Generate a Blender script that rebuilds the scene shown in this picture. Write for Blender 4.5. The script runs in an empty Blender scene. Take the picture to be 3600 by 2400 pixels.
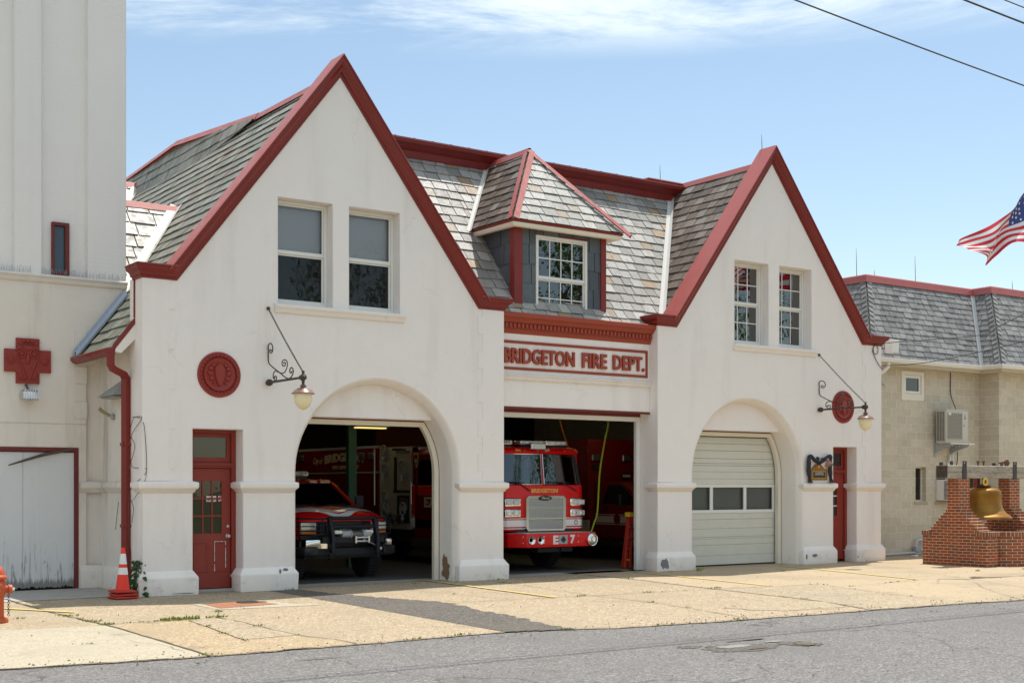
import bpy, bmesh, math, random
from math import sin, cos, pi, radians, sqrt, atan2
from mathutils import Vector, Matrix
from mathutils.geometry import tessellate_polygon
S = bpy.context.scene
C = S.collection

# ------------------------------------------------------------ camera, sky, sun, exposure
cam = bpy.data.cameras.new('camera'); cam.lens = 46.0; cam.sensor_width = 36.0
cam.shift_y = 0.1417; cam.clip_end = 2000
co = bpy.data.objects.new('camera', cam); C.objects.link(co); S.camera = co
co.location = (0, -21, 1.8); co.rotation_euler = (radians(90), 0, radians(-35))

SUN_DIR = Vector((.335, .18, 1.0)).normalized()
w = bpy.data.worlds.new('World'); S.world = w; w.use_nodes = True
nt = w.node_tree; nt.nodes.clear()
out = nt.nodes.new('ShaderNodeOutputWorld'); bg = nt.nodes.new('ShaderNodeBackground')
sky = nt.nodes.new('ShaderNodeTexSky'); sky.sky_type = 'NISHITA'; sky.sun_disc = False
sky.sun_elevation = math.asin(SUN_DIR.z); sky.sun_rotation = atan2(SUN_DIR.x, SUN_DIR.y)
sky.air_density = 1.0; sky.dust_density = .45; sky.ozone_density = 1.0
bg.inputs['Strength'].default_value = 0.115
tc = nt.nodes.new('ShaderNodeTexCoord'); sep = nt.nodes.new('ShaderNodeSeparateXYZ')
nt.links.new(tc.outputs['Generated'], sep.inputs[0])
def wmath(op, a, b=None, c=None):
    n = nt.nodes.new('ShaderNodeMath'); n.operation = op
    for i, x in enumerate((a, b, c)):
        if x is None: continue
        if isinstance(x, (int, float)): n.inputs[i].default_value = x
        else: nt.links.new(x, n.inputs[i])
    return n.outputs[0]
zz = wmath('MAXIMUM', sep.outputs[2], .03)
px = wmath('DIVIDE', sep.outputs[0], zz); py = wmath('DIVIDE', sep.outputs[1], zz)
# cirrus lie in long streaks across the view direction
a_ = radians(-35 + 9)
u_ = wmath('ADD', wmath('MULTIPLY', px, cos(a_)), wmath('MULTIPLY', py, sin(a_)))
v_ = wmath('ADD', wmath('MULTIPLY', px, -sin(a_)), wmath('MULTIPLY', py, cos(a_)))
cb = nt.nodes.new('ShaderNodeCombineXYZ')
nt.links.new(wmath('MULTIPLY', u_, .8), cb.inputs[0]); nt.links.new(wmath('MULTIPLY', v_, 1.9), cb.inputs[1])
n1 = nt.nodes.new('ShaderNodeTexNoise'); n1.inputs['Scale'].default_value = 1.0
n1.inputs['Detail'].default_value = 12; n1.inputs['Roughness'].default_value = .66; n1.inputs['Distortion'].default_value = .9
nt.links.new(cb.outputs[0], n1.inputs['Vector'])
mr = nt.nodes.new('ShaderNodeMapRange'); mr.interpolation_type = 'SMOOTHSTEP'
mr.inputs[1].default_value = .34; mr.inputs[2].default_value = .60
nt.links.new(n1.outputs[0], mr.inputs[0])
hz = nt.nodes.new('ShaderNodeMapRange'); hz.interpolation_type = 'SMOOTHSTEP'
hz.inputs[1].default_value = .306; hz.inputs[2].default_value = .338
nt.links.new(sep.outputs[2], hz.inputs[0])
fac = wmath('MULTIPLY', wmath('MULTIPLY', mr.outputs[0], hz.outputs[0]), .85)
mixc = nt.nodes.new('ShaderNodeMix'); mixc.data_type = 'RGBA'
nt.links.new(fac, mixc.inputs[0])
tintn = nt.nodes.new('ShaderNodeMix'); tintn.data_type = 'RGBA'; tintn.blend_type = 'MULTIPLY'; tintn.inputs[0].default_value = 1
nt.links.new(sky.outputs[0], tintn.inputs[6]); tintn.inputs[7].default_value = (1.02, .985, .885, 1)
nt.links.new(tintn.outputs[2], mixc.inputs[6])
mixc.inputs[7].default_value = (6.3, 6.9, 7.0, 1)
nt.links.new(mixc.outputs[2], bg.inputs['Color']); nt.links.new(bg.outputs[0], out.inputs[0])

sun = bpy.data.lights.new('sun', 'SUN'); sun.energy = 3.5; sun.angle = radians(.5); sun.color = (1.0, .945, .86)
so = bpy.data.objects.new('sun', sun); C.objects.link(so)
so.rotation_euler = (-SUN_DIR).to_track_quat('-Z', 'Y').to_euler(); so.location = (20, 10, 40)
vs = S.view_settings; vs.view_transform = 'Standard'; vs.look = 'None'; vs.gamma = 1; vs.exposure = 0.59

# ------------------------------------------------------------ materials
MATS = {}
class N:
    """tiny node helper"""
    def __init__(s, name):
        s.m = bpy.data.materials.new(name); s.m.use_nodes = True
        s.t = s.m.node_tree; s.b = s.t.nodes['Principled BSDF']; MATS[name] = s.m
        s._oc = None
    def n(s, t, **kw):
        x = s.t.nodes.new('ShaderNode' + t)
        for k, v in kw.items(): setattr(x, k, v)
        return x
    def L(s, a, b): s.t.links.new(a, b)
    def put(s, sock, v):
        if v is None: return
        if isinstance(v, (int, float)): sock.default_value = v
        elif isinstance(v, tuple):
            sock.default_value = v if len(v) == len(sock.default_value) else (*v, 1)
        else: s.L(v, sock)
    def math(s, op, a, b=None, clamp=False):
        x = s.n('Math', operation=op, use_clamp=clamp); s.put(x.inputs[0], a); s.put(x.inputs[1], b); return x.outputs[0]
    def oc(s):
        if s._oc is None: s._oc = s.n('TexCoord').outputs['Object']
        return s._oc
    def vec(s, sc=(1, 1, 1), src=None, loc=(0, 0, 0)):
        x = s.n('Mapping'); x.inputs['Scale'].default_value = sc; x.inputs['Location'].default_value = loc
        s.L(src if src is not None else s.oc(), x.inputs['Vector']); return x.outputs[0]
    def noise(s, scale, detail=3, rough=.55, sc=(1, 1, 1), src=None, dist=0, lo=None, hi=None):
        x = s.n('TexNoise'); x.inputs['Scale'].default_value = scale; x.inputs['Detail'].default_value = detail
        x.inputs['Roughness'].default_value = rough; x.inputs['Distortion'].default_value = dist
        s.L(s.vec(sc, src), x.inputs['Vector'])
        return x.outputs[0] if lo is None else s.ramp(x.outputs[0], lo, hi)
    def ramp(s, v, lo, hi, a=0., b=1.):
        x = s.n('MapRange', interpolation_type='SMOOTHSTEP'); s.put(x.inputs[0], v)
        for i, k in zip((1, 2, 3, 4), (lo, hi, a, b)): x.inputs[i].default_value = k
        return x.outputs[0]
    def mix(s, f, a, b, mode='MIX'):
        x = s.n('Mix', data_type='RGBA', blend_type=mode); s.put(x.inputs[0], f); s.put(x.inputs[6], a); s.put(x.inputs[7], b)
        return x.outputs[2]
    def cramp(s, v, stops, interp='LINEAR'):
        x = s.n('ValToRGB'); r = x.color_ramp; r.interpolation = interp
        while len(r.elements) < len(stops): r.elements.new(.5)
        for e, (p, c) in zip(r.elements, stops): e.position = p; e.color = (*c, 1)
        s.put(x.inputs[0], v); return x.outputs[0]
    def island(s): return s.n('NewGeometry').outputs['Random Per Island']
    def bump(s, h, dist=.01, st=1., nrm=None):
        x = s.n('Bump'); x.inputs['Distance'].default_value = dist; x.inputs['Strength'].default_value = st
        s.put(x.inputs['Height'], h)
        if nrm is not None: s.L(nrm, x.inputs['Normal'])
        return x.outputs[0]
    def bevel(s, r=.02):
        x = s.n('Bevel', samples=3); x.inputs['Radius'].default_value = r; return x.outputs[0]
    def wall(s):
        """(along, up) coordinates on any vertical face"""
        g = s.n('NewGeometry'); sp = s.n('SeparateXYZ'); s.L(s.oc(), sp.inputs[0])
        ns = s.n('SeparateXYZ'); s.L(g.outputs['True Normal'], ns.inputs[0])
        f = s.math('GREATER_THAN', s.math('ABSOLUTE', ns.outputs[0]), .72)
        along = s.math('ADD', s.math('MULTIPLY', f, sp.outputs[1]), s.math('MULTIPLY', s.math('SUBTRACT', 1., f), sp.outputs[0]))
        cx = s.n('CombineXYZ'); s.L(along, cx.inputs[0]); s.L(sp.outputs[2], cx.inputs[1]); return cx.outputs[0]
    def done(s, col, rough=.6, metal=0., nrm=None, spec=.5, coat=None, **kw):
        s.put(s.b.inputs['Base Color'], col); s.put(s.b.inputs['Roughness'], rough); s.put(s.b.inputs['Metallic'], metal)
        s.b.inputs['Specular IOR Level'].default_value = spec
        if nrm is not None: s.L(nrm, s.b.inputs['Normal'])
        if coat: s.b.inputs['Coat Weight'].default_value = coat; s.b.inputs['Coat Roughness'].default_value = .06
        return s.m

def plaster(name, a, b, dirt, dirtcol=(.30, .25, .19), bev=.03, low=True):
    m = N(name)
    c = m.mix(m.noise(.5, 4), a, b)
    st = m.noise(1.6, 5, .6, sc=(1.3, 1.3, .16), lo=.50, hi=.78)
    c = m.mix(m.math('MULTIPLY', st, dirt), c, dirtcol)
    sp = m.n('SeparateXYZ'); m.L(m.oc(), sp.inputs[0])
    c = m.mix(m.math('MULTIPLY', m.noise(2.2, 6, .7, lo=.55, hi=.75), dirt * .55), c, (.62, .52, .44))
    if low:   # splashed grime and bare patches near the ground
        f = m.ramp(sp.outputs[2], .02, .42, 1., 0.)
        f = m.math('MULTIPLY', f, m.noise(5, 7, .72, lo=.52, hi=.66))
        c = m.mix(m.math('MULTIPLY', f, .5), c, (.40, .36, .31))
    # hairline cracks and hand-trowelled unevenness
    w2 = m.n('TexVoronoi', feature='DISTANCE_TO_EDGE'); w2.inputs['Scale'].default_value = .55
    wv = m.n('VectorMath', operation='ADD'); m.L(m.vec((1, 1, .8)), wv.inputs[0])
    nz = m.n('TexNoise'); nz.inputs['Scale'].default_value = 1.6; nz.inputs['Detail'].default_value = 6; m.L(m.oc(), nz.inputs['Vector']); m.L(nz.outputs['Color'], wv.inputs[1]); m.L(wv.outputs[0], w2.inputs['Vector'])
    ck = m.math('MULTIPLY', m.ramp(w2.outputs[0], .0, .010, 1., 0.), m.noise(.9, 3, lo=.50, hi=.62))
    c = m.mix(m.math('MULTIPLY', ck, .16), c, (.40, .34, .28))
    c = m.mix(m.math('MULTIPLY', m.noise(1.1, 2, .4, dist=2., lo=.54, hi=.60), .10), c, (.93, .90, .87))
    h = m.math('ADD', m.noise(2.3, 4), m.math('MULTIPLY', m.noise(26, 5, .65), .22))
    return m.done(c, .82, nrm=m.bump(h, .02, .55, m.bevel(bev)), spec=.25)
PL = plaster('plaster', (.88, .82, .79), (.85, .785, .75), .15)
PLD = plaster('plaster_stained', (.82, .76, .70), (.76, .68, .60), .55)
PLQ = plaster('quoin_plaster', (.88, .82, .79), (.85, .785, .75), .06, bev=.002)
PLT = plaster('trim_plaster', (.87, .815, .775), (.84, .77, .715), .14, bev=.012)

def paint(name, c, rough=.4, var=.12, bev=.008, coat=None, dirt=None):
    m = N(name); d = tuple(x * (1 - var) for x in c); e = tuple(min(1, x * (1 + var)) for x in c)
    col = m.mix(m.noise(3, 4), d, e)
    if dirt: col = m.mix(m.math('MULTIPLY', m.noise(4, 6, .7, lo=.5, hi=.8), dirt), col, (.09, .075, .06))
    return m.done(col, m.ramp(m.noise(6, 3), .2, .8, rough * .8, min(1, rough * 1.25)), nrm=m.bump(m.noise(14, 3), .004, .3, m.bevel(bev) if bev else None), coat=coat)
RED = paint('red_trim_paint', (.205, .015, .011), .42, .22, bev=.006, dirt=.22)
COP = paint('red_coping_metal', (.38, .085, .075), .42, bev=.004)
SGN = paint('sign_red_paint', (.34, .052, .024), .55); MED = paint('terracotta_red_paint', (.28, .026, .016), .5)
DOOR = paint('door_red_paint', (.26, .028, .016), .45)
DRKRED = paint('red_brown_frame', (.15, .018, .014), .55)
WHT = paint('white_frame_paint', (.78, .76, .72), .45, .04, bev=.004)
CRM = paint('cream_frame_paint', (.78, .72, .60), .45, .04, bev=.004)
GDOOR = paint('garage_panel_paint', (.66, .64, .56), .5, .05, bev=.004, dirt=.10)
BLK = paint('black_iron', (.035, .030, .028), .45, .3, bev=.003, dirt=.1)
IRON = paint('dark_bracket_iron', (.055, .035, .028), .5, .3, bev=.003)
PLASTB = paint('black_plastic', (.018, .018, .02), .5, .2, bev=.004)
GREYM = paint('grey_metal', (.36, .38, .40), .42, .1, bev=.004)
GREEN = paint('green_post_paint', (.055, .16, .10), .5, .2, bev=.004, dirt=.2)
YEL = paint('amber_yellow', (.75, .48, .03), .5, .1, bev=0)
GOLD = paint('gold_letters', (.80, .50, .08), .4, .1, bev=0)
LETW = paint('white_letters', (.78, .75, .70), .5, .05, bev=0)
LETC = paint('cream_letters', (.62, .52, .40), .5, .05, bev=0)
def solid(name, c, rough=.5, metal=0., **kw): return N(name).done(c, rough, metal, **kw)
CHROME = solid('chrome', (.78, .78, .78), .12, 1.)
ALU = solid('brushed_aluminium', (.62, .61, .58), .34, 1.)
LENS = solid('clear_lens', (.75, .76, .78), .12, .55)
BULB = solid('lens_bowl', (.80, .79, .74), .08, .3)
ORANGE = solid('amber_lens', (.75, .20, .02), .2)
TYRE = solid('tyre_rubber', (.018, .018, .018), .8)
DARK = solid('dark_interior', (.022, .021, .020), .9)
DKBLUE = solid('bumper_black', (.011, .013, .017), .5, spec=.3)
BLIND = solid('blind_slats', (.80, .81, .86), .6)
SCREEN = solid('insect_screen', (.12, .112, .108), .7)
WFL = solid('lead_flashing', (.58, .575, .55), .55)
RIM = solid('steel_rim', (.35, .35, .36), .35, .9)
CONE = paint('cone_orange', (.85, .035, .010), .45, .1, bev=.004)
CONEW = paint('cone_white_band', (.80, .80, .78), .4, .08, bev=0)
CONEB = paint('cone_base_red', (.50, .035, .018), .6, .3, bev=.006, dirt=.4)
HYD = paint('hydrant_orange', (.52, .085, .022), .45, .35, bev=.006, dirt=.35)
BELLM = None
def carpaint(name, c):
    m = N(name); return m.done(c, .38, nrm=m.bevel(.02), spec=.35, coat=.25)
CARRED = carpaint('fire_red_paint', (.72, .004, .006))
CARDK = carpaint('shaded_red_paint', (.15, .004, .005))  # fire red darkened: the gloom inside the bays is put into the colour
CARWHT = carpaint('white_stripe', (.86, .85, .83))

def glass(name, tint=(.75, .78, .78), ior=1.55, rough=0.0, boost=1.0):
    m = bpy.data.materials.new(name); m.use_nodes = True; t = m.node_tree; t.nodes.clear(); MATS[name] = m
    o = t.nodes.new('ShaderNodeOutputMaterial'); mx = t.nodes.new('ShaderNodeMixShader')
    tr = t.nodes.new('ShaderNodeBsdfTransparent'); tr.inputs[0].default_value = (*tint, 1)
    gl = t.nodes.new('ShaderNodeBsdfGlossy'); gl.inputs['Roughness'].default_value = rough
    fr = t.nodes.new('ShaderNodeFresnel'); fr.inputs[0].default_value = ior
    no = t.nodes.new('ShaderNodeTexNoise'); no.inputs['Scale'].default_value = 2.5
    bp = t.nodes.new('ShaderNodeBump'); bp.inputs['Distance'].default_value = .004; bp.inputs['Strength'].default_value = .35
    t.links.new(no.outputs[0], bp.inputs['Height']); t.links.new(bp.outputs[0], gl.inputs['Normal'])
    mm = t.nodes.new('ShaderNodeMath'); mm.operation = 'MULTIPLY'; mm.inputs[1].default_value = boost; mm.use_clamp = True
    t.links.new(fr.outputs[0], mm.inputs[0]); t.links.new(mm.outputs[0], mx.inputs[0])
    t.links.new(tr.outputs[0], mx.inputs[1]); t.links.new(gl.outputs[0], mx.inputs[2]); t.links.new(mx.outputs[0], o.inputs[0])
    return m
GLASS = glass('window_glass', (.95, .96, .97), 1.5, 0, 1.0)
GLASSC = glass('coated_glass', (.30, .31, .31), 1.6, 0, 3.2)
GLASSD = glass('dark_glass', (.22, .23, .24), 1.6, 0, 1.8)
WSHIELDP = glass('pickup_windshield_glass', (.25, .27, .27), 1.5, .02, 1.0)
WSHIELD = glass('windshield_glass', (.30, .32, .33), 1.6, 0, 3.0)

def slate(name, stops, streak=(.16, .12, .09), k=.55, rough=.5):
    m = N(name); c = m.cramp(m.island(), stops)
    c = m.mix(m.math('MULTIPLY', m.noise(3.2, 6, .7, sc=(1.6, 1.6, .45), lo=.50, hi=.72), k), c, streak)
    c = m.mix(m.math('MULTIPLY', m.noise(13, 5, .7, lo=.52, hi=.7), .35), c, tuple(x * .55 for x in stops[1][1]))
    return m.done(c, m.ramp(m.noise(8, 3), .3, .7, rough * .75, rough * 1.2), nrm=m.bump(m.noise(22, 6, .7, sc=(1, 1, .4)), .012, .6), spec=.45)
SL_F = slate('slate_front', [(0, (.22, .215, .20)), (.35, (.29, .285, .265)), (.6, (.36, .355, .335)), (.88, (.44, .43, .40)), (.95, (.28, .22, .15)), (1, (.36, .25, .15))], (.16, .125, .095), .6, .5)
SL_B = slate('slate_brown', [(0, (.070, .050, .038)), (.4, (.115, .085, .066)), (.75, (.16, .122, .10)), (1, (.23, .205, .18))], (.05, .036, .028), .6, .6)
SL_G = slate('slate_green', [(0, (.15, .16, .13)), (.4, (.21, .22, .18)), (.72, (.26, .265, .225)), (.86, (.19, .15, .115)), (1, (.29, .30, .275))], (.15, .115, .085), .6)
SL_D = slate('slate_cladding', [(0, (.060, .072, .088)), (.5, (.088, .104, .122)), (1, (.12, .137, .15))], (.07, .075, .085), .4)
SL_A = slate('asphalt_shingle', [(0, (.17, .17, .172)), (.5, (.23, .23, .23)), (1, (.29, .29, .285))], (.075, .072, .068), .75, .8)

def tower_brick():
    m = N('painted_brick'); br = m.n('TexBrick'); m.L(m.wall(), br.inputs['Vector'])
    for k, v in (('Scale', 1.), ('Brick Width', .215), ('Row Height', .075), ('Mortar Size', .006)): br.inputs[k].default_value = v
    br.inputs['Mortar Smooth'].default_value = .6
    c = m.mix(m.noise(.45, 4), (.86, .825, .805), (.83, .79, .765))
    c = m.mix(m.math('MULTIPLY', m.noise(1.3, 5, .6, sc=(1.3, 1.3, .1), lo=.5, hi=.8), .28), c, (.50, .46, .42))
    h = m.math('SUBTRACT', m.math('MULTIPLY', m.noise(18, 4), .5), m.math('MULTIPLY', br.outputs['Fac'], m.noise(2.2, 3, lo=.3, hi=.6)))
    return m.done(c, .75, nrm=m.bump(h, .007, .42, m.bevel(.015)), spec=.3)
TBR = tower_brick()
def cmu():
    m = N('concrete_block'); br = m.n('TexBrick'); m.L(m.wall(), br.inputs['Vector'])
    for k, v in (('Scale', 1.), ('Brick Width', .406), ('Row Height', .203), ('Mortar Size', .010)): br.inputs[k].default_value = v
    br.inputs['Mortar Smooth'].default_value = .2
    br.inputs['Color1'].default_value = (.55, .485, .385, 1); br.inputs['Color2'].default_value = (.64, .57, .46, 1); br.inputs['Mortar'].default_value = (.80, .71, .56, 1)
    c = m.mix(m.math('MULTIPLY', m.noise(9, 6, .7, lo=.45, hi=.75), .3), br.outputs['Color'], (.33, .28, .21))
    c = m.mix(m.math('MULTIPLY', m.noise(.7, 5, .6, lo=.52, hi=.75), .35), c, (.34, .29, .22))
    h = m.math('SUBTRACT', m.math('MULTIPLY', m.noise(7, 6, .7), .8), br.outputs['Fac'])
    return m.done(c, .9, nrm=m.bump(h, .02, .8), spec=.15)
CMU = cmu()
def redbrick():
    m = N('red_brick'); br = m.n('TexBrick'); m.L(m.wall(), br.inputs['Vector'])
    for k, v in (('Scale', 1.), ('Brick Width', .205), ('Row Height', .0677), ('Mortar Size', .0055), ('Bias', -.1)): br.inputs[k].default_value = v
    br.inputs['Mortar Smooth'].default_value = .1
    br.inputs['Color1'].default_value = (.37, .082, .030, 1); br.inputs['Color2'].default_value = (.19, .066, .040, 1); br.inputs['Mortar'].default_value = (.66, .54, .37, 1)
    c = m.mix(m.math('MULTIPLY', m.noise(30, 4, .7, lo=.5, hi=.8), .4), br.outputs['Color'], (.12, .035, .022))
    return m.done(c, .8, nrm=m.bump(m.math('SUBTRACT', m.math('MULTIPLY', m.noise(30, 5), .3), br.outputs['Fac']), .008, .9), spec=.3)
RBR = redbrick()
def ground_mat(name, cols, big, bigcol, sc=26, stain=.35, bumpd=.012, crackk=0.):
    m = N(name)
    v = m.n('TexVoronoi'); v.inputs['Scale'].default_value = sc; m.L(m.oc(), v.inputs['Vector'])
    sp = m.n('SeparateColor'); m.L(v.outputs['Color'], sp.inputs[0])
    c = m.cramp(sp.outputs[0], cols)
    v2 = m.n('TexVoronoi'); v2.inputs['Scale'].default_value = sc * 2.7; m.L(m.oc(), v2.inputs['Vector'])
    s2 = m.n('SeparateColor'); m.L(v2.outputs['Color'], s2.inputs[0])
    c = m.mix(.45, c, m.cramp(s2.outputs[1], cols))
    c = m.mix(m.math('MULTIPLY', m.noise(big, 6, .62, lo=.45, hi=.72), stain), c, bigcol)
    c = m.mix(m.math('MULTIPLY', m.noise(big * 4.3, 6, .7, lo=.55, hi=.7), stain * .6), c, tuple(x * .8 for x in bigcol))
    v3 = m.n('TexVoronoi'); v3.inputs['Scale'].default_value = .9
    ov = m.n('VectorMath', operation='ADD'); m.L(m.oc(), ov.inputs[0]); on = m.n('TexNoise'); on.inputs['Scale'].default_value = 5; on.inputs['Detail'].default_value = 4; m.L(m.oc(), on.inputs['Vector'])
    osc = m.n('VectorMath', operation='SCALE'); osc.inputs['Scale'].default_value = .25; m.L(on.outputs['Color'], osc.inputs[0]); m.L(osc.outputs[0], ov.inputs[1]); m.L(ov.outputs[0], v3.inputs['Vector'])
    c = m.mix(m.math('MULTIPLY', m.ramp(v3.outputs['Distance'], .05, .16, 1., 0.), .30), c, (.10, .085, .07))
    if crackk:
        w2 = m.n('TexVoronoi', feature='DISTANCE_TO_EDGE'); w2.inputs['Scale'].default_value = .22
        wv = m.n('VectorMath', operation='ADD'); m.L(m.oc(), wv.inputs[0])
        nz = m.n('TexNoise'); nz.inputs['Scale'].default_value = 1.1; nz.inputs['Detail'].default_value = 5
        m.L(m.oc(), nz.inputs['Vector']); m.L(nz.outputs['Color'], wv.inputs[1]); m.L(wv.outputs[0], w2.inputs['Vector'])
        c = m.mix(m.math('MULTIPLY', m.ramp(w2.outputs[0], .0, .006, 1., 0.), crackk), c, (.05, .045, .04))
    return m.done(c, .88, nrm=m.bump(m.math('ADD', sp.outputs[1], m.noise(90, 3)), bumpd, .5), spec=.25)
AGG = ground_mat('aggregate_concrete', [(0, (.16, .115, .072)), (.3, (.325, .245, .15)), (.6, (.43, .335, .22)), (.85, (.53, .44, .32)), (1, (.65, .58, .47))], .55, (.34, .275, .19), 40, .75, crackk=.0)
LIGHTC = ground_mat('pale_concrete', [(0, (.31, .265, .19)), (.5, (.45, .39, .29)), (1, (.57, .51, .40))], .6, (.38, .33, .245), 45, .7)
SMOOTHC = ground_mat('smooth_concrete', [(0, (.36, .275, .175)), (.5, (.43, .34, .225)), (1, (.50, .40, .28))], .45, (.33, .265, .185), 30, .8, .006)
ASPH = ground_mat('asphalt', [(0, (.06, .056, .054)), (.35, (.15, .142, .138)), (.7, (.22, .21, .205)), (.93, (.32, .305, .29)), (1, (.46, .44, .41))], .35, (.155, .147, .142), 48, .55, .02, .55)
ASPH2 = ground_mat('asphalt_patch', [(0, (.045, .040, .036)), (.4, (.095, .086, .078)), (.8, (.16, .145, .128)), (1, (.34, .31, .27))], .9, (.15, .13, .105), 40, .6, .02)
AGG2 = ground_mat('worn_aggregate', [(0, (.17, .125, .08)), (.3, (.32, .245, .155)), (.6, (.42, .335, .225)), (.85, (.52, .44, .325)), (1, (.64, .57, .46))], .7, (.33, .275, .20), 40, .8)
AGG3 = ground_mat('warm_aggregate', [(0, (.17, .115, .065)), (.3, (.345, .25, .14)), (.6, (.45, .34, .21)), (.85, (.54, .435, .30)), (1, (.64, .55, .43))], .7, (.36, .28, .18), 40, .8)
REDC = ground_mat('rusty_concrete', [(0, (.30, .12, .06)), (.5, (.36, .155, .085)), (1, (.42, .20, .12))], 1.2, (.30, .15, .09), 30, .5)
FLOORC = ground_mat('garage_floor', [(0, (.10, .095, .088)), (1, (.16, .15, .14))], .6, (.07, .065, .06), 20, .6)
SILLC = ground_mat('sill_concrete', [(0, (.36, .345, .32)), (1, (.46, .44, .41))], .8, (.33, .31, .28), 25, .5)
GRND = ground_mat('far_ground', [(0, (.10, .12, .05)), (1, (.17, .18, .08))], .2, (.20, .17, .11), 3, .5)
CRACK = solid('joint_dirt', (.12, .095, .065), .95)
YLINE = N('yellow_road_paint')
_m = YLINE; _f = _m.noise(9, 6, .7, lo=.38, hi=.62)
YLINE = _m.done(_m.mix(_f, (.50, .41, .26), (.72, .52, .06)), .8)
def foliage(name, a, b):
    m = N(name); c = m.mix(m.island(), a, b)
    m.b.inputs['Transmission Weight'].default_value = 0
    m.t.nodes.remove(m.b) if False else None
    return m.done(c, .5, spec=.35)
GRASS = foliage('weed_green', (.13, .20, .015), (.26, .33, .04))
LEAF = foliage('ivy_leaf', (.018, .055, .012), (.04, .10, .02))
TLEAF = foliage('tree_leaf', (.06, .13, .015), (.15, .25, .03))
BARK = paint('bark', (.10, .075, .055), .9, .3, bev=0)
VINE = solid('dry_vine', (.10, .065, .045), .8)
def wood(name, a, b, sc=(3, 26, 26), rough=.8):
    m = N(name); n = m.noise(1.0, 8, .65, sc=sc, dist=1.2)
    c = m.mix(m.ramp(n, .36, .64), a, b); c = m.mix(m.math('MULTIPLY', m.noise(2.5, 5, .7, lo=.55, hi=.72), .5), c, tuple(x * .45 for x in a))
    return m.done(c, rough, nrm=m.bump(n, .02, .7), spec=.25)
BEAM = wood('weathered_timber', (.30, .255, .20), (.46, .41, .34))
PLQW = wood('plaque_wood', (.24, .10, .022), (.34, .16, .04), (20, 20, 3), .4)
def bronze():
    m = N('bell_bronze'); c = m.mix(m.noise(2.2, 5, .6, lo=.35, hi=.7), (.27, .125, .016), (.38, .19, .030))
    c = m.mix(m.math('MULTIPLY', m.noise(5, 6, .7, sc=(1, 1, .4), lo=.55, hi=.75), .5), c, (.20, .10, .03))
    return m.done(c, .50, .55, nrm=m.bump(m.noise(30, 4), .003, .3))
BELLM = bronze()
def plankwhite():
    m = N('peeling_white_planks'); sp = m.n('SeparateXYZ'); m.L(m.oc(), sp.inputs[0])
    gr = m.noise(2.0, 8, .7, sc=(9, 9, .8), dist=1.0)
    base = m.mix(m.noise(1.3, 4), (.74, .74, .745), (.66, .66, .665))
    low = m.math('ADD', m.ramp(sp.outputs[2], .0, .24, .30, .0), m.ramp(sp.outputs[2], .15, 1.7, .27, .02))
    thr = m.math('ADD', m.math('MULTIPLY', gr, .95), low)
    pe = m.ramp(thr, .72, .90)
    pe = m.math('MAXIMUM', pe, m.math('MULTIPLY', m.noise(5, 7, .75, sc=(2.2, 2.2, .9), lo=.64, hi=.69), m.ramp(sp.outputs[2], .5, 2.0, .9, .1)))
    c = m.mix(m.math('MULTIPLY', pe, .8), base, (.14, .12, .10))
    c = m.mix(m.math('MULTIPLY', m.noise(1.2, 6, .7, sc=(8, 8, .5), lo=.55, hi=.8), .3), c, (.42, .40, .37))
    return m.done(c, .75, nrm=m.bump(m.math('SUBTRACT', gr, pe), .006, .6), spec=.3)
PLANK = plankwhite()
def diamond():
    m = N('tread_plate'); w_ = m.wall(); ck = m.n('TexChecker'); ck.inputs['Scale'].default_value = 36
    mp = m.n('Mapping'); mp.inputs['Rotation'].default_value = (0, 0, radians(45)); m.L(w_, mp.inputs[0]); m.L(mp.outputs[0], ck.inputs[0])
    return m.done(m.mix(ck.outputs[1], (.46, .43, .38), (.72, .68, .60)), .45, .35, nrm=m.bump(ck.outputs[1], .004, .8))
TREAD = diamond()
def mesh_grille():
    m = N('grille_mesh'); v = m.n('TexVoronoi', feature='F1'); v.inputs['Scale'].default_value = 42; v.inputs['Randomness'].default_value = .1
    m.L(m.oc(), v.inputs[0]); return m.done(m.mix(m.ramp(v.outputs[0], .25, .5), (.05, .05, .055), (.60, .61, .63)), .35, .6)
GMESH = mesh_grille()
def globe_mat():
    m = N('cream_globe_glass'); m.b.inputs['Subsurface Weight'].default_value = .5; m.b.inputs['Subsurface Radius'].default_value = (.1, .08, .05)
    return m.done((.84, .74, .50), .35, spec=.5)
GLOBE = globe_mat()
def emit(name, c, s):
    m = N(name); m.b.inputs['Emission Color'].default_value = (*c, 1); m.b.inputs['Emission Strength'].default_value = s
    return m.done(c, .5)
LAMPON = emit('lit_tube', (1., .80, .42), 3.6); LAMPY = emit('dim_yellow_tube', (1., .78, .20), .75)
FL_R = solid('flag_red', (.62, .012, .03), .7); FL_W = solid('flag_white', (.80, .79, .77), .7); FL_B = solid('flag_blue', (.035, .05, .22), .7)
DRAPE = solid('black_drape', (.022, .022, .028), .75)
PALELINE = solid('pale_lime', (.42, .62, .04), .5)

JOINT = solid('dark_underlay', (.03, .028, .026), .9)
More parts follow.
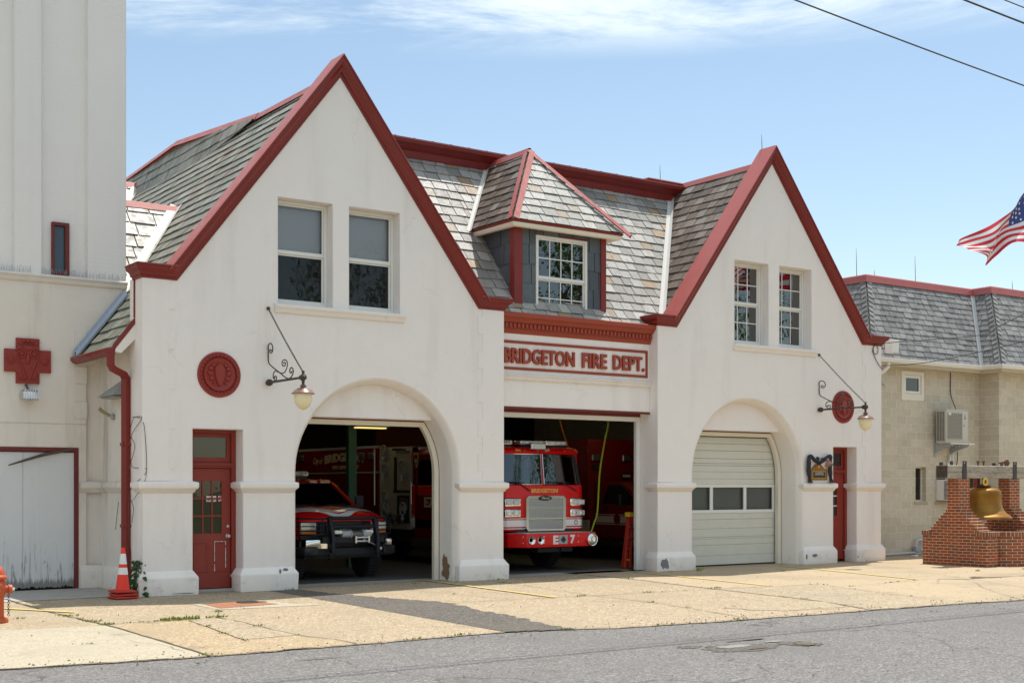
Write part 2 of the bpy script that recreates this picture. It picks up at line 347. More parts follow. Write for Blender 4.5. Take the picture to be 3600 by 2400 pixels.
# ------------------------------------------------------------ mesh building
def wloc(o):
    v = Vector((0, 0, 0))
    while o is not None: v += o.location; o = o.parent
    return v
class MB:
    def __init__(s): s.v = []; s.f = []; s.mi = []
    def add(s, vs, fs, mi=0):
        o = len(s.v); s.v += [tuple(v) for v in vs]; s.f += [tuple(i + o for i in f) for f in fs]; s.mi += [mi] * len(fs); return s
    def box(s, x0, x1, y0, y1, z0, z1, mi=0):
        return s.add([(x, y, z) for z in (z0, z1) for y in (y0, y1) for x in (x0, x1)],
                     [(0, 2, 3, 1), (4, 5, 7, 6), (0, 1, 5, 4), (2, 6, 7, 3), (0, 4, 6, 2), (1, 3, 7, 5)], mi)
    def quad(s, a, b, c, d, mi=0): return s.add([a, b, c, d], [(0, 1, 2, 3)], mi)
    def prism(s, poly, a0, a1, ax='y', mi=0, holes=()):
        """2-D outline pushed from a0 to a1 along ax; holes allowed"""
        def P(p, a): return (p[0], a, p[1]) if ax == 'y' else ((a, p[0], p[1]) if ax == 'x' else (p[0], p[1], a))
        loops = [list(poly)] + [list(h) for h in holes]; flat = [p for l in loops for p in l]; n = len(flat)
        tris = tessellate_polygon([[Vector((p[0], p[1], 0)) for p in l] for l in loops])
        vs = [P(p, a0) for p in flat] + [P(p, a1) for p in flat]
        fs = [tuple(t) for t in tris] + [tuple(i + n for i in reversed(t)) for t in tris]; k = 0
        for l in loops:
            m = len(l)
            for i in range(m): j = (i + 1) % m; fs.append((k + i, k + j, k + j + n, k + i + n))
            k += m
        return s.add(vs, fs, mi)
    def tube(s, pts, r, n=8, mi=0, cap=True, rot=0., closed=False):
        pts = [Vector(p) for p in pts]; m = len(pts); rr = r if isinstance(r, (list, tuple)) else [r] * m
        up = None; vs = []
        for i, p in enumerate(pts):
            if closed: t = (pts[(i + 1) % m] - pts[i - 1]).normalized()
            else: t = (pts[min(i + 1, m - 1)] - pts[max(i - 1, 0)]).normalized()
            if up is None: up = Vector((0, 0, 1)) if abs(t.z) < .9 else Vector((0, 1, 0))
            x = t.cross(up)
            if x.length < 1e-5: x = t.cross(Vector((1, 0, 0)))
            x.normalize(); up = x.cross(t).normalized()
            for k in range(n):
                a = rot + 2 * pi * k / n; vs.append(p + (x * cos(a) + up * sin(a)) * rr[i])
        fs = [(i * n + k, i * n + (k + 1) % n, ((i + 1) % m) * n + (k + 1) % n, ((i + 1) % m) * n + k) for i in range(m if closed else m - 1) for k in range(n)]
        if cap and not closed: fs += [tuple(range(n))[::-1], tuple(range((m - 1) * n, m * n))]
        return s.add(vs, fs, mi)
    def lathe(s, prof, c=(0, 0, 0), ax='z', n=24, mi=0):
        c = Vector(c); vs = []
        for r, h in prof:
            for k in range(n):
                a = 2 * pi * k / n; q = (r * cos(a), r * sin(a), h)
                if ax == 'y': q = (q[0], q[2], q[1])
                elif ax == 'x': q = (q[2], q[0], q[1])
                vs.append(c + Vector(q))
        m = len(prof)
        fs = [(i * n + k, i * n + (k + 1) % n, (i + 1) * n + (k + 1) % n, (i + 1) * n + k) for i in range(m - 1) for k in range(n)]
        fs += [tuple(range(n))[::-1], tuple(range((m - 1) * n, m * n))]
        return s.add(vs, fs, mi)
    def ball(s, c, rx, ry=None, rz=None, n=10, mi=0):
        ry = ry or rx; rz = rz or rx; m = max(4, n // 2)
        vs = [(c[0] + rx * sin(pi * i / m) * cos(2 * pi * k / n), c[1] + ry * sin(pi * i / m) * sin(2 * pi * k / n), c[2] + rz * cos(pi * i / m)) for i in range(m + 1) for k in range(n)]
        fs = [(i * n + k, (i + 1) * n + k, (i + 1) * n + (k + 1) % n, i * n + (k + 1) % n) for i in range(m) for k in range(n)]
        return s.add(vs, fs, mi)
    def sweep(s, path, fr, prof, mi=0, closed_prof=True, mis=None):
        """path points, per-segment frames (n,o); profile (a,b) -> p + n*a + o*b, mitred at corners"""
        def mit(u, v):
            d = 1 + u.dot(v); return (u + v) / d if d > .05 else u
        P = [Vector(p) for p in path]; F = [(Vector(n).normalized(), Vector(o).normalized()) for n, o in fr]; rows = []
        for i, p in enumerate(P):
            a, b = F[max(i - 1, 0)], F[min(i, len(F) - 1)]
            n_, o_ = mit(a[0], b[0]), mit(a[1], b[1])
            rows.append([p + n_ * x + o_ * y for x, y in prof])
        k = len(prof); vs = [q for r in rows for q in r]; base = len(s.v); kk = k if closed_prof else k - 1
        for i in range(len(P) - 1):
            for j in range(kk): pass
        fs = [(i * k + j, i * k + (j + 1) % k, (i + 1) * k + (j + 1) % k, (i + 1) * k + j) for i in range(len(P) - 1) for j in range(kk)]
        if closed_prof: fs += [tuple(range(k))[::-1], tuple(range((len(P) - 1) * k, len(P) * k))]
        return s.add(vs, fs, mi)
    def rings(s, x0, x1, y0, y1, prof, mi=0):
        """rectangular collar: prof = [(offset outward, z)]"""
        vs = [q for o, z in prof for q in ((x0 - o, y0 - o, z), (x1 + o, y0 - o, z), (x1 + o, y1 + o, z), (x0 - o, y1 + o, z))]; m = len(prof)
        fs = [(i * 4 + k, i * 4 + (k + 1) % 4, (i + 1) * 4 + (k + 1) % 4, (i + 1) * 4 + k) for i in range(m - 1) for k in range(4)] + [(3, 2, 1, 0), tuple(range((m - 1) * 4, m * 4))]
        return s.add(vs, fs, mi)
    def text(s, txt, O, U, V, w=None, h=None, depth=.01, bold=0., mi=0, shear=0., arch=0.):
        c = bpy.data.curves.new('t', 'FONT'); c.body = txt; c.size = 1; c.extrude = .05; c.offset = bold; c.shear = shear; c.resolution_u = 3
        o = bpy.data.objects.new('t', c); me = bpy.data.meshes.new_from_object(o)
        co_ = [v.co.copy() for v in me.vertices]; fs = [tuple(p.vertices) for p in me.polygons]
        bpy.data.objects.remove(o); bpy.data.curves.remove(c); bpy.data.meshes.remove(me)
        x0 = min(v.x for v in co_); x1 = max(v.x for v in co_); y0 = min(v.y for v in co_); y1 = max(v.y for v in co_)
        sx = (w / (x1 - x0)) if w else None; sy = (h / (y1 - y0)) if h else None; sx = sx or sy; sy = sy or sx
        O, U, V = Vector(O), Vector(U).normalized(), Vector(V).normalized(); W = U.cross(V)
        def f(v):
            uu = (v.x - x0) * sx; tt = (v.x - x0) / (x1 - x0) * 2 - 1
            return O + U * uu + V * ((v.y - y0) * sy + arch * (1 - tt * tt)) + W * ((v.z / .05 + 1) * .5 * depth)
        return s.add([f(v) for v in co_], fs, mi)
    def build(s, name, mats, parent=None, smooth=35, bev=0., segs=1, fix=True):
        me = bpy.data.meshes.new(name); off = wloc(parent) if parent else Vector((0, 0, 0))
        me.from_pydata([tuple(Vector(v) - off) for v in s.v], [], s.f)
        mats = list(mats) if isinstance(mats, (list, tuple)) else [mats]
        if max(s.mi, default=0) >= len(mats): mats.append(JOINT)
        for m in mats: me.materials.append(m)
        me.polygons.foreach_set('material_index', s.mi)
        if fix or bev:
            b = bmesh.new(); b.from_mesh(me)
            if bev:
                bmesh.ops.remove_doubles(b, verts=b.verts, dist=1e-5)
            bmesh.ops.recalc_face_normals(b, faces=b.faces)
            if bev:
                ed = [e for e in b.edges if len(e.link_faces) == 2 and e.calc_face_angle(0) > radians(30)]
                bmesh.ops.bevel(b, geom=ed, offset=bev, segments=segs, affect='EDGES', profile=.6, clamp_overlap=True)
            b.to_mesh(me); b.free()
        me.validate()
        if smooth:
            me.polygons.foreach_set('use_smooth', [True] * len(me.polygons)); me.set_sharp_from_angle(angle=radians(smooth))
        o = bpy.data.objects.new(name, me); C.objects.link(o)
        if parent: o.parent = parent
        return o
def tag(o, label, cat, group=None):
    o['label'] = label; o['category'] = cat
    if group: o['group'] = group
    return o
def thing(name, label, cat, loc=(0, 0, 0), group=None):
    o = bpy.data.objects.new(name, None); C.objects.link(o); o.location = loc; o.empty_display_size = .2
    bpy.context.view_layer.update(); return tag(o, label, cat, group)
def struct(name, mb, mat, **k):
    o = mb.build(name, mat, **k); o['kind'] = 'structure'; return o
def xpane(x, y0, y1, z0, z1, name, mt, parent):
    return MB().add([(x, y1, z0), (x, y0, z0), (x, y0, z1), (x, y1, z1)], [(0, 1, 2, 3)]).build(name, mt, parent, fix=False)
def ypane(x0, x1, y, z0, z1, name, mt, parent):
    return MB().add([(x0, y, z0), (x1, y, z0), (x1, y, z1), (x0, y, z1)], [(0, 1, 2, 3)]).build(name, mt, parent, fix=False)
def dup(root, loc, label=None):
    r = root.copy(); C.objects.link(r); r.location = loc
    if label: r['label'] = label
    for ch in list(root.children):
        c = ch.copy(); C.objects.link(c); c.parent = r
        for g in ch.children:
            d = g.copy(); C.objects.link(d); d.parent = c
    return r
def spline(pts, k=6):
    P = [Vector(p) for p in pts]; P = [P[0] * 2 - P[1]] + P + [P[-1] * 2 - P[-2]]; o = []
    for i in range(1, len(P) - 2):
        for j in range(k):
            t = j / k; a, b, c, d = P[i - 1:i + 3]
            o.append(.5 * ((2 * b) + (c - a) * t + (2 * a - 5 * b + 4 * c - d) * t * t + (3 * b - a - 3 * c + d) * t ** 3))
    return o + [P[-2]]
def clip(poly, region):
    """Sutherland-Hodgman, region convex and counter-clockwise"""
    out_ = poly
    for i in range(len(region)):
        a, b = region[i], region[(i + 1) % len(region)]; inp = out_; out_ = []
        if not inp: break
        def side(p): return (b[0] - a[0]) * (p[1] - a[1]) - (b[1] - a[1]) * (p[0] - a[0])
        for j in range(len(inp)):
            p, q = inp[j - 1], inp[j]; sp_, sq = side(p), side(q)
            if (sp_ >= 0) != (sq >= 0):
                t = sp_ / (sp_ - sq); out_.append((p[0] + (q[0] - p[0]) * t, p[1] + (q[1] - p[1]) * t))
            if sq >= 0: out_.append(q)
    return out_
def slates(mb, O, U, V, region, ex=.265, wid=.34, lift=.022, seed=1, th=.014, jit=.014, gap=.008):
    """courses of overlapping slates laid on a roof plane, trimmed to the convex outline"""
    rnd = random.Random(seed); O, U, V = Vector(O), Vector(U).normalized(), Vector(V).normalized(); W = U.cross(V)
    ar = sum(region[i - 1][0] * region[i][1] - region[i][0] * region[i - 1][1] for i in range(len(region)))
    if ar < 0: region = region[::-1]
    u0 = min(p[0] for p in region); u1 = max(p[0] for p in region); v0 = min(p[1] for p in region); v1 = max(p[1] for p in region)
    mb.add([O + U * a + V * b for a, b in region], [tuple(range(len(region)))], 1)
    v = v0; row = 0
    while v < v1:
        u = u0 - rnd.random() * wid
        while u < u1:
            wd = wid * rnd.uniform(.82, 1.22); j = rnd.uniform(-jit, jit); sk = rnd.uniform(-.006, .006)
            q = clip([(u + gap, v + j), (u + wd - gap, v + j + sk), (u + wd - gap, v + ex + .03), (u + gap, v + ex + .03)], region)
            if len(q) >= 3:
                hh = rnd.uniform(0, .010)
                top = [O + U * a + V * b + W * (lift * (1 - (b - v) / (ex + .03)) + .004 + hh) for a, b in q]
                bot = [p - W * th for p in top]; n = len(q)
                mb.add(top + bot, [tuple(range(n))] + [(i, i + n, (i + 1) % n + n, (i + 1) % n) for i in range(n)])
            u += wd
        v += ex; row += 1
    return mb
# ============================================================ GROUND
g = MB().add([(-260, -260, -.06), (400, -260, -.06), (400, 400, -.06), (-260, 400, -.06)], [(0, 1, 2, 3)]); struct('ground', g, GRND)
def flat(poly, z): return MB().add([(x, y, z) for x, y in poly], [tuple(range(len(poly)))])
EDGE = [(-40, -6.4), (3.26, -7.56), (5.34, -7.77), (7.63, -7.74), (9.33, -7.66), (10.15, -7.9), (10.66, -8.1), (12.33, -8.27), (14.84, -8.35), (17.53, -8.5), (18.6, -8.64), (60, -12.2)]
rnd = random.Random(5)
edge = []
for (a, b) in zip(EDGE, EDGE[1:]):
    n = max(1, int((b[0] - a[0]) / .16)) if 0 < a[0] < 30 else 1
    for i in range(n):
        t = i / n; edge.append((a[0] + (b[0] - a[0]) * t, a[1] + (b[1] - a[1]) * t + (rnd.uniform(-.03, .03) if n > 1 else 0)))
edge.append(EDGE[-1])
struct('road', MB().prism([(-200, -24), (260, -24)] + [(x, y) for x, y in reversed(edge)], -.05, -.006, 'z') if False else flat([(-200, -26), (260, -26), (260, -5), (-200, -5)], -.008), ASPH)
pv = flat(edge + [(60, 16), (-40, 16)], 0.0); struct('pavement', pv, AGG)
struct('pale_pavement', flat([(-40, -5.3), (3.0, -3.75), (4.16, -3.85), (4.62, -4.02), (5.44, -4.05), (5.40, -5.87), (5.336, -7.73), (3.26, -7.53), (-40, -6.3)], .004), LIGHTC)
struct('smooth_pavement', flat([(16.54, -.10), (16.54, -1.38), (16.30, -2.9), (16.112, -4.196), (17.3, -4.33), (18.482, -4.477), (17.843, -6.443), (17.46, -8.44), (18.6, -8.6), (60, -12.1), (60, 14), (25.7, 14), (25.7, .1), (18.55, .1), (18.55, .85), (16.5, .85)], .004), SMOOTHC)
def wob(p, q, n, a, s):
    r = random.Random(s); return [(p[0] + (q[0] - p[0]) * i / n + r.uniform(-a, a), p[1] + (q[1] - p[1]) * i / n + r.uniform(-a, a)) for i in range(n)]
rp = [(10.14, -.95), (10.34, -1.84), (10.60, -2.94), (10.87, -3.75), (10.53, -5.13), (10.46, -6.06), (10.22, -7.06), (10.15, -7.89), (9.24, -7.66)]
rp = sum([wob(a, b, 11, .07, i) for i, (a, b) in enumerate(zip(rp, rp[1:]))], [])
struct('asphalt_patch', flat([(9.55, .3), (10.05, .3)] + rp + [(9.243, -7.648), (9.337, -5.275), (9.512, -1.416)], .004), ASPH2)
struct('concrete_patch', flat([(7.47, -1.60), (8.22, -1.45), (8.62, -1.66), (8.83, -2.7), (9.02, -2.72), (9.0, -3.02), (7.46, -2.85)], .0045), LIGHTC)
struct('rusty_patch', flat([(7.62, -1.80), (8.36, -1.70), (8.58, -2.52), (7.56, -2.68)], .009), REDC)
struct('garage_sill', flat([(9.95, .45), (13.55, .45), (13.55, 1.02), (9.95, 1.02)], .004).add([(14.5, .35, .004), (18.5, .35, .004), (18.5, .98, .004), (14.5, .98, .004)], [(0, 1, 2, 3)]), SILLC)
struct('garage_floor', flat([(7.6, 1.0), (18.5, 1.0), (18.5, .9), (25.6, .9), (25.6, 14), (7.6, 14)], .008), FLOORC)
struct('alley_slab', flat([(4.9, .25), (7.32, .25), (7.32, 2.4), (4.0, 2.4)], .0045), SILLC)
struct('worn_slab', flat([(16.112, -4.196), (17.3, -4.33), (18.482, -4.477), (17.843, -6.443), (17.46, -8.44), (15.26, -8.33), (15.8, -6.83)], .004), AGG2)
struct('warm_slab', flat([(5.49, -3.99), (6.0, -4.01), (6.59, -3.97), (6.98, -4.0), (7.03, -4.56), (6.94, -6.53), (7.1, -7.19), (7.14, -7.70), (5.34, -7.74), (5.40, -5.87), (5.44, -4.05)], .004), AGG3)
struct('cut_slab', flat([(6.55, -4.05), (6.98, -4.02), (7.02, -4.56), (6.93, -6.53), (6.22, -6.60), (6.3, -5.94)], .008), AGG2)
pm = MB(); r = random.Random(61); pm.add([(14.75 + 1.1 * cos(2 * pi * i / 40) * r.uniform(.75, 1.1), -7.15 + .75 * sin(2 * pi * i / 40) * r.uniform(.7, 1.1), .0045) for i in range(40)], [tuple(range(40))]); struct('worn_patch', pm, AGG2)
struct('shaded_slab', flat([(9.48, -1.9), (9.50, -1.42), (9.6, -.1), (7.32, -.1), (7.2, -1.4), (5.37, -1.5), (5.35, -2.1), (5.44, -4.0), (6.98, -3.97), (7.44, -2.95), (8.2, -2.98), (9.05, -3.06), (9.44, -3.05)], .0038), AGG3) if False else None
def strip(mb, pts, w, z, s=0, jit=.0):
    r = random.Random(s); P = [Vector((x, y, 0)) for x, y in pts]; Q = []
    for a, b in zip(P, P[1:]):
        n = max(1, int((b - a).length / .18)) if jit else 1
        Q += [a.lerp(b, i / n) for i in range(n)]
    Q.append(P[-1]); vs = []
    for i, p in enumerate(Q):
        t = (Q[min(i + 1, len(Q) - 1)] - Q[max(i - 1, 0)]).normalized(); nn = Vector((-t.y, t.x, 0)); j = nn * r.uniform(-jit, jit); ww = w * (r.uniform(.5, 1.3) if jit else 1)
        vs += [tuple(p + j + nn * ww / 2 + Vector((0, 0, z))), tuple(p + j - nn * ww / 2 + Vector((0, 0, z)))]
    return mb.add(vs, [(2 * i, 2 * i + 1, 2 * i + 3, 2 * i + 2) for i in range(len(Q) - 1)])
joints = [([(5.365, 1.1), (5.343, -.65), (5.35, -2.1), (5.44, -4.05), (5.40, -5.87), (5.336, -7.76)], .035), ([(5.49, -3.99), (6.0, -4.01), (6.59, -3.97), (6.98, -4.0), (7.03, -4.56), (6.94, -6.53), (7.1, -7.19), (7.14, -7.72)], .03),
          ([(6.98, -4.0), (7.44, -2.95)], .02), ([(6.52, -4.14), (6.3, -5.94), (6.2, -6.75)], .014), ([(10.9, -3.86), (11.93, -3.97), (13.5, -4.10), (13.42, -5.86), (13.1, -7.33), (12.92, -8.2)], .022),
          ([(13.5, -4.1), (14.98, -4.16), (16.11, -4.2), (18.48, -4.48)], .02), ([(16.54, -.1), (16.54, -1.38), (16.3, -2.9), (16.11, -4.2), (15.8, -6.83), (15.26, -8.36)], .022), ([(18.48, -4.48), (17.84, -6.44), (17.45, -8.45)], .014),
          ([(18.42, -5.2), (21.13, -4.81), (26, -5.0)], .012), ([(4.9, .25), (7.3, .25)], .02), ([(13.5, -4.1), (13.9, -1.2), (14.0, -.2)], .014), ([(11.93, -3.97), (11.6, -1.2)], .010)]
jm = MB()
for i, (p, wd) in enumerate(joints): strip(jm, p, wd, .011, i, .014)
strip(jm, [(x, y + .0) for x, y in EDGE[1:-1]], .026, .010, 77, .03)
for k in range(26):   # fine wandering hairline cracks
    r = random.Random(300 + k); x, y = r.uniform(4, 24), r.uniform(-7.2, -1); a = r.uniform(0, 6.3); pts = [(x, y)]
    for _ in range(6): a += r.uniform(-.6, .6); x += .22 * cos(a); y += .22 * sin(a); pts.append((x, y))
    strip(jm, pts, .007, .0105, k, .008)
struct('pavement_joints', jm, CRACK)
ym = MB()
for a, b in (((13.06, .88), (12.74, -4.04)), ((18.02, .62), (17.4, -4.25)), ((22.1, -.05), (20.96, -4.7)), ((4.86, -.75), (5.6, -2.1))): strip(ym, [a, b], .095, .0135, 3, 0)
struct('yellow_bay_lines', ym, YLINE)
ASPHW = ground_mat('worn_asphalt', [(0, (.22, .215, .205)), (1, (.31, .30, .285))], .9, (.23, .22, .21), 30, .5)
# worn spots and tar in the road
pm = MB()
def blot(cx, cy, rx, ry, s, z=-.003, n=26):
    r = random.Random(s); pm.add([(cx + rx * cos(2 * pi * i / n) * r.uniform(.6, 1.1), cy + ry * sin(2 * pi * i / n) * r.uniform(.6, 1.1), z) for i in range(n)], [tuple(range(n))])
for i, q in enumerate([(10.55, -10.45, .55, .34), (11.35, -10.55, .28, .30), (10.1, -10.05, .2, .12), (11.1, -9.95, .34, .06)]): blot(*q, i)
struct('road_wear', pm, ASPH2)
pm = MB(); blot(10.55, -10.33, .33, .13, 9, .001); blot(11.25, -10.25, .2, .06, 8, .001); struct('road_worn_concrete', pm, ASPHW)
pm = MB(); blot(11.37, -10.62, .15, .17, 31, .004); blot(10.62, -10.62, .22, .03, 32, .004); blot(11.2, -9.98, .2, .03, 33, .004); blot(6.2, -8.6, .35, .02, 36, .004)
struct('road_pothole', pm, CRACK)
# grass and weeds in the joints
def tuft(mb, x, y, r0, n, s, hmax=.07):
    r = random.Random(s)
    for _ in range(n):
        a = r.uniform(0, 6.3); d = r0 * sqrt(r.random()); px_, py_ = x + d * cos(a) * 1.6, y + d * sin(a) * .8; h = r.uniform(.3, 1) * hmax; b = r.uniform(0, 6.3); ww = r.uniform(.006, .014)
        tx, ty = r.uniform(-.5, .5) * h, r.uniform(-.5, .5) * h
        mb.add([(px_ - ww * cos(b), py_ - ww * sin(b), .01), (px_ + ww * cos(b), py_ + ww * sin(b), .01), (px_ + tx * .5 + ww * cos(b) * .7, py_ + ty * .5 + ww * sin(b) * .7, .01 + h * .7), (px_ + tx, py_ + ty, .01 + h)], [(0, 1, 2, 3)])
wm = MB()
for i, (x, y, r0, n, h) in enumerate([(6.45, -3.97, .22, 230, .10), (6.2, -3.97, .08, 40, .05), (6.98, -3.97, .12, 70, .07), (5.36, -2.62, .12, 50, .06), (5.42, -3.5, .11, 45, .06), (5.3, -2.45, .05, 14, .05), (4.72, -2.6, .08, 22, .06), (5.44, -4.05, .10, 46, .07), (5.9, -4.0, .1, 20, .03), (7.0, -5.3, .08, 26, .05), (6.43, -5.0, .06, 12, .05), (6.3, -5.9, .08, 22, .04), (5.35, -7.7, .09, 26, .05), (4.6, -6.0, .06, 14, .03),
        (7.9, -7.72, .1, 20, .05), (8.6, -7.68, .12, 26, .05), (10.0, -7.9, .08, 16, .05), (11.4, -8.2, .12, 24, .05), (12.6, -8.28, .12, 26, .05), (13.9, -8.34, .12, 20, .05), (13.2, -4.08, .1, 40, .06), (14.6, -4.15, .1, 28, .06), (16.5, -1.4, .09, 30, .06), (16.2, -4.1, .12, 40, .07), (13.42, -5.6, .08, 20, .05), (15.9, -6.5, .08, 16, .05), (19.5, -.22, .09, 36, .10), (20.6, -1.6, .05, 18, .10), (19.2, -.5, .06, 16, .09), (18.6, -.3, .06, 14, .05), (24.1, -3.9, .09, 26, .08), (25.6, -4.1, .18, 44, .07), (9.9, -.12, .07, 16, .07), (12.4, -.15, .08, 20, .06), (14.3, -.2, .08, 20, .06), (16.9, -9.4, .05, 10, .03), (15.7, -9.1, .05, 10, .02), (5.0, -8.3, .09, 14, .03), (10.7, -12.0, .05, 8, .02), (3.9, -7.75, .3, 26, .03), (18.8, -8.7, .3, 24, .04)]): tuft(wm, x, y, r0 * .8, int(n * .75), i, h * .55)
for i in range(60):
    r = random.Random(900 + i); j = joints[r.randrange(len(joints))][0]; k = r.randrange(len(j) - 1); t = r.random()
    x, y = j[k][0] * (1 - t) + j[k + 1][0] * t, j[k][1] * (1 - t) + j[k + 1][1] * t
    if y < -.4: tuft(wm, x, y, .04, r.randrange(2, 8), i, .022)
o = wm.build('weeds', GRASS, fix=False, smooth=0); o['kind'] = 'stuff'; tag(o, 'green weeds and grass tufts growing from the joints of the pavement', 'weeds')
# litter: pebbles and specks
gm = MB(); r = random.Random(12)
for _ in range(900):
    x = r.uniform(2.5, 26); e = -7.7 - (x - 5) * .055; y = e + (r.gauss(0, .22) if r.random() < .7 else r.uniform(-5, 6)); s_ = r.uniform(.005, .016)
    if y < -.3: gm.add([(x - s_, y, .004), (x, y - s_, .004), (x + s_, y, .004), (x, y + s_, .004), (x, y, .004 + s_)], [(0, 1, 4), (1, 2, 4), (2, 3, 4), (3, 0, 4)])
o = gm.build('gravel', CRACK, fix=False, smooth=0); o['kind'] = 'stuff'; tag(o, 'loose dark grit scattered along the edge of the road', 'gravel')
mc = MB().lathe([(.0, 0), (.17, 0), (.17, .012), (.15, .016), (.0, .016)], (8.28, -2.02, .008), n=28)
tag(mc.build('manhole_cover', BLK), 'round black iron cover set in the rusty concrete patch', 'manhole cover')

# ============================================================ FIRE STATION
FS = thing('fire_station', 'white plastered fire station with two red-edged gables and three engine bays', 'fire station', (16.45, 0, 0))
AC = [(11.76, 1.75), (21.20, 1.76)]            # arch centres (x, outer radius); springing at z 2.05
ZS = 2.05
def arch(cx, r, n=40): return [(cx - r * cos(pi * i / n), ZS + r * sin(pi * i / n)) for i in range(n + 1)]
def hole(x0, x1, z0, z1): return [(x0, z0), (x1, z0), (x1, z1), (x0, z1)]
WL = [(9.73, 10.79), (11.12, 12.17)]; WR = [(20.745, 21.81), (22.165, 23.23)]; WZ = (4.98, 6.845)
# left wing, seen from the street
a0 = arch(*AC[0])
outl = [(7.32, 0), (8.18, 0), (8.18, 2.775), (9.08, 2.775), (9.08, 0), (10.01, 0)] + a0 + [(13.51, 0), (14.5, 0), (14.5, 5.25), (13.93, 5.25), (10.94, 9.19), (7.89, 5.25), (7.32, 5.25)]
m = MB().prism(outl, 0, .60, holes=[hole(*w_, *WZ) for w_ in WL]); m.build('front_wall', PL, FS)
a1 = arch(*AC[1])
outr = [(18.48, 0), (AC[1][0] - 1.76, 0)] + a1 + [(AC[1][0] + 1.76, 0), (23.98, 0), (23.98, 2.745), (24.81, 2.745), (24.81, 0), (25.70, 0), (25.70, 5.25), (25.02, 5.25), (21.92, 9.19), (19.0, 5.25), (18.48, 5.25)]
MB().prism(outr, 0, .60, holes=[hole(*w_, *WZ) for w_ in WR]).build('front_wall', PL, FS)
MB().prism([(14.5, 3.39), (18.48, 3.39), (18.48, 5.15), (14.5, 5.15)], .25, .62).build('front_wall', PL, FS)
# arch lips: rounded cove that steps in to the door reveal
for cx, R in AC:
    pth = [(cx - R, 0)] + arch(cx, R, 40) + [(cx + R, 0)]
    prof = [(-.02, -.001), (-.004, -.006), (.012, -.006), (.03, .004), (.055, .03), (.085, .085), (.11, .13), (.115, .145), (.118, .60)]
    m = MB(); rows = []
    for i, (x, z) in enumerate(pth):
        d = Vector((x - cx, 0, max(0, z - ZS))).normalized()
        rows.append([(x - d.x * r_, y, z - d.z * r_) for r_, y in prof])
    k = len(prof); m.add([p for r_ in rows for p in r_], [(i * k + j, i * k + j + 1, (i + 1) * k + j + 1, (i + 1) * k + j) for i in range(len(rows) - 1) for j in range(k - 1)])
    m.build('arch_moulding', PLT, FS, smooth=50)
    # blank panel in the head of the arch, above the door
    ri = R - .112; zt = 3.06; th = math.asin((zt - ZS) / ri)
    MB().prism([(cx + ri * cos(th + (pi - 2 * th) * i / 24), ZS + ri * sin(th + (pi - 2 * th) * i / 24)) for i in range(25)], .30, .60).build('arch_panel', PL, FS)
    # door frame that follows the arch: red-brown outer edge, cream inner face
    def fpath(rr, zz_):
        t = math.asin((zz_ - ZS) / rr)
        return [(cx - rr, 0.0)] + [(cx - rr * cos(t * i / 14), ZS + rr * sin(t * i / 14)) for i in range(15)] + [(cx + rr * cos(t * (14 - i) / 14), ZS + rr * sin(t * (14 - i) / 14)) for i in range(15)] + [(cx + rr, 0.0)]
    for (r0, z0, r1, z1, y0, y1, mt, nm) in ((ri + .03, 3.09, ri - .028, 3.032, .585, .62, DRKRED, 'door_trim'), (ri - .026, 3.034, ri - .125, 2.945, .57, .66, CRM, 'door_frame')):
        A, B = fpath(r0, z0), fpath(r1, z1); n = len(A); m = MB()
        m.add([(x, y0, z) for x, z in A] + [(x, y0, z) for x, z in B] + [(x, y1, z) for x, z in A] + [(x, y1, z) for x, z in B],
              [(i, i + 1, n + i + 1, n + i) for i in range(n - 1)] + [(n + i, n + i + 1, 3 * n + i + 1, 3 * n + i) for i in range(n - 1)])
        m.build(nm, mt, FS)
# pier plinths and string-course caps
PIERS = [(7.32, 8.18), (9.08, 10.01), (13.51, 14.5), (18.48, 19.44), (22.96, 23.98), (24.81, 25.70)]
pl = [(0, .0), (.075, 0), (.078, .29), (.055, .33), (.012, .40), (.0, .405)]
lg = [(0, 1.69), (.012, 1.70), (.03, 1.715), (.045, 1.75), (.078, 1.775), (.085, 1.80), (.085, 1.865), (.075, 1.875), (0, 1.895)]
for i, (x0, x1) in enumerate(PIERS):
    r = random.Random(i); m = MB().rings(x0 + .001, x1 - .001, .001, .28, [(o_ + (r.uniform(-.004, .006) if 0 < k < 5 else 0), z) for k, (o_, z) in enumerate(pl)])
    m.build('plinth', PLT, FS, bev=.014, segs=2)
    MB().rings(x0 + .001, x1 - .001, .001, .26, lg).build('string_course', PLT, FS, bev=.006)
# chipped plaster showing the grey render
def chip(pt, cx, cz, rx, rz, y, s, n=16, side=None):
    r = random.Random(s); q = [(cx + rx * cos(2 * pi * i / n) * r.uniform(.55, 1.15), cz + rz * sin(2 * pi * i / n) * r.uniform(.55, 1.15)) for i in range(n)]
    if side is None: pt.prism(q, y, y + .01)
    else: pt.prism(q, y, y + .01, ax='x')
REND = solid('bare_render', (.20, .20, .205), .9); CRUM = solid('crumbled_brick', (.27, .17, .10), .95)
for q in [(18.62, .16, .13, .13, -.082, 3), (23.25, .2, .10, .045, -.082, 5), (22.99, .18, .03, .07, -.082, 7), (9.85, .36, .07, .03, -.055, 8), (24.77, .13, .02, .03, -.082, 9), (9.74, .33, .02, .05, -.078, 10), (8.0, .03, .2, .012, -.08, 11)]:
    pt = MB(); chip(pt, *q); pt.build('bare_patch', REND, FS)
pt = MB(); chip(pt, -.03, .17, .05, .12, 24.058, 12, side=1); pt.build('bare_patch', REND, FS)
pt = MB(); chip(pt, .34, .22, .15, .25, 13.384, 14, side=1); pt.build('crumbled_patch', CRUM, FS)
pt = MB(); chip(pt, .40, .38, .06, .12, 13.385, 15, side=1); pt.build('crumbled_patch', CRUM, FS)
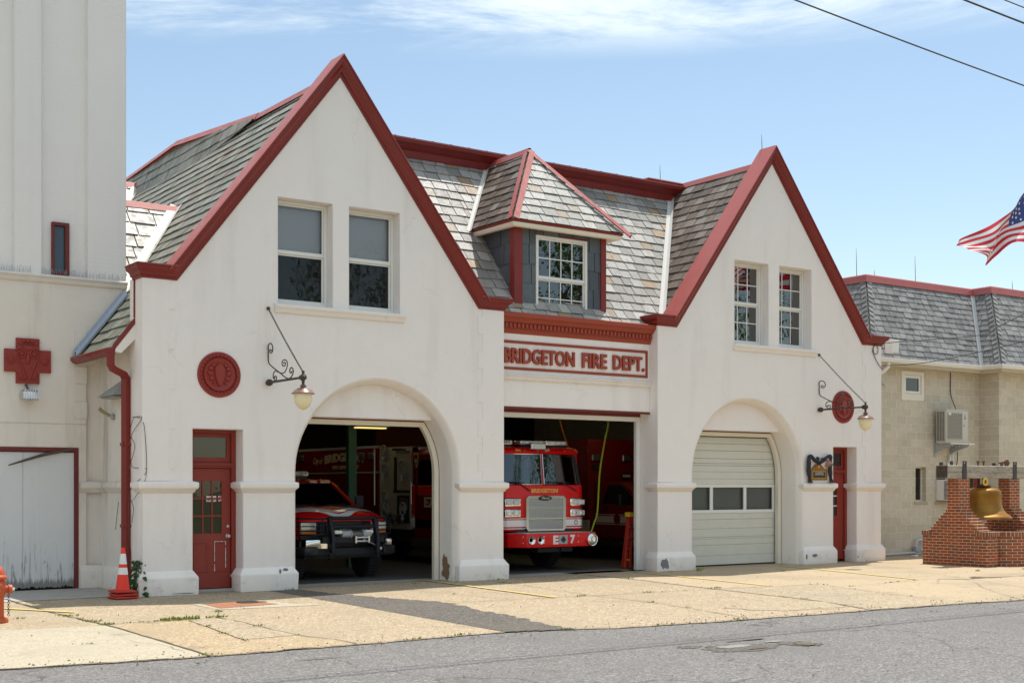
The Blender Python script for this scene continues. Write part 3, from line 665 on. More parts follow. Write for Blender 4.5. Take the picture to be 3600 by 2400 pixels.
# quoins: barely raised blocks up both edges of each wing
for xa, xb, dx in ((7.316, 7.775, .105), (14.504, 14.01, -.105), (18.476, 18.94, .105), (25.704, 25.12, -.105)):
    m = MB(); m.box(min(xa, xb), max(xa, xb), -.010, .03, 1.90, 5.24)
    for k in range(5):
        z0 = 2.10 + k * .66; m.box(min(xb, xb + dx), max(xb, xb + dx), -.0115, .03, z0, z0 + .33)
    m.build('quoin_strip', PLQ, FS)
# window sills
sp = [(0, -.15), (.03, -.148), (.045, -.10), (.05, -.075), (.085, -.06), (.09, -.012), (.08, .0), (0, .012)]
for x0, x1 in ((9.66, 12.26), (20.69, 23.36)):
    m = MB(); k = len(sp); m.add([(x, -p, WZ[0] - .005 + z) for x in (x0, x1) for p, z in sp], [(j, (j + 1) % k, k + (j + 1) % k, k + j) for j in range(k)] + [tuple(range(k))[::-1], tuple(range(k, 2 * k))])
    m.build('window_sill', PLT, FS, bev=.005)
    MB().box(x0 + .07, x1 - .07, -.001, .30, WZ[0] - .03, WZ[0] + .012).build('window_sill', PLT, FS)
r = random.Random(15)
for x, z, rx_ in ((9.86, 5.005, .07), (10.08, 5.0, .10), (10.27, 4.997, .05), (10.50, 5.0, .12)):
    pt = MB(); chip(pt, x, z, rx_, .012, .196, int(x * 10)); pt.build('flaked_paint', REND, FS)
# sash windows
def sash_window(x0, x1, z0, z1, y, grid=None, blind=False, seed=0, parent=FS):
    f = MB(); t = .055
    f.prism(hole(x0, x1, z0, z1), y, y + .10, holes=[hole(x0 + t, x1 - t, z0 + t * 1.3, z1 - t)])
    f.box(x0 + t, x1 - t, y + .012, y + .03, z0 + t * 1.3, z0 + t * 1.3 + .03)
    zm = (z0 + z1) / 2 + .02
    f.box(x0 + t, x1 - t, y + .02, y + .07, zm - .028, zm + .028)
    for (a, b, c, d, yy) in ((x0 + t, x1 - t, zm + .028, z1 - t, .03), (x0 + t, x1 - t, z0 + t * 1.3 + .03, zm - .028, .045)):
        f.prism(hole(a, b, c, d), y + yy, y + yy + .035, holes=[hole(a + .03, b - .03, c + .012, d - .03)])
    win = f.build('window', WHT, parent, bev=.004)
    if grid:
        g_ = MB(); nc, nr = grid
        for (c, d, yy) in ((zm + .04, z1 - t - .03, .04), (z0 + t * 1.3 + .045, zm - .03, .055)):
            for i in range(1, nc): xx = x0 + t + .03 + (x1 - x0 - 2 * t - .06) * i / nc; g_.box(xx - .011, xx + .011, y + yy, y + yy + .014, c, d)
            for i in range(1, nr): zq = c + (d - c) * i / nr; g_.box(x0 + t + .03, x1 - t - .03, y + yy + .0015, y + yy + .0125, zq - .011, zq + .011)
        g_.build('muntins', WHT, win)
    ypane(x0 + t, x1 - t, y + .05, zm, z1 - t, 'pane', GLASS if blind else GLASSC, win)
    ypane(x0 + t, x1 - t, y + .064, z0 + t, zm, 'pane', GLASSC if not blind else GLASS, win)
    if blind:
        b_ = MB(); zz_ = z1 - t
        while zz_ > z0 + t: b_.add([(x0 + t, y + .13, zz_), (x1 - t, y + .13, zz_), (x1 - t, y + .165, zz_ - .046), (x0 + t, y + .165, zz_ - .046)], [(0, 1, 2, 3)]); zz_ -= .052
        b_.build('blind', BLIND, win)
        ypane(x0 + t, x1 - t, y + .072, z0 + t, zm, 'insect_screen', SCRN, win)
    else:
        b_ = MB(); b_.box(x0 - .1, x1 + .1, y + .5, y + .52, z0 - .1, z1 + .1); b_.build('room_darkness', DARK, win)  # dark sheet standing in for the unlit room behind the panes
    return win
SCRN = glass('screen_mesh', (.20, .19, .185), 1.3, .6, .6)
for i, (a, b) in enumerate(WL): sash_window(a + .004, b - .004, WZ[0] + .015, WZ[1] - .004, .21, None, True)
for i, (a, b) in enumerate(WR): sash_window(a + .004, b - .004, WZ[0] + .015, WZ[1] - .004, .24, (3, 2))
# ---------------- gable trim: crown moulding along eave returns and rakes, metal coping on top
TP = [(-.03, 0), (-.03, .022), (.012, .03), (.022, .06), (.06, .066), (.085, .085), (.115, .125), (.135, .135), (.168, .138), (.172, .15), (.19, .15), (.196, .13)]
def rake_trim(xl, xel, xa, xer, xr, back_l, back_r, zE=5.25, zA=9.19):
    dl = Vector((xa - xel, 0, zA - zE)).normalized(); dr = Vector((xer - xa, 0, zE - zA)).normalized()
    F = Vector((0, -1, 0)); Z = Vector((0, 0, 1))
    path = [(xl, back_l, zE), (xl, 0, zE), (xel, 0, zE), (xa, 0, zA), (xer, 0, zE), (xr, 0, zE), (xr, back_r, zE)]
    fr = [(Z, Vector((-1, 0, 0))), (Z, F), (Vector((-dl.z, 0, dl.x)), F), (Vector((-dr.z, 0, dr.x)), F), (Z, F), (Z, Vector((1, 0, 0)))]
    MB().sweep(path, fr, TP + [(-.03, -.005)][:0], closed_prof=True).build('gable_trim', RED, FS, smooth=25)
    cp = [(.192, .16), (.205, .16), (.212, .10), (.212, -.36), (.10, -.37), (.10, -.34), (.19, -.30), (.196, .10)]
    MB().sweep(path[2:5], fr[2:4], cp).build('gable_coping', COP, FS, smooth=25)
    for (p, q, f_) in ((path[1], path[2], 0), (path[4], path[5], 1)):
        m = MB(); x0, x1 = sorted((p[0], q[0])); x0 -= .13 * (f_ == 0); x1 += .13 * (f_ == 1); m.box(x0, x1, -.145, .40, zE + .19, zE + .204); m.build('gable_coping', COP, FS)
rake_trim(7.32, 7.89, 10.94, 13.93, 14.5, .42, .42)
rake_trim(18.48, 19.0, 21.92, 25.02, 25.70, .42, .42)
# ---------------- body of the building behind the fronts
m = MB(); m.box(7.42, 7.72, .36, 2.6, 0, 4.62); m.box(7.321, 7.6, .05, .359, 0, 5.2); m.build('side_wall', PLD, FS)
MB().box(25.4, 25.69, .6, 14, 0, 5.2).build('side_wall', PL, FS)
MB().rings(7.42, 7.6, .5, 2.35, [(o_, z) for o_, z in lg]).build('string_course', PLD, FS)
MB().rings(7.42, 7.6, .5, 2.35, [(o_ * .8, z) for o_, z in pl]).build('plinth', PLD, FS)
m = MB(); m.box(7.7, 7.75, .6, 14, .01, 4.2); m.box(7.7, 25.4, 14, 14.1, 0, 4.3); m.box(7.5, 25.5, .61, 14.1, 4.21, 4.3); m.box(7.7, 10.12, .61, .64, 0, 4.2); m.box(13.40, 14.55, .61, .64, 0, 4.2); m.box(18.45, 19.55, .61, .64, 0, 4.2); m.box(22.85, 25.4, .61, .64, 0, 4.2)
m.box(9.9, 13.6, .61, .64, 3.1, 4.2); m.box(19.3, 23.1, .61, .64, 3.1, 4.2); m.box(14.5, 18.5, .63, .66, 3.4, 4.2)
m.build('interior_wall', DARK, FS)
MB().box(7.6, 25.5, 14.1, 14.3, 0, 9.0).build('back_wall', PL, FS)
m = MB(); MB().box(19.3, 22.6, 13.7, 13.95, 2.2, 3.9).build('plank_panel', solid('orange_boards', (.30, .08, .025), .7), FS)
for x in (13.76, 16.6): MB().box(x, x + .20, 5.0, 5.14, 0, 4.2).build('post', GREEN, FS)
MB().box(18.3, 18.55, 8.2, 8.4, 0, 4.2).build('post', GREEN, FS)
MB().box(13.55, 14.27, 4.2, 4.36, 3.075, 3.10).build('ceiling_lamp', LAMPY, FS); MB().box(13.5, 14.32, 4.15, 4.41, 3.102, 3.15).build('lamp_reflector', GREYM, FS)
for x, y in ((17.7, 3.0), (19.6, 3.0), (14.0, 7.0), (14.0, 10.5), (18.9, 8.0)): MB().box(x, x + 1.2, y, y + .14, 3.72, 3.79).build('ceiling_lamp', LAMPON, FS)
# ---------------- roofs (all at one pitch, 1.29 : 1)
k_ = sqrt(1 + 1.29 ** 2); VX, VZ = 1 / k_, 1.29 / k_
ZR = 9.2
m = slates(MB(), (6.97, 0, ZR - 1.29 * 3.97), (0, -1, 0), (VX, 0, VZ), [(-12, 0), (-.375, 0), (-.375, 3.97 * k_), (-12, 3.97 * k_)], ex=.262, wid=.40, seed=2, lift=.026); m.build('roof_slope', SL_G, FS, fix=False)
slates(MB(), (14.9, 0, ZR - 1.29 * 3.96), (0, 1, 0), (-VX, 0, VZ), [(.375, 0), (.9, 0), (3.6, 3.96 * k_), (.375, 3.96 * k_)], seed=3).build('roof_slope', SL_B, FS, fix=False)
# right wing, slope facing left, running into the valley
vb = lambda z: .3 + (z - 5.25) / 1.29
V0 = (21.92 - 18.3) * k_
slates(MB(), (18.3, 0, ZR - 1.29 * 3.62), (0, -1, 0), (VX, 0, VZ), [(-.375, (5.35 - 4.53) / VZ), (-.375, V0), (-vb(ZR), V0)], ex=.262, wid=.32, seed=4).build('roof_slope', SL_B, FS, fix=False)
slates(MB(), (26.0, 0, ZR - 1.29 * 4.08), (0, 1, 0), (-VX, 0, VZ), [(.375, 0), (9, 0), (9, 4.08 * k_), (.375, 4.08 * k_)], seed=5).build('roof_slope', SL_B, FS, fix=False)
# long middle slope (mansard) from the sign wall up to the deck
H = (8.86 - 5.15) * k_ / 1.29
mx = lambda v: (v * VZ)
sl = MB(); bz = 5.15
for reg in ([(13.6, 0), (15.0, 0), (15.0, H), (10.9, H)], [(15.0, 0), (17.5, 0), (17.5, H), (15.0, H)], [(17.5, 0), (18.80, 0), (18.80 + H * VX, H), (17.5, H)]):
    slates(sl, (0, .3 - .1 / 1.29, bz), (1, 0, 0), (0, VX, VZ), reg, ex=.262, wid=.30, seed=11 if reg[0][0] < 15 else (12 if reg[0][0] < 17 else 13))
sl.build('roof_slope', SL_F, FS, fix=False)
# valley gutters
def valley(pts, wd, lift, up=(0, -.6, .8)):
    m = MB(); a, b = Vector(pts[0]), Vector(pts[1]); t = (b - a).normalized(); 
    for n_, nm in pts[2]:
        n_ = Vector(n_); s_ = t.cross(n_).normalized(); s_ = s_ if s_.dot(Vector(nm)) > 0 else -s_
        m.add([a + n_ * lift, b + n_ * lift, b + n_ * lift + s_ * wd, a + n_ * lift + s_ * wd], [(0, 1, 2, 3)])
    m.build('valley_flashing', WFL, FS, smooth=0)
NL, NF, NR = (-VZ, 0, VX), (0, -VZ, VX), (VZ, 0, VX)
pz = lambda z: (21.92 - (ZR - z) / 1.29, vb(z), z)
valley((pz(5.15), pz(8.88), [(NL, (0, -1, 0)), (NF, (-1, 0, 0))]), .115, .036)
# deck cornice along the top of the middle slope
cpf = [(3.10, 8.74), (3.02, 8.76), (2.99, 8.78), (2.965, 8.92), (2.92, 8.945), (2.885, 8.98), (2.83, 9.03), (2.80, 9.045), (2.79, 9.10), (2.82, 9.125), (3.05, 9.17), (3.5, 9.22)]
m = MB(); n = len(cpf); xs = [12.2 + i * .74 for i in range(14)]; xs[-1] = 21.86
m.add([(x, y, z) for x in (11.1, 21.86) for y, z in cpf], [(j, j + 1, n + j + 1, n + j) for j in range(n - 1)] + [tuple(range(n, 2 * n)), tuple(range(n))[::-1]])
m.build('deck_cornice', RED, FS, smooth=25)
m = MB()
for i in range(23): x = 11.4 + i * .46; m.add([(x + d, y, z + h) for d in (-.012, .012) for (y, z, h) in ((2.80, 9.12, .0), (2.80, 9.125, .03), (3.5, 9.22, .035), (3.5, 9.22, 0))], [(0, 1, 2, 3), (7, 6, 5, 4), (1, 5, 6, 2), (0, 4, 5, 1)])
m.box(11.1, 21.9, 2.782, 2.80, 9.105, 9.14)
m.build('deck_seams', COP, FS)
MB().add([(10.9, 3.45, 9.21), (21.92, 3.45, 9.21), (21.92, 12, 9.3), (10.9, 12, 9.3)], [(0, 1, 2, 3)]).build('deck', COP, FS)
MB().box(20.75, 21.9, 2.9, 3.3, 9.17, 9.25).build('deck_cap', RED, FS, bev=.03)
def cap(pts, w_, h_, n=4): return MB().tube(pts, w_, 4, rot=pi / 4)
def ridge(pts, wd=.11):
    m = MB(); P = [Vector(p) for p in pts]
    for a, b in zip(P, P[1:]):
        t = (b - a).normalized(); s_ = t.cross(Vector((0, 0, 1))).normalized(); d = Vector((0, 0, 1))
        q = [(-1, -.12), (-.25, .02), (.25, .02), (1, -.12)]
        m.add([p + s_ * (x * wd) + d * z for p in (a, b) for x, z in q], [(0, 1, 5, 4), (1, 2, 6, 5), (2, 3, 7, 6)])
    return m
ridge([(10.94, .3, ZR + .04), (10.90, 3.45, ZR + .05)]).build('ridge_cap', COP, FS)
ridge([(21.92, .3, ZR + .03), (21.92, 3.4, ZR + .03)]).build('ridge_cap', COP, FS)
slates(MB(), (10.62, 0, 8.76), (0, -1, 0), (.35, 0, 1), [(-3.4, .36), (-3.4, .43), (-7.9, .84), (-11.6, .66), (-11.6, 0), (-5.5, 0)], ex=.262, wid=.40, seed=23).build('roof_slope', SL_G, FS, fix=False)
ridge([(10.91, 3.40, 9.27), (10.91, 7.9, 9.68), (10.91, 11.6, 9.50)], .12).build('ridge_cap', COP, FS)
# two cross roofs on the left, running behind the tower
for (yr, zr, zb, xl, sd) in ((4.08, 7.31, 5.28, 5.8, 21), (10.24, 9.12, 7.4, 5.8, 22)):
    hh = (zr - zb) * k_ / 1.29; xv = lambda z: 10.94 - (ZR - z) / 1.29
    slates(MB(), (0, yr - (zr - zb) / 1.29, zb), (1, 0, 0), (0, VX, VZ), [(xl, 0), (xv(zb), 0), (xv(zr), hh), (xl, hh)], ex=.33, wid=.46, gap=.011, seed=sd).build('roof_slope', SL_F, FS, fix=False)
    ridge([(xl, yr, zr + .02), (xv(zr), yr, zr + .02)], .12).build('ridge_cap', COP, FS)
    valley(((xv(zb), yr - (zr - zb) / 1.29, zb), (xv(zr), yr, zr), [(NL, (0, -1, 0)), (NF, (-1, 0, 0))]), .17, .036)
    MB().add([(xl, yr, zr), (xv(zr), yr, zr), (xv(zr), yr + 2, zr - 2.6), (xl, yr + 2, zr - 2.6)], [(0, 1, 2, 3)]).build('roof_slope', SL_F, FS)
# ---------------- dormer
DX0, DX1, DY, DZ = 15.12, 17.42, .50, 7.06
d_ = MB()
slates(d_, (DX0, DY, 5.1), (1, 0, 0), (0, 0, 1), [(0, 0), (.53, 0), (.53, 2.0), (0, 2.0)], ex=.40, wid=.30, lift=.012, seed=31, th=.008)
slates(d_, (DX0, DY, 5.1), (1, 0, 0), (0, 0, 1), [(1.8, 0), (2.3, 0), (2.3, 2.0), (1.8, 2.0)], ex=.40, wid=.30, lift=.012, seed=32, th=.008)
slates(d_, (DX0, DY, 5.1), (1, 0, 0), (0, 0, 1), [(.53, 1.78), (1.8, 1.78), (1.8, 2.0), (.53, 2.0)], ex=.40, wid=.34, lift=.012, seed=33, th=.008)
slates(d_, (DX0, 0, 5.1), (0, -1, 0), (0, 0, 1), [(-2.0, 0), (-DY, 0), (-DY, 2.0), (-2.0, 2.0)], ex=.40, wid=.42, lift=.012, seed=34, th=.008)
d_.box(DX1 - .02, DX1, DY, 2.0, 5.1, 7.1)
dm = d_.build('dormer', SL_D, FS, fix=False)
m = MB()
for x0, x1 in ((DX0 - .04, DX0 + .165), (DX1 - .11, DX1 + .03)): m.box(x0, x1, DY - .05, DY + .12, 5.15, DZ)
m.box(15.63, 16.95, DY - .02, DY + .03, 6.915, 6.955); m.build('corner_board', RED, dm, bev=.008)
ex_, ey = 1.41, .19; xc = (DX0 + DX1) / 2; ZA = DZ + .045 + 1.29 * ex_; ya = ey + ex_
hL = ex_ * k_
slates(MB(), (xc - ex_, 0, DZ + .045), (0, -1, 0), (VX, 0, VZ), [(-vb(DZ + .045), 0), (-ey, 0), (-ya, hL), (-vb(ZA), hL)], ex=.235, wid=.3, seed=41).build('dormer_roof', SL_B, dm, fix=False)
slates(MB(), (xc + ex_, 0, DZ + .045), (0, 1, 0), (-VX, 0, VZ), [(ey, 0), (vb(DZ + .045), 0), (vb(ZA), hL), (ya, hL)], ex=.235, wid=.3, seed=42).build('dormer_roof', SL_B, dm, fix=False)
slates(MB(), (xc, ey, DZ + .045), (1, 0, 0), (0, VX, VZ), [(-ex_, 0), (ex_, 0), (0, hL)], ex=.235, wid=.33, seed=43).build('dormer_roof', SL_F, dm, fix=False)
def hipcap(a, b, wd=.085):
    a, b = Vector(a), Vector(b); m = MB(); t = (b - a).normalized()
    for nn, nm in ((NL, (-1, 0, 0)), (NF, (0, -1, 0)), (NR, (1, 0, 0))):
        n_ = Vector(nn)
        if abs(t.dot(n_)) > .08: continue
        s_ = t.cross(n_).normalized(); s_ = s_ if s_.dot(Vector((0, 0, -1))) > 0 else -s_
        m.add([a + n_ * .04, b + n_ * .04, b + n_ * .04 + s_ * wd, a + n_ * .04 + s_ * wd], [(0, 1, 2, 3)])
    return m
hipcap((xc - ex_, ey, DZ + .06), (xc, ya, ZA + .02), .12).build('hip_cap', COP, dm, smooth=0)
hipcap((xc + ex_ + .14, ey - .10, DZ + .0), (xc, ya, ZA + .02), .12).build('hip_cap', COP, dm, smooth=0)
ridge([(xc, ya - .03, ZA + .05), (xc, vb(ZA) + .05, ZA + .05)], .10).build('hip_cap', COP, dm)
pv0 = lambda z: (xc - (ZA - z) / 1.29, vb(z), z)
valley((pv0(DZ - .02), pv0(ZA), [(NL, (0, -1, 0)), (NF, (-1, 0, 0))]), .085, .034)
m = MB()
e2 = ex_ - .03
for (a, b) in (((xc - ex_, 1.9), (xc - ex_, ey)), ((xc - ex_, ey), (xc + ex_, ey)), ((xc + ex_, ey), (xc + ex_, 1.9))): pass
pth = [(xc - e2, vb(DZ) + .05, DZ), (xc - e2, ey + .03, DZ), (xc + e2, ey + .03, DZ), (xc + e2, vb(DZ) + .05, DZ)]; Zv = Vector((0, 0, 1)); frr = [(Zv, Vector((-1, 0, 0))), (Zv, Vector((0, -1, 0))), (Zv, Vector((1, 0, 0)))]
MB().sweep(pth, frr, [(.045, .03), (.045, -.10), (.0, -.1), (0, .02), (.02, .04), (.04, .045)]).build('eave_edge', RED, dm, smooth=25)
MB().sweep(pth, frr, [(-.003, .012), (-.003, -.24), (-.02, -.25), (-.085, -.10), (-.085, -.02), (-.06, .0), (-.03, .008)]).build('eave_moulding', CRM, dm, smooth=25)
MB().box(xc - e2 + .02, xc + e2 - .02, ey + .06, 1.7, DZ - .03, DZ - .012).build('eave_soffit', CRM, dm)
sash_window(15.63, 16.95, 5.16, 6.91, DY - .035, (4, 2))
# ---------------- sign bay
crn = [(.25, 4.835), (.235, 4.84), (.205, 4.88), (.20, 4.93), (.185, 4.935), (.18, 5.04), (.145, 5.05), (.12, 5.08), (.08, 5.13), (.05, 5.14), (.045, 5.225), (.06, 5.24), (.34, 5.245), (.34, 4.84)]
x0, x1 = 14.5, 18.5; n = len(crn); m = MB(); m.add([(x, y, z) for x in (x0, x1) for y, z in crn], [(j, (j + 1) % n, n + (j + 1) % n, n + j) for j in range(n)] + [tuple(range(n))[::-1], tuple(range(n, 2 * n))])
for i in range(40):
    x = x0 + .06 + i * .0985; m.box(x, x + .055, .150, .185, 4.945, 5.035); m.box(x + .04, x + .062, .166, .186, 4.945, 4.99)
for i in range(80): x = x0 + .03 + i * .0495; m.ball((x, .205, 4.905), .017, .012, .02, 6)
m.build('sign_cornice', SGN, FS, smooth=30)
sg = MB(); sx0, sx1, sz0, sz1 = 14.58, 18.41, 4.12, 4.70
sg.prism(hole(sx0, sx1, sz0, sz1), .228, .255, holes=[hole(sx0 + .055, sx1 - .055, sz0 + .055, sz1 - .055)]); sg.prism(hole(sx0 + .012, sx1 - .012, sz0 + .012, sz1 - .012), .215, .235, holes=[hole(sx0 + .04, sx1 - .04, sz0 + .04, sz1 - .04)])
sign = sg.build('sign_panel', SGN, FS, bev=.004)
def letters(txt, xa, xb, za, zb, b=.028): MB().text(txt, (xa, .247, za), (1, 0, 0), (0, 0, 1), xb - xa, zb - za, .05, b).build('lettering', SGN, sign, smooth=0)
letters('BRIDGETON', 14.665, 16.42, 4.245, 4.555); letters('FIRE', 16.62, 17.27, 4.245, 4.555); letters('DEPT.', 17.44, 18.30, 4.245, 4.555)
l2 = [(.25, 3.90), (.235, 3.90), (.215, 3.935), (.205, 3.94), (.20, 3.985), (.165, 4.0), (.16, 4.02), (.25, 4.055)]
n = len(l2); m = MB(); m.add([(x, y, z) for x in (14.5, 18.48) for y, z in l2], [(j, (j + 1) % n, n + (j + 1) % n, n + j) for j in range(n)] + [tuple(range(n)), tuple(range(n, 2 * n))[::-1]])
for i in range(54): m.ball((14.56 + i * .0735, .222, 3.925), .024, .014, .016, 6)
m.build('sign_ledge', PLT, FS)
MB().box(14.5, 18.48, .56, .66, 3.30, 3.395).box(14.5, 18.48, .24, .262, 3.345, 3.392).build('bay_lintel', DRKRED, FS, bev=.006)
m = MB(); m.box(18.37, 18.475, .555, .65, 0, 3.30); m.box(14.52, 14.62, .555, .65, 0, 3.30); m.box(14.62, 18.37, .565, .65, 3.20, 3.30); m.build('bay_frame', WHT, FS, bev=.006)
# ---------------- terracotta medallions
for mx_ in (8.645, 24.32):
    m = MB().lathe([(0, -.005), (.30, -.005), (.31, -.02), (.365, -.03), (.385, -.02), (.388, .02), (0, .02)], (mx_, 0, 3.695), 'y', 40)
    m.lathe([(0, -.03), (.235, -.028), (.255, -.04), (.275, -.04), (.285, -.01), (0, -.0)], (mx_, 0, 3.695), 'y', 40)
    for i in range(30):
        a = 2 * pi * i / 30; m.ball((mx_ + .325 * cos(a), -.03, 3.695 + .325 * sin(a)), .024, .018, .024, 8)
    m.prism([(mx_ + x, 3.695 + z) for x, z in ((-.09, .10), (-.05, .155), (0, .19), (.05, .155), (.09, .10), (.075, -.05), (.03, -.16), (0, -.20), (-.03, -.16), (-.075, -.05))], -.058, -.02)
    for s_ in (-1, 1):
        for (x, z, r_) in ((.15, .10, .045), (.165, .02, .05), (.14, -.07, .045), (.11, .15, .035), (.10, -.14, .03)): m.ball((mx_ + s_ * x, -.035, 3.695 + z), r_, .03, r_ * .8, 10)
    m.build('medallion', MED, FS)
# ---------------- red personnel doors
def personnel(x0, x1, zt, y, glass_lo, cols, simple=False):
    zb = 2.12
    m = MB().prism([(x0, 0), (x0 + .08, 0), (x0 + .08, zt - .06), (x1 - .08, zt - .06), (x1 - .08, 0), (x1, 0), (x1, zt), (x0, zt)], y, y + .16)
    m.box(x0 + .08, x1 - .08, y + .0, y + .14, zb, zb + .10); m.prism(hole(x0 + .08, x1 - .08, zb + .10, zt - .06), y + .05, y + .11, holes=[hole(x0 + .15, x1 - .15, zb + .18, zt - .13)])
    m.box(x0 + .08, x1 - .08, y - .03, y + .05, zb + .04, zb + .075)
    fr = m.build('door_frame', DOOR, FS, bev=.006)
    ypane(x0 + .14, x1 - .14, y + .075, zb + .16, zt - .11, 'transom_pane', GLASSD, fr)
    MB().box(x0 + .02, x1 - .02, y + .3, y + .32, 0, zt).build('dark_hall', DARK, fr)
    d = MB(); a, b = x0 + .085, x1 - .085
    if simple: gl = hole(a + .10, a + .435, 1.10, 1.82)
    else: gl = hole(a + .06, b - .16, glass_lo, 1.90)
    d.prism(hole(a, b, .06, zb - .004), y + .045, y + .09, holes=[gl])
    if not simple:
        for (p0, p1) in ((a + .06, a + .06 + .26), (b - .30, b - .08)):
            d.prism(hole(p0, p1, .34, .86), y + .038, y + .05, holes=[hole(p0 + .03, p1 - .03, .37, .83)])
    else: d.prism(hole(b - .02, b - .01, .06, 2.05), y + .03, y + .06)
    dr = d.build('door', DOOR, FS, bev=.004)
    gx0, gx1, gz0, gz1 = gl[0][0], gl[1][0], gl[0][1], gl[2][1]
    ypane(gx0, gx1, y + .066, gz0, gz1, 'door_pane', GLASSD, dr)
    mu = MB()
    nc, nr = (cols, 3) if not simple else (2, 3)
    for i in range(1, nc): xx = gx0 + (gx1 - gx0) * i / nc; mu.box(xx - .014, xx + .014, y + .05, y + .08, gz0, gz1)
    for i in range(1, nr): zq = gz0 + (gz1 - gz0) * i / nr; mu.box(gx0, gx1, y + .0515, y + .0785, zq - .014, zq + .014)
    mu.build('door_muntins', WHT if simple else DOOR, dr)
    kx = b - .05 if not simple else b - .04
    if not simple:
        MB().lathe([(0, -.075), (.028, -.07), (.034, -.045), (.018, -.03), (.018, -.005), (.036, 0), (.036, .004), (0, .004)], (kx, y + .045, .95), 'y', 14).build('door_knob', ALU, dr)
        MB().lathe([(0, -.02), (.024, -.018), (.026, .0), (0, .004)], (kx, y + .045, 1.12), 'y', 14).build('door_lock', ALU, dr)
        MB().box(x0 - .01, x1 + .01, y - .06, y + .1, .0, .05).build('threshold', SILLC, FS, bev=.006)
        st = MB().box(a + .30, a + .475, y + .058, y + .062, 1.545, 1.64); sk = st.build('no_smoking_sticker', LETW, dr)
        MB().text('NO', (a + .355, y + .0575, 1.60), (1, 0, 0), (0, 0, 1), .06, .03, .002, .01).text('SMOKING', (a + .31, y + .0575, 1.555), (1, 0, 0), (0, 0, 1), .155, .033, .002, .01).build('sticker_text', BLK, dr, smooth=0)
        MB().box(a + .515, a + .60, y + .058, y + .062, 1.55, 1.64).build('no_smoking_sticker', LETW, dr)
        r_ = MB(); r_.tube([(a + .557 + .036 * cos(2 * pi * i / 16), y + .056, 1.595 + .036 * sin(2 * pi * i / 16)) for i in range(16)], .006, 6, closed=True); r_.tube([(a + .533, y + .056, 1.57), (a + .581, y + .056, 1.62)], .005, 6); r_.build('sticker_text', CARRED, dr)
    return dr
personnel(8.18, 9.08, 2.775, .30, 1.0, 3)
personnel(23.98, 24.81, 2.745, .29, 1.0, 2, simple=True)
# scraped edge of one door panel, flaking unevenly
r = random.Random(6); m = MB()
for (p, q) in (((8.705, .36), (8.705, .86)), ((8.705, .86), (8.905, .86)), ((8.905, .86), (8.905, .36))):
    for i in range(9):
        if r.random() < .35: continue
        x0, z0 = p[0] + (q[0] - p[0]) * i / 9, p[1] + (q[1] - p[1]) * i / 9; x1, z1 = p[0] + (q[0] - p[0]) * (i + 1) / 9, p[1] + (q[1] - p[1]) * (i + 1) / 9; w_ = r.uniform(.003, .007)
        m.box(min(x0, x1) - w_, max(x0, x1) + w_, .334, .337, min(z0, z1) - w_, max(z0, z1) + w_)
m.build('scraped_paint', WHT, FS)
# ---------------- sectional garage door in the right arch
cx, R = AC[1]; ri = R - .22
gd = MB(); zs_ = [.03, .24, .48, .62, .66, .85, 1.06, 1.20, 1.85, 1.98, 2.14, 2.28, 2.33, 2.44, 2.62, 2.78, 2.93]
def halfw(z): return ri + .04 if z < ZS else sqrt(max(.01, (ri + .04) ** 2 - (z - ZS) ** 2))
for i, (za, zb) in enumerate(zip(zs_, zs_[1:])):
    if za == 1.20: continue
    q = [(cx - halfw(za), za + .003), (cx + halfw(za), za + .003), (cx + halfw(zb), zb - .003), (cx - halfw(zb), zb - .003)]
    gd.prism(q, .70 + (.004 if i % 2 else 0), .74)
gd.box(cx - ri, cx + ri, .715, .73, .03, 1.2); gd.box(cx - ri, cx + ri, .715, .73, 1.85, 2.2)
gdo = gd.build('garage_door', GDOOR, FS, bev=.002)
m = MB(); xs_ = [cx - ri - .02, cx - .83, cx + .30, cx + ri + .02]
m.box(xs_[0], xs_[-1], .69, .735, 1.20, 1.275); m.box(xs_[0], xs_[-1], .69, .735, 1.785, 1.85)
for x in (xs_[0] + .03, cx - .49, cx + .57, xs_[-1] - .05): m.box(x - .045, x + .045, .692, .733, 1.275, 1.785)
m.build('glazing_frame', WHT, gdo, bev=.004)
ypane(xs_[0], xs_[-1], .712, 1.27, 1.79, 'garage_pane', GLASS, gdo); MB().box(xs_[0], xs_[-1], .80, .82, 1.2, 1.9).build('pane_backing', solid('frosted_backing', (.20, .205, .195), .7), gdo)
MB().box(cx - ri, cx + ri, .70, .735, .0, .03).build('bottom_seal', PLASTB, gdo)
# ---------------- low eave on the left: gutter, rake board, downpipe
gp = [(0, 0), (.0, .115), (-.012, .115), (-.03, .10), (-.09, .075), (-.115, .02), (-.115, .0), (-.10, -.01)]
m = MB(); n = 7; prof = [(.02, .10), (-.10, .10), (-.112, .085), (-.105, .04), (-.07, .0), (-.03, -.02), (.02, -.02)]
m.add([(6.97 + x, y, 3.985 + z) for y in (.34, 2.42) for x, z in prof], [(j, (j + 1) % n, n + (j + 1) % n, n + j) for j in range(n)] + [tuple(range(n))[::-1], tuple(range(n, 2 * n))])
m.build('gutter', RED, FS, bev=.005)
MB().prism([(7.36, 4.66), (6.95, 4.13), (6.95, 4.02), (7.36, 4.55)], .335, .372).box(7.298, 7.322, .33, .37, 4.6, 5.24).build('rake_board', RED, FS, bev=.005)
MB().prism([(7.36, 4.545), (6.96, 4.02), (7.09, 4.0), (7.36, 4.28)], .345, 2.3).build('eave_soffit', PLT, FS)
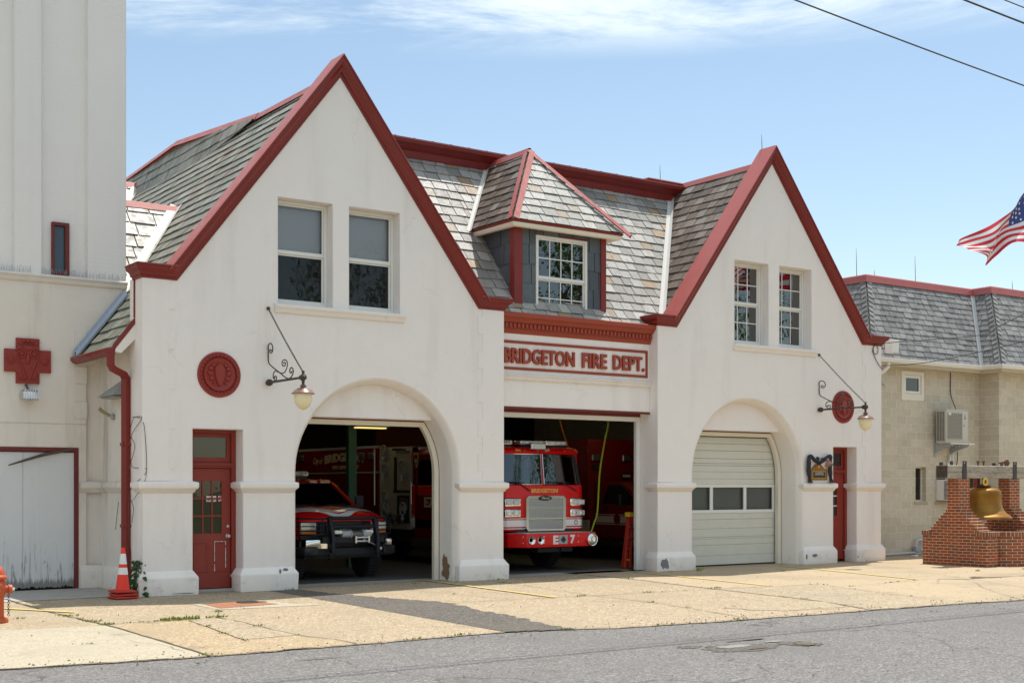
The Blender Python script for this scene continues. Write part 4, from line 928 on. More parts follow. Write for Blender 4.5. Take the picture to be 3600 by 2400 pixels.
dp = MB(); dp.tube([(6.93, .40, 4.0), (6.93, .40, 3.80), (6.98, .43, 3.74), (7.2, .56, 3.67), (7.255, .60, 3.60), (7.255, .60, .12)], [.075, .075, .08, .08, .085, .085], 4, rot=pi / 4)
for z in (2.48, 1.12): dp.box(7.17, 7.38, .53, .67, z, z + .055)
dpo = dp.build('downpipe', RED, FS, smooth=20, bev=.008)
# white rainwater funnel and pipe at the right end of the building
m = MB(); m.add([(x, y, z) for z, h in ((5.50, .17), (5.17, .13)) for x, y in ((26.80 - h, .55 - .10), (26.80 + h, .55 - .10), (26.80 + h, .55 + .10), (26.80 - h, .55 + .10))], [(0, 1, 5, 4), (1, 2, 6, 5), (2, 3, 7, 6), (3, 0, 4, 7), (4, 5, 6, 7), (0, 1, 2, 3)])
m.build('downpipe', WHT, FS, bev=.006)
# ============================================================ TOWER ON THE LEFT
TY = 2.4
TW = thing('hose_tower', 'tall white painted brick tower at the left of the fire station', 'tower', (6.0, TY, 0))
m = MB(); m.box(1.0, 7.86, TY, TY + 6, 5.42, 15)
for x0, x1 in ((1.5, 2.0), (3.2, 4.3), (5.2, 5.2 + .001)): pass
ups = MB().prism([(x, y) for x, y in ((1.0, TY + 6), (1.0, TY + .11), (5.91, TY + .11), (5.91, TY), (6.37, TY), (6.37, TY + .11), (7.17, TY + .11), (7.17, TY), (7.86, TY), (7.86, TY + 6))], 5.42, 15, 'z')
ups.build('shaft_wall', TBR, TW)
low = MB().prism([(1.0, 0), (4.3, 0), (4.3, 2.49), (7.01, 2.49), (7.01, 0), (7.15, 0), (7.15, 3.95), (7.86, 3.95), (7.86, 5.42), (1.0, 5.42)], TY, TY + .5)
low.build('base_wall', PLD, TW)
MB().box(7.15, 7.86, TY + .06, TY + .5, 0, 3.96).build('base_wall', PLD, TW)
MB().box(1.0, 7.86, TY + .5, TY + 6, 2.6, 5.40).build('base_wall', PLD, TW)
tl = [(0, 5.355), (.03, 5.36), (.055, 5.39), (.06, 5.43), (.09, 5.445), (.095, 5.475), (.08, 5.49), (0, 5.51)]
n = len(tl); m = MB(); m.add([(x, TY - o_, z) for x in (1.0, 7.865) for o_, z in tl], [(j, j + 1, n + j + 1, n + j) for j in range(n - 1)] + [tuple(range(n)), tuple(range(n, 2 * n))[::-1]])
m.build('string_course', PLD, TW, bev=.004)
MB().box(1.0, 7.14, TY - .008, TY + .02, 2.90, 2.915).build('plaster_band', PLD, TW)
for k in range(3): MB().box(6.93, 7.16, TY - .012, TY + .02, 3.0 + k * .62, 3.31 + k * .62).build('quoin_block', PLD, TW)
m = MB(); k = len(lg); m.add([(x, TY - o_, z) for x in (7.02, 7.42) for o_, z in lg], [(j, j + 1, k + j + 1, k + j) for j in range(k - 1)] + [tuple(range(k)), tuple(range(k, 2 * k))[::-1]]); m.build('string_course', PLD, TW)
m = MB(); k = len(pl); m.add([(x, TY - o_ * .8, z) for x in (7.02, 7.42) for o_, z in pl], [(j, j + 1, k + j + 1, k + j) for j in range(k - 1)] + [tuple(range(k)), tuple(range(k, 2 * k))[::-1]]); m.build('plinth', PLD, TW)
wf = MB().prism(hole(6.56, 6.86, 5.53, 6.45), TY + .03, TY + .115, holes=[hole(6.60, 6.79, 5.58, 6.39)]).build('window', DRKRED, TW, bev=.006)
MB().box(6.60, 6.79, TY + .095, TY + .105, 5.58, 6.39).build('pane', solid('dull_pane', (.06, .085, .11), .12), wf)
# wire spikes that keep birds off the ledge
m = MB(); r = random.Random(4)
for i in range(150):
    x = 5.0 + i * .019 + r.uniform(-.004, .004)
    if 6.2 < x < 6.36: continue
    y0 = TY - .04 + r.uniform(-.02, .02); m.tube([(x, y0, 5.48), (x + r.uniform(-.03, .03), y0 + r.uniform(-.03, .02), 5.48 + r.uniform(.09, .15))], .0022, 3)
m.build('bird_spikes', GREYM, TW, fix=False)
# plank doors with peeling white paint
fr = MB().prism([(4.3, 0), (4.38, 0), (4.38, 2.41), (6.94, 2.41), (6.94, 0), (7.01, 0), (7.01, 2.49), (4.3, 2.49)], TY - .01, TY + .16).build('door_frame', DRKRED, TW, bev=.01)
for x0, x1 in ((4.385, 5.28), (5.285, 6.058), (6.064, 6.935)):
    m = MB(); z0 = .03; r = random.Random(int(x0 * 10)); nn = 40
    m.prism([(x0 + (x1 - x0) * i / nn, z0 + (r.random() ** 2) * .05) for i in range(nn + 1)] + [(x1, 2.40), (x0, 2.40)], TY + .035, TY + .07); m.build('plank_door', PLANK, TW)
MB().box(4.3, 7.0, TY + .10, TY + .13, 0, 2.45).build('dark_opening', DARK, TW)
MB().tube([(6.90, TY - .02, 2.46), (6.4, TY - .04, 2.36), (6.05, TY - .06, 2.25), (5.80, TY - .07, 2.17)], [.02, .03, .022, .012], 5).build('broken_trim', VINE, TW)
# terracotta cross with scroll relief
cr = MB(); cxz, czz = 6.125, 3.975; a, b = .195, .39
cr.prism([(cxz - a, czz - b), (cxz + a, czz - b), (cxz + a, czz - a), (cxz + b, czz - a), (cxz + b, czz + a), (cxz + a, czz + a), (cxz + a, czz + b), (cxz - a, czz + b), (cxz - a, czz + a), (cxz - b, czz + a), (cxz - b, czz - a), (cxz - a, czz - a)], TY - .055, TY + .01)
cr.prism(hole(cxz - .17, cxz + .17, czz + .285, czz + .30), TY - .075, TY - .05)
for s_ in (-1, 1):
    for (x, z, r0) in ((.12, .12, .10), (.29, 0, .07), (.11, -.27, .07)):
        cr.tube([(cxz + s_ * (x + r0 * (1 - t / 26) * cos(.5 + t * .55)), TY - .058, czz + z + r0 * (1 - t / 26) * sin(.5 + t * .55)) for t in range(22)], .018, 6); cr.ball((cxz + s_ * x, TY - .058, czz + z), .034, .03, .034, 8)
    cr.tube(spline([(cxz + s_ * .18, TY - .058, czz + .05), (cxz + s_ * .10, TY - .062, czz - .10), (cxz + s_ * .03, TY - .06, czz - .32)]), .02, 6)
for x in (-.07, 0, .07): cr.ball((cxz + x, TY - .06, czz + .335), .036, .03, .03, 8)
cr.ball((cxz, TY - .06, czz + .03), .035, .03, .10, 10); cr.prism([(cxz + x, czz + z) for x, z in ((-.10, .26), (.10, .26), (.06, .19), (-.06, .19))], TY - .072, TY - .05)
cr.build('cross_medallion', MED, TW, smooth=40)
# folded metal flashing down the roof edge beside the tower
m = MB(); b0, b1 = Vector((7.80, 2.36, 9.2 - 1.29 * 3.14 + .05)), Vector((6.90, 2.36, 9.2 - 1.29 * 4.04 + .05)); sd = Vector((0, -1, 0))
for (o0, h0, o1, h1) in ((0, .16, .03, .10), (.03, .10, .10, .09), (.10, .09, .15, .13), (.15, .13, .20, .05), (.20, .05, .30, .03)):
    m.add([b0 + sd * o0 + Vector((0, 0, h0)), b1 + sd * o0 + Vector((0, 0, h0)), b1 + sd * o1 + Vector((0, 0, h1)), b0 + sd * o1 + Vector((0, 0, h1))], [(0, 1, 2, 3)])
m.build('roof_flashing', solid('blue_grey_flashing', (.30, .33, .38), .25, .8), FS, smooth=0)

# flood lamp under the cross
FL = thing('floodlight', 'silver ribbed floodlight on the tower under the red cross', 'floodlight', (6.13, TY, 3.5))
m = MB(); m.prism([(TY - .30, 3.30), (TY - .02, 3.31), (TY - .02, 3.40), (TY - .10, 3.47), (TY - .26, 3.44)], 5.99, 6.25, 'x'); m.build('lamp_housing', ALU, FL, bev=.012)
m = MB()
for i in range(6): x = 6.02 + i * .042; m.prism([(TY - .33, 3.285), (TY - .03, 3.30), (TY - .05, 3.45), (TY - .26, 3.47)], x, x + .014, 'x')
m.build('cooling_fins', ALU, FL); MB().tube([(6.1, TY + .0, 3.56), (6.1, TY - .06, 3.55), (6.11, TY - .12, 3.46)], .018, 8).build('bracket_arm', BLK, FL)
# hood lamp and spot lamp on the side wall behind the downpipe
HL = thing('hood_lamp', 'dark wedge-shaped wall lamp behind the red downpipe', 'wall lamp', (7.4, 1.6, 3.4))
m = MB().prism([(1.93, 3.37), (1.42, 3.40), (1.15, 3.62), (1.15, 3.40), (1.30, 3.36)], 7.18, 7.42, 'x'); m = MB().add([(7.42, 1.93, 3.37), (7.42, 1.0, 3.37), (7.42, 1.0, 3.64), (7.15, 1.85, 3.35), (7.15, 1.0, 3.35), (7.36, 1.0, 3.64)], [(0, 1, 2), (3, 5, 4), (0, 3, 4, 1), (0, 2, 5, 3), (1, 4, 5, 2)]); m.build('lamp_hood', GREYM, HL, bev=.006)
MB().box(7.20, 7.41, 1.05, 1.75, 3.325, 3.347).build('lamp_lens', solid('dim_lens', (.3, .3, .28), .3), HL)
SPT = thing('spot_lamp', 'small bare spot lamp holder on the stained side wall', 'spot lamp', (7.4, 1.7, 3.0))
MB().lathe([(0, 0), (.05, 0), (.055, -.04), (.03, -.06), (0, -.06)], (7.41, 1.70, 3.02), 'x', 12).build('lamp_base', GREYM, SPT); MB().tube([(7.37, 1.72, 3.03), (7.27, 1.84, 3.10), (7.22, 1.90, 3.16)], [.025, .03, .034], 10).build('lamp_bulb', solid('dusty_bulb', (.30, .23, .12), .5), SPT)
# ivy and dead vine along the downpipe
IV = thing('ivy_plant', 'green ivy climbing beside the foot of the red downpipe', 'ivy', (7.25, .1, 0))
m = MB(); r = random.Random(8)
for i in range(230):
    z = (r.random() ** 1.4) * .56; x = 7.245 + r.gauss(0, .045 + .02 * (z < .25)); y = .05 + r.uniform(-.10, .12) - (x > 7.32) * .14; s_ = r.uniform(.016, .034) * (1.3 if z < .3 else .8)
    a = r.uniform(0, 6.3); u = Vector((cos(a), r.uniform(-.4, .4), sin(a))).normalized(); v = Vector((-sin(a), r.uniform(-.5, .1), cos(a))).normalized(); p = Vector((x, y, z + .02))
    m.add([p - v * s_, p + u * s_ * .9 - v * s_ * .2, p + u * s_ * .5 + v * s_ * .5, p + v * s_ * 1.2, p - u * s_ * .5 + v * s_ * .5, p - u * s_ * .9 - v * s_ * .2], [(0, 1, 2, 3), (0, 3, 4, 5)])
m.build('leaves', LEAF, IV, fix=False, smooth=0)
m = MB()
for k in range(3): m.tube(spline([(7.23 + .03 * k + .02 * sin(z * 7 + k), .05, z) for z in (0, .15, .3, .45, .6)]), .006, 5)
m.build('stems', VINE, IV)
m = MB(); r = random.Random(3)
for k, pts in enumerate([[(7.22, .0), (7.24, .6), (7.2, 1.2), (7.23, 1.75), (7.36, 2.0), (7.385, 2.2), (7.37, 2.55), (7.33, 2.85), (7.30, 2.95), (7.22, 2.75)], [(7.25, 1.55), (7.34, 1.85), (7.375, 2.1), (7.27, 2.12), (7.22, 2.3)], [(7.2, 2.5), (7.28, 2.72), (7.31, 2.93), (7.26, 2.95)], [(7.22, 1.6), (7.28, 1.45), (7.25, 1.2)], [(7.03, 1.55), (7.0, 1.3), (6.98, 1.1)], [(7.2, 2.1), (7.3, 2.45), (7.24, 2.62)]]):
    m.tube(spline([(x, -.02 if x > 7.3 else .3, z) for x, z in pts]), .0055, 4)
o = m.build('dead_vine', VINE, None); tag(o, 'dry brown leafless vine on the wall corner beside the red downpipe', 'vine')
# ------------------------------------------------- traffic cones (a stack of three)
def cone(full=True):
    t = thing('traffic_cone', '', 'traffic cone', (0, 0, 0), 'traffic cones stacked by the downpipe')
    m = MB(); m.box(-.185, .185, -.185, .185, 0, .028); m.rings(-.12, .12, -.12, .12, [(.045, .028), (.0, .046)])
    for s_ in (-1, 1):
        for u in (-1, 1): m.box(s_ * .15 - .02, s_ * .15 + .02, u * .15 - .02, u * .15 + .02, -.012, 0)
    m.build('cone_base', CONEB, t, bev=.008)
    rr = lambda z: .118 - (z - .03) * .122
    if full:
        MB().lathe([(0, .03), (rr(.03), .03), (rr(.75), .75), (.022, .752), (.018, .74), (0, .74)], n=24).build('cone_body', CONE, t)
        for za, zb in ((.30, .415), (.475, .65)): MB().lathe([(rr(za) + .002, za), (rr(zb) + .002, zb), (rr(zb) - .004, zb), (rr(za) - .004, za)], n=24).build('reflective_band', CONEW, t)
    else: MB().lathe([(0, .03), (rr(.03), .03), (rr(.06), .06), (0, .06)], n=24).build('cone_body', CONE, t)
    return t
cx_, cy_ = 6.945, -.17
lower = cone(False); lower.location = (cx_, cy_, .014); lower['label'] = 'bottom cone of the stack, its red base lying on the pavement'; lower.rotation_euler = (0, 0, .10)
mid = dup(lower, (cx_ + .008, cy_ + .01, .060), 'scuffed red cone base squeezed between two other cone bases'); mid.rotation_euler = (.02, -.02, -.06)
topc = cone(True); topc.scale = (.95, .95, .95); topc.location = (cx_ - .005, cy_, .108); topc['label'] = 'upright orange cone with two white bands on top of the stack'; topc.rotation_euler = (0, .012, .02)
# ------------------------------------------------- hydrant at the left edge
HY = thing('fire_hydrant', 'rusty orange fire hydrant with a hanging chain at the left edge', 'fire hydrant', (4.36, -2.88, 0))
MB().lathe([(0, 0), (.135, 0), (.14, .02), (.135, .05), (.115, .065), (.085, .075), (.082, .13), (.082, .33), (.095, .36), (.108, .40), (.108, .52), (.095, .55), (.085, .57), (.12, .575), (.125, .60), (.115, .62), (.095, .63), (.085, .68), (.055, .73), (.03, .745), (.028, .78), (0, .782)], (4.36, -2.88, 0), n=28).build('barrel', HYD, HY)
for k, a in enumerate((radians(-12), radians(168), radians(-100))):
    u = Vector((cos(a), sin(a), 0)); P = Vector((4.36, -2.88, .44)); r0 = .062 if k < 2 else .085
    o = MB().tube([P + u * .06, P + u * .135, P + u * .136, P + u * .15, P + u * .152, P + u * .185], [r0 * .8, r0 * .8, r0 * 1.1, r0 * 1.1, r0, r0 * .95], 16).build('outlet_nozzle', HYD, HY)
    MB().tube([P + u * .185, P + u * .215], .024, 5).build('nozzle_nut', ALU, o)
def chain(mb, a, b, n, r=.013, t=.0035, sag=0.):
    a, b = Vector(a), Vector(b); d = (b - a) / n; L = d.length; dn = d.normalized(); s0 = dn.cross(Vector((0, 1, .001))).normalized(); s1 = dn.cross(s0)
    for i in range(n):
        c = a + d * (i + .5) - Vector((0, 0, sag * 4 * (i + .5) / n * (1 - (i + .5) / n))); s_ = s0 if i % 2 else s1
        mb.tube([c + dn * cos(q) * L * .68 + s_ * sin(q) * r for q in [2 * pi * j / 8 for j in range(8)]], t, 4, closed=True)
    return mb
chain(MB(), (4.495, -2.91, .40), (4.49, -2.93, .09), 12).build('chain', VINE, HY)

# ============================================================ WALL LAMPS ON CHAINS
def wall_lamp(x, label):
    t = thing('wall_lamp', label, 'wall lamp', (x, 0, 3.6), 'bracket lamps hanging from the gable fronts')
    P = lambda y, z: (x, y, z)
    b = MB().tube([P(-.01, 3.6), P(-.05, 3.6), P(-.055, 3.6), P(-.10, 3.6), P(-.11, 3.6), P(-1.34, 3.60)], [.05, .05, .062, .055, .022, .020], 10).tube([P(-1.30, 3.6), P(-1.34, 3.6), P(-1.42, 3.6), P(-1.45, 3.6)], [.045, .05, .05, .01], 8)
    b.lathe([(0, 3.72), (.02, 3.71), (.03, 3.69), (.016, 3.67), (.03, 3.655), (.042, 3.60), (.03, 3.55), (.022, 3.50), (.03, 3.475), (.02, 3.46), (0, 3.46)], P(-1.38, 0), n=12); b.build('bracket_arm', IRON, t)
    q = lambda pts: [P(-(max(u, 97) - 90) / 520. * 1.38, 3.6 + (1176 - (u - 90) * .135 - v) * .00120) for u, v in pts]
    MB().tube(spline(q([(148, 718), (130, 700), (118, 722), (133, 748), (158, 730), (166, 680), (150, 625), (122, 610), (92, 640), (74, 720), (78, 810), (105, 890), (150, 940), (220, 998), (285, 1045), (340, 1092), (400, 1120), (440, 1098), (468, 1040), (466, 990), (440, 966), (420, 1000), (424, 1036), (444, 1040), (452, 1012)]), 5), .011, 6).build('scroll', IRON, t)
    MB().tube(spline(q([(200, 1112), (190, 1096), (183, 1120), (200, 1145), (221, 1130), (220, 1090), (200, 1085), (176, 1110), (172, 1070), (186, 1026), (216, 1010), (262, 1032), (315, 1043), (352, 1020), (378, 960), (384, 900), (358, 858), (324, 860), (304, 900), (318, 940), (346, 938), (356, 902), (338, 890), (326, 908)]), 5), .010, 6).build('scroll', IRON, t)
    c = MB(); chain(c, P(-.02, 4.88), P(-1.36, 3.70), 58, .016, .0046, .02); c.build('chain', IRON, t)
    MB().lathe([(0, 0), (.03, 0), (.032, -.03), (.014, -.035), (0, -.04)], (x, 0, 4.885), 'y', 10).build('chain_anchor', VINE, t)
    MB().lathe([(0, 3.475), (.05, 3.472), (.055, 3.455), (.04, 3.44), (.06, 3.425), (.115, 3.405), (.15, 3.38), (.168, 3.352), (.188, 3.342), (.19, 3.325), (.17, 3.328), (0, 3.332)], P(-1.38, 0), n=28).build('lamp_shade', paint('lamp_cap_copper', (.23, .13, .10), .35, .3, bev=0, dirt=.4) if 'lamp_cap_copper' not in MATS else MATS['lamp_cap_copper'], t, smooth=60)
    MB().lathe([(.0, 3.332), (.148, 3.33), (.150, 3.29), (.148, 3.24), (.136, 3.185), (.112, 3.135), (.075, 3.095), (.03, 3.07), (.012, 3.062), (0, 3.06)], P(-1.38, 0), n=28).build('lamp_globe', GLOBE, t, smooth=60)
wall_lamp(9.54, 'cream glass lamp on a scrolled iron arm above the left arch')
wall_lamp(23.48, 'cream glass lamp on a scrolled iron arm before the right medallion')

# ------------------------------------------------- memorial plaque, drape and its lamp
PQ = thing('memorial_plaque', 'brown wooden memorial plaque with a black name plate beside the right door', 'plaque', (23.43, 0, 2.0))
ol = [(23.135, 1.955), (23.725, 1.955), (23.725, 2.205), (23.66, 2.215), (23.60, 2.25), (23.53, 2.31), (23.43, 2.34), (23.33, 2.31), (23.26, 2.25), (23.20, 2.215), (23.135, 2.205)]
MB().prism(ol, -.05, .0).build('board', PLQW, PQ, bev=.008)
MB().prism(hole(23.215, 23.655, 1.995, 2.16), -.057, -.045).build('plate_border', GOLD, PQ); np_ = MB().prism(hole(23.225, 23.645, 2.005, 2.15), -.060, -.045).build('name_plate', BLK, PQ)
MB().text('SGT. FIREFIGHTER', (23.30, -.0605, 2.115), (1, 0, 0), (0, 0, 1), .27, .022, .002, .01).build('plate_text', LETW, np_, smooth=0)
MB().text("LONNIE 'BEN' WATTELL", (23.28, -.0605, 2.075), (1, 0, 0), (0, 0, 1), .32, .024, .002, .01).build('plate_text', LETW, np_, smooth=0)
MB().prism([(23.43 + .03 * cos(a * pi / 3 + pi / 2), 2.265 + .03 * sin(a * pi / 3 + pi / 2)) for a in range(6)], -.055, -.045).build('badge', GOLD, PQ)
def ribbon(mb, pts, wds, d=.03):
    P = [Vector((x, y, z)) for x, y, z in pts]; vs = []; n = 10
    for i, p in enumerate(P):
        t = (P[min(i + 1, len(P) - 1)] - P[max(i - 1, 0)]).normalized(); s_ = t.cross(Vector((0, -1, 0))).normalized(); w_ = wds[i]
        for k in range(n): a = 2 * pi * k / n; vs.append(p + s_ * w_ * .5 * cos(a) * (1 + .12 * sin(3 * a + i)) + Vector((0, -1, 0)) * (d * sin(a) * (1 + .35 * cos(4 * a))))
    m_ = len(P); return mb.add(vs, [(i * n + k, i * n + (k + 1) % n, (i + 1) * n + (k + 1) % n, (i + 1) * n + k) for i in range(m_ - 1) for k in range(n)] + [tuple(range(n))[::-1], tuple(range((m_ - 1) * n, m_ * n))])
DR = thing('black_drape', 'black mourning cloth draped over the memorial plaque', 'drape', (23.43, 0, 2.3))
for s_, x in ((0, 23.075), (1, 23.80)):
    m = MB(); ribbon(m, spline([(x + .02, -.07, 2.52), (x - .01, -.075, 2.42), (x - .012, -.075, 2.28), (x + .0, -.07, 2.12), (x + .012, -.07, 2.06), (x + .015, -.07, 2.0), (x + .03, -.08, 1.92), (x + .03, -.085, 1.895)], 4), [.10] * 5 + [.135] * 5 + [.14] * 4 + [.13, .12, .10, .08] + [.04, .03, .04, .06] + [.10, .12, .14, .145] + [.15] * 3 + [.15], .04); m.build('drape_tail', DRAPE, DR)
m = MB(); ribbon(m, spline([(23.06, -.07, 2.50), (23.14, -.08, 2.50), (23.24, -.085, 2.425), (23.36, -.09, 2.375), (23.45, -.09, 2.375), (23.58, -.09, 2.44), (23.72, -.085, 2.50), (23.82, -.07, 2.52)], 4), [.06, .09] + [.10] * 20 + [.10] * 7, .035); m.build('drape_swag', DRAPE, DR)
GL = thing('gooseneck_lamp', 'small copper shaded lamp above the memorial plaque', 'wall lamp', (23.43, 0, 2.45))
MB().lathe([(0, 0), (.05, 0), (.052, -.02), (.02, -.035), (0, -.035)], (23.43, 0, 2.455), 'y', 16).tube(spline([(23.43, -.02, 2.455), (23.43, -.16, 2.465), (23.43, -.26, 2.46), (23.43, -.30, 2.43)]), .011, 8).build('lamp_arm', BLK, GL)
m = MB(); m.lathe([(0, .0), (.035, 0), (.038, -.065), (.05, -.07), (.11, -.165), (.102, -.165), (.045, -.075), (0, -.07)], (0, 0, 0), n=20)
for i, v in enumerate(m.v): p = Vector(v); p.rotate(Matrix.Rotation(radians(-18), 3, 'X')); m.v[i] = tuple(p + Vector((23.43, -.31, 2.45)))
m.build('lamp_shade', paint('copper_shade', (.34, .17, .13), .3, .25, bev=0), GL)

# ============================================================ BLOCK BUILDING ON THE RIGHT
AN = thing('block_annex', 'tan concrete-block building with a grey shingled mansard roof at the right', 'building', (29, 1.2, 0))
Y1, Y2, XJ = 1.2, .57, 31.29
m = MB().prism([(25.75, 0), (34.0, 0), (34.0, 5.0), (25.75, 5.0)], Y1, Y1 + .3, holes=[hole(27.99, 28.87, 4.08, 4.83), hole(28.556, 28.998, 1.418, 2.322), hole(29.40, 30.05, 1.40, 2.322)]); m.build('wall', CMU, AN)
m = MB().prism([(XJ, 0), (42, 0), (42, 5.0), (XJ, 5.0)], Y2, Y2 + .1); m.box(XJ, XJ + .1, Y2 + .1, Y1 + .01, 0, 5.0); m.build('wall', CMU, AN)
MB().box(25.8, 42, Y1 + .4, Y1 + .5, 0, 5.2).build('inner_wall', DARK, AN)
# small square window
wf = MB().prism(hole(27.97, 28.887, 4.067, 4.84), Y1 - .025, Y1 + .12, holes=[hole(28.10, 28.78, 4.245, 4.735)]).build('window', CRM, AN, bev=.008)
MB().prism(hole(28.11, 28.77, 4.25, 4.73), Y1 + .0, Y1 + .05, holes=[hole(28.17, 28.71, 4.318, 4.66)]).build('sash', WHT, wf, bev=.005); ypane(28.15, 28.73, Y1 + .03, 4.3, 4.68, 'pane', GLASSD, wf)
# slit windows
for x0, x1 in ((28.556, 28.998), (29.40, 30.05)):
    wf = MB().prism(hole(x0, x1, 1.418, 2.322), Y1 + .14, Y1 + .2, holes=[hole(x0 + .03, x1 - .03, 1.45, 2.29)]).build('window', CRM, AN); ypane(x0, x1, Y1 + .17, 1.42, 2.32, 'pane', GLASSD, wf)
    MB().box(x0 - .06, x1 + .06, Y1 - .02, Y1 + .2, 1.33, 1.417).build('window_sill', solid('tan_sill', (.42, .36, .27), .9), AN, bev=.01)
MB().prism(hole(31.05, 31.27, 0, 2.1), Y1 - .02, Y1 + .05).build('door', DOOR, AN); MB().prism(hole(30.72, 31.02, .0, 2.1), Y1 - .015, Y1 + .05).build('door_glass', GLASSD, AN)
# mansard roof
zE, zT, kk = 5.04, 7.3, sqrt(1 + (2.26 / 1.1) ** 2); sy_, sz_ = 1.1 / sqrt(1.1 ** 2 + 2.26 ** 2), 2.26 / sqrt(1.1 ** 2 + 2.26 ** 2); HH = sqrt(1.1 ** 2 + 2.26 ** 2)
EY1, EY2, EXL, EXJ = Y1 - .32, Y2 - .32, 26.42, XJ - .36
sh = dict(ex=.172, wid=.30, lift=.016, th=.008, jit=.004)
slates(MB(), (0, EY1, zE), (1, 0, 0), (0, sy_, sz_), [(EXL, 0), (EXJ, 0), (EXJ + 1.1, HH), (EXL + 1.1, HH)], seed=51, **sh).build('roof_slope', SL_A, AN, fix=False)
slates(MB(), (EXJ, 0, zE), (0, -1, 0), (sy_, 0, sz_), [(-EY1, 0), (-EY2, 0), (-EY2 - 1.1, HH), (-EY1 - 1.1, HH)], seed=52, **sh).build('roof_slope', SL_A, AN, fix=False)
slates(MB(), (0, EY2, zE), (1, 0, 0), (0, sy_, sz_), [(EXJ, 0), (43, 0), (43, HH), (EXJ + 1.1, HH)], seed=53, **sh).build('roof_slope', SL_A, AN, fix=False)
slates(MB(), (EXL, 0, zE), (0, -1, 0), (sy_, 0, sz_), [(-7, 0), (-EY1, 0), (-EY1 - 1.1, HH), (-7, HH)], seed=54, **sh).build('roof_slope', SL_A, AN, fix=False)
def hip2(a, b, wd, mt, nm, n1, n2):
    a, b = Vector(a), Vector(b); t = (b - a).normalized(); m = MB(); N_ = int((b - a).length / .16)
    for i in range(N_):
        p, q = a.lerp(b, i / N_), a.lerp(b, (i + 1.12) / N_)
        for nn in (n1, n2):
            n_ = Vector(nn).normalized(); s_ = t.cross(n_).normalized(); s_ = s_ if s_.z < 0 else -s_
            m.add([p + n_ * .045, q + n_ * .025, q + n_ * .025 + s_ * wd, p + n_ * .045 + s_ * wd], [(0, 1, 2, 3)])
    m.build(nm, mt, AN, smooth=0)
hip2((EXL, EY1, zE), (EXL + 1.1, EY1 + 1.1, zT), .16, SL_A, 'hip_shingles', (-sz_, 0, sy_), (0, -sz_, sy_)); hip2((EXJ, EY2, zE), (EXJ + 1.1, EY2 + 1.1, zT), .16, SL_A, 'hip_shingles', (-sz_, 0, sy_), (0, -sz_, sy_))
m = MB(); a, b = Vector((EXJ, EY1, zE)), Vector((EXJ + 1.1, EY1 + 1.1, zT)); up_ = Vector((-1, -1, .97)).normalized() * .05; s1 = Vector((-.075, 0, 0)); s2 = Vector((0, -.075, 0)); m.add([a + up_ + s1, b + up_ + s1, b + up_, a + up_, a + up_ + s2, b + up_ + s2], [(0, 1, 2, 3), (3, 2, 5, 4)]); m.build('valley_flashing', GREYM, AN, smooth=0)
# red cap along the roof top, white gutter along the eave
F, Z = Vector((0, -1, 0)), Vector((0, 0, 1)); Lf = Vector((-1, 0, 0))
tp = [(EXL + 1.1, 8, zT), (EXL + 1.1, EY1 + 1.1, zT), (EXJ + 1.1, EY1 + 1.1, zT), (EXJ + 1.1, EY2 + 1.1, zT), (43, EY2 + 1.1, zT)]
MB().sweep(tp, [(Z, Lf), (Z, F), (Z, Lf), (Z, F)], [(-.10, .06), (-.10, .10), (.09, .04), (.12, .0), (.12, -.3), (.09, -.3), (.08, -.02)]).build('roof_cap', COP, AN, smooth=20)
MB().add([(EXL + 1.1, EY1 + 1.1, zT + .08), (43, EY1 + 1.1, zT + .08), (43, 8, zT + .08), (EXL + 1.1, 8, zT + .08)], [(0, 1, 2, 3)]).build('flat_roof', COP, AN)
ep = [(EXL - .0, 6, zE), (EXL, EY1, zE), (EXJ, EY1, zE), (EXJ, EY2, zE), (43, EY2, zE)]
MB().sweep(ep, [(Z, Lf), (Z, F), (Z, Lf), (Z, F)], [(-.06, .0), (-.075, .05), (-.055, .09), (-.01, .115), (.035, .12), (.04, .105), (.0, .09), (-.03, .02), (.02, -.01)]).build('gutter', WHT, AN, smooth=25)
MB().sweep(ep, [(Z, Lf), (Z, F), (Z, Lf), (Z, F)], [(-.06, -.0), (-.06, .015), (-.15, .012), (-.15, -.33), (-.13, -.33), (-.13, -.01)]).build('fascia', solid('tan_fascia', (.52, .45, .33), .7), AN, smooth=25)
MB().tube([(27.0, EY1 - .05, 4.96), (27.0, EY1 - .05, 4.86), (26.93, EY1 - .0, 4.78), (26.6, Y1 - .10, 4.46), (26.55, Y1 - .08, 4.3), (26.55, Y1 - .08, .1)], .055, 4, rot=pi / 4).build('downpipe', WHT, AN, smooth=20, bev=.006)
# conduits along the foot of the wall
def conduit(pts, r=.028): MB().tube(pts, r, 10).build('conduit', solid('conduit_grey', (.52, .54, .56), .45) if 'conduit_grey' not in MATS else MATS['conduit_grey'], AN)
conduit([(26.5, Y1 - .1, .045), (27.3, Y1 - .1, .05), (28.35, Y1 - .1, .075), (28.45, Y1 - .1, .05), (28.62, Y1 - .1, .05), (28.62, Y1 - .1, .14), (29.6, Y1 - .1, .17)]); conduit(spline([(28.46, Y1 - .1, .12), (28.46, Y1 - .1, .28), (28.5, Y1 - .1, .37), (28.62, Y1 - .1, .40), (29.6, Y1 - .1, .41)]), .034)
MB().box(28.40, 28.56, Y1 - .15, Y1 - .02, .09, .22).build('junction_box', GREYM, AN, bev=.008)
MB().box(27.7, 27.85, .55, .68, .004, .05).build('pipe_stub', WHT, AN, bev=.01)
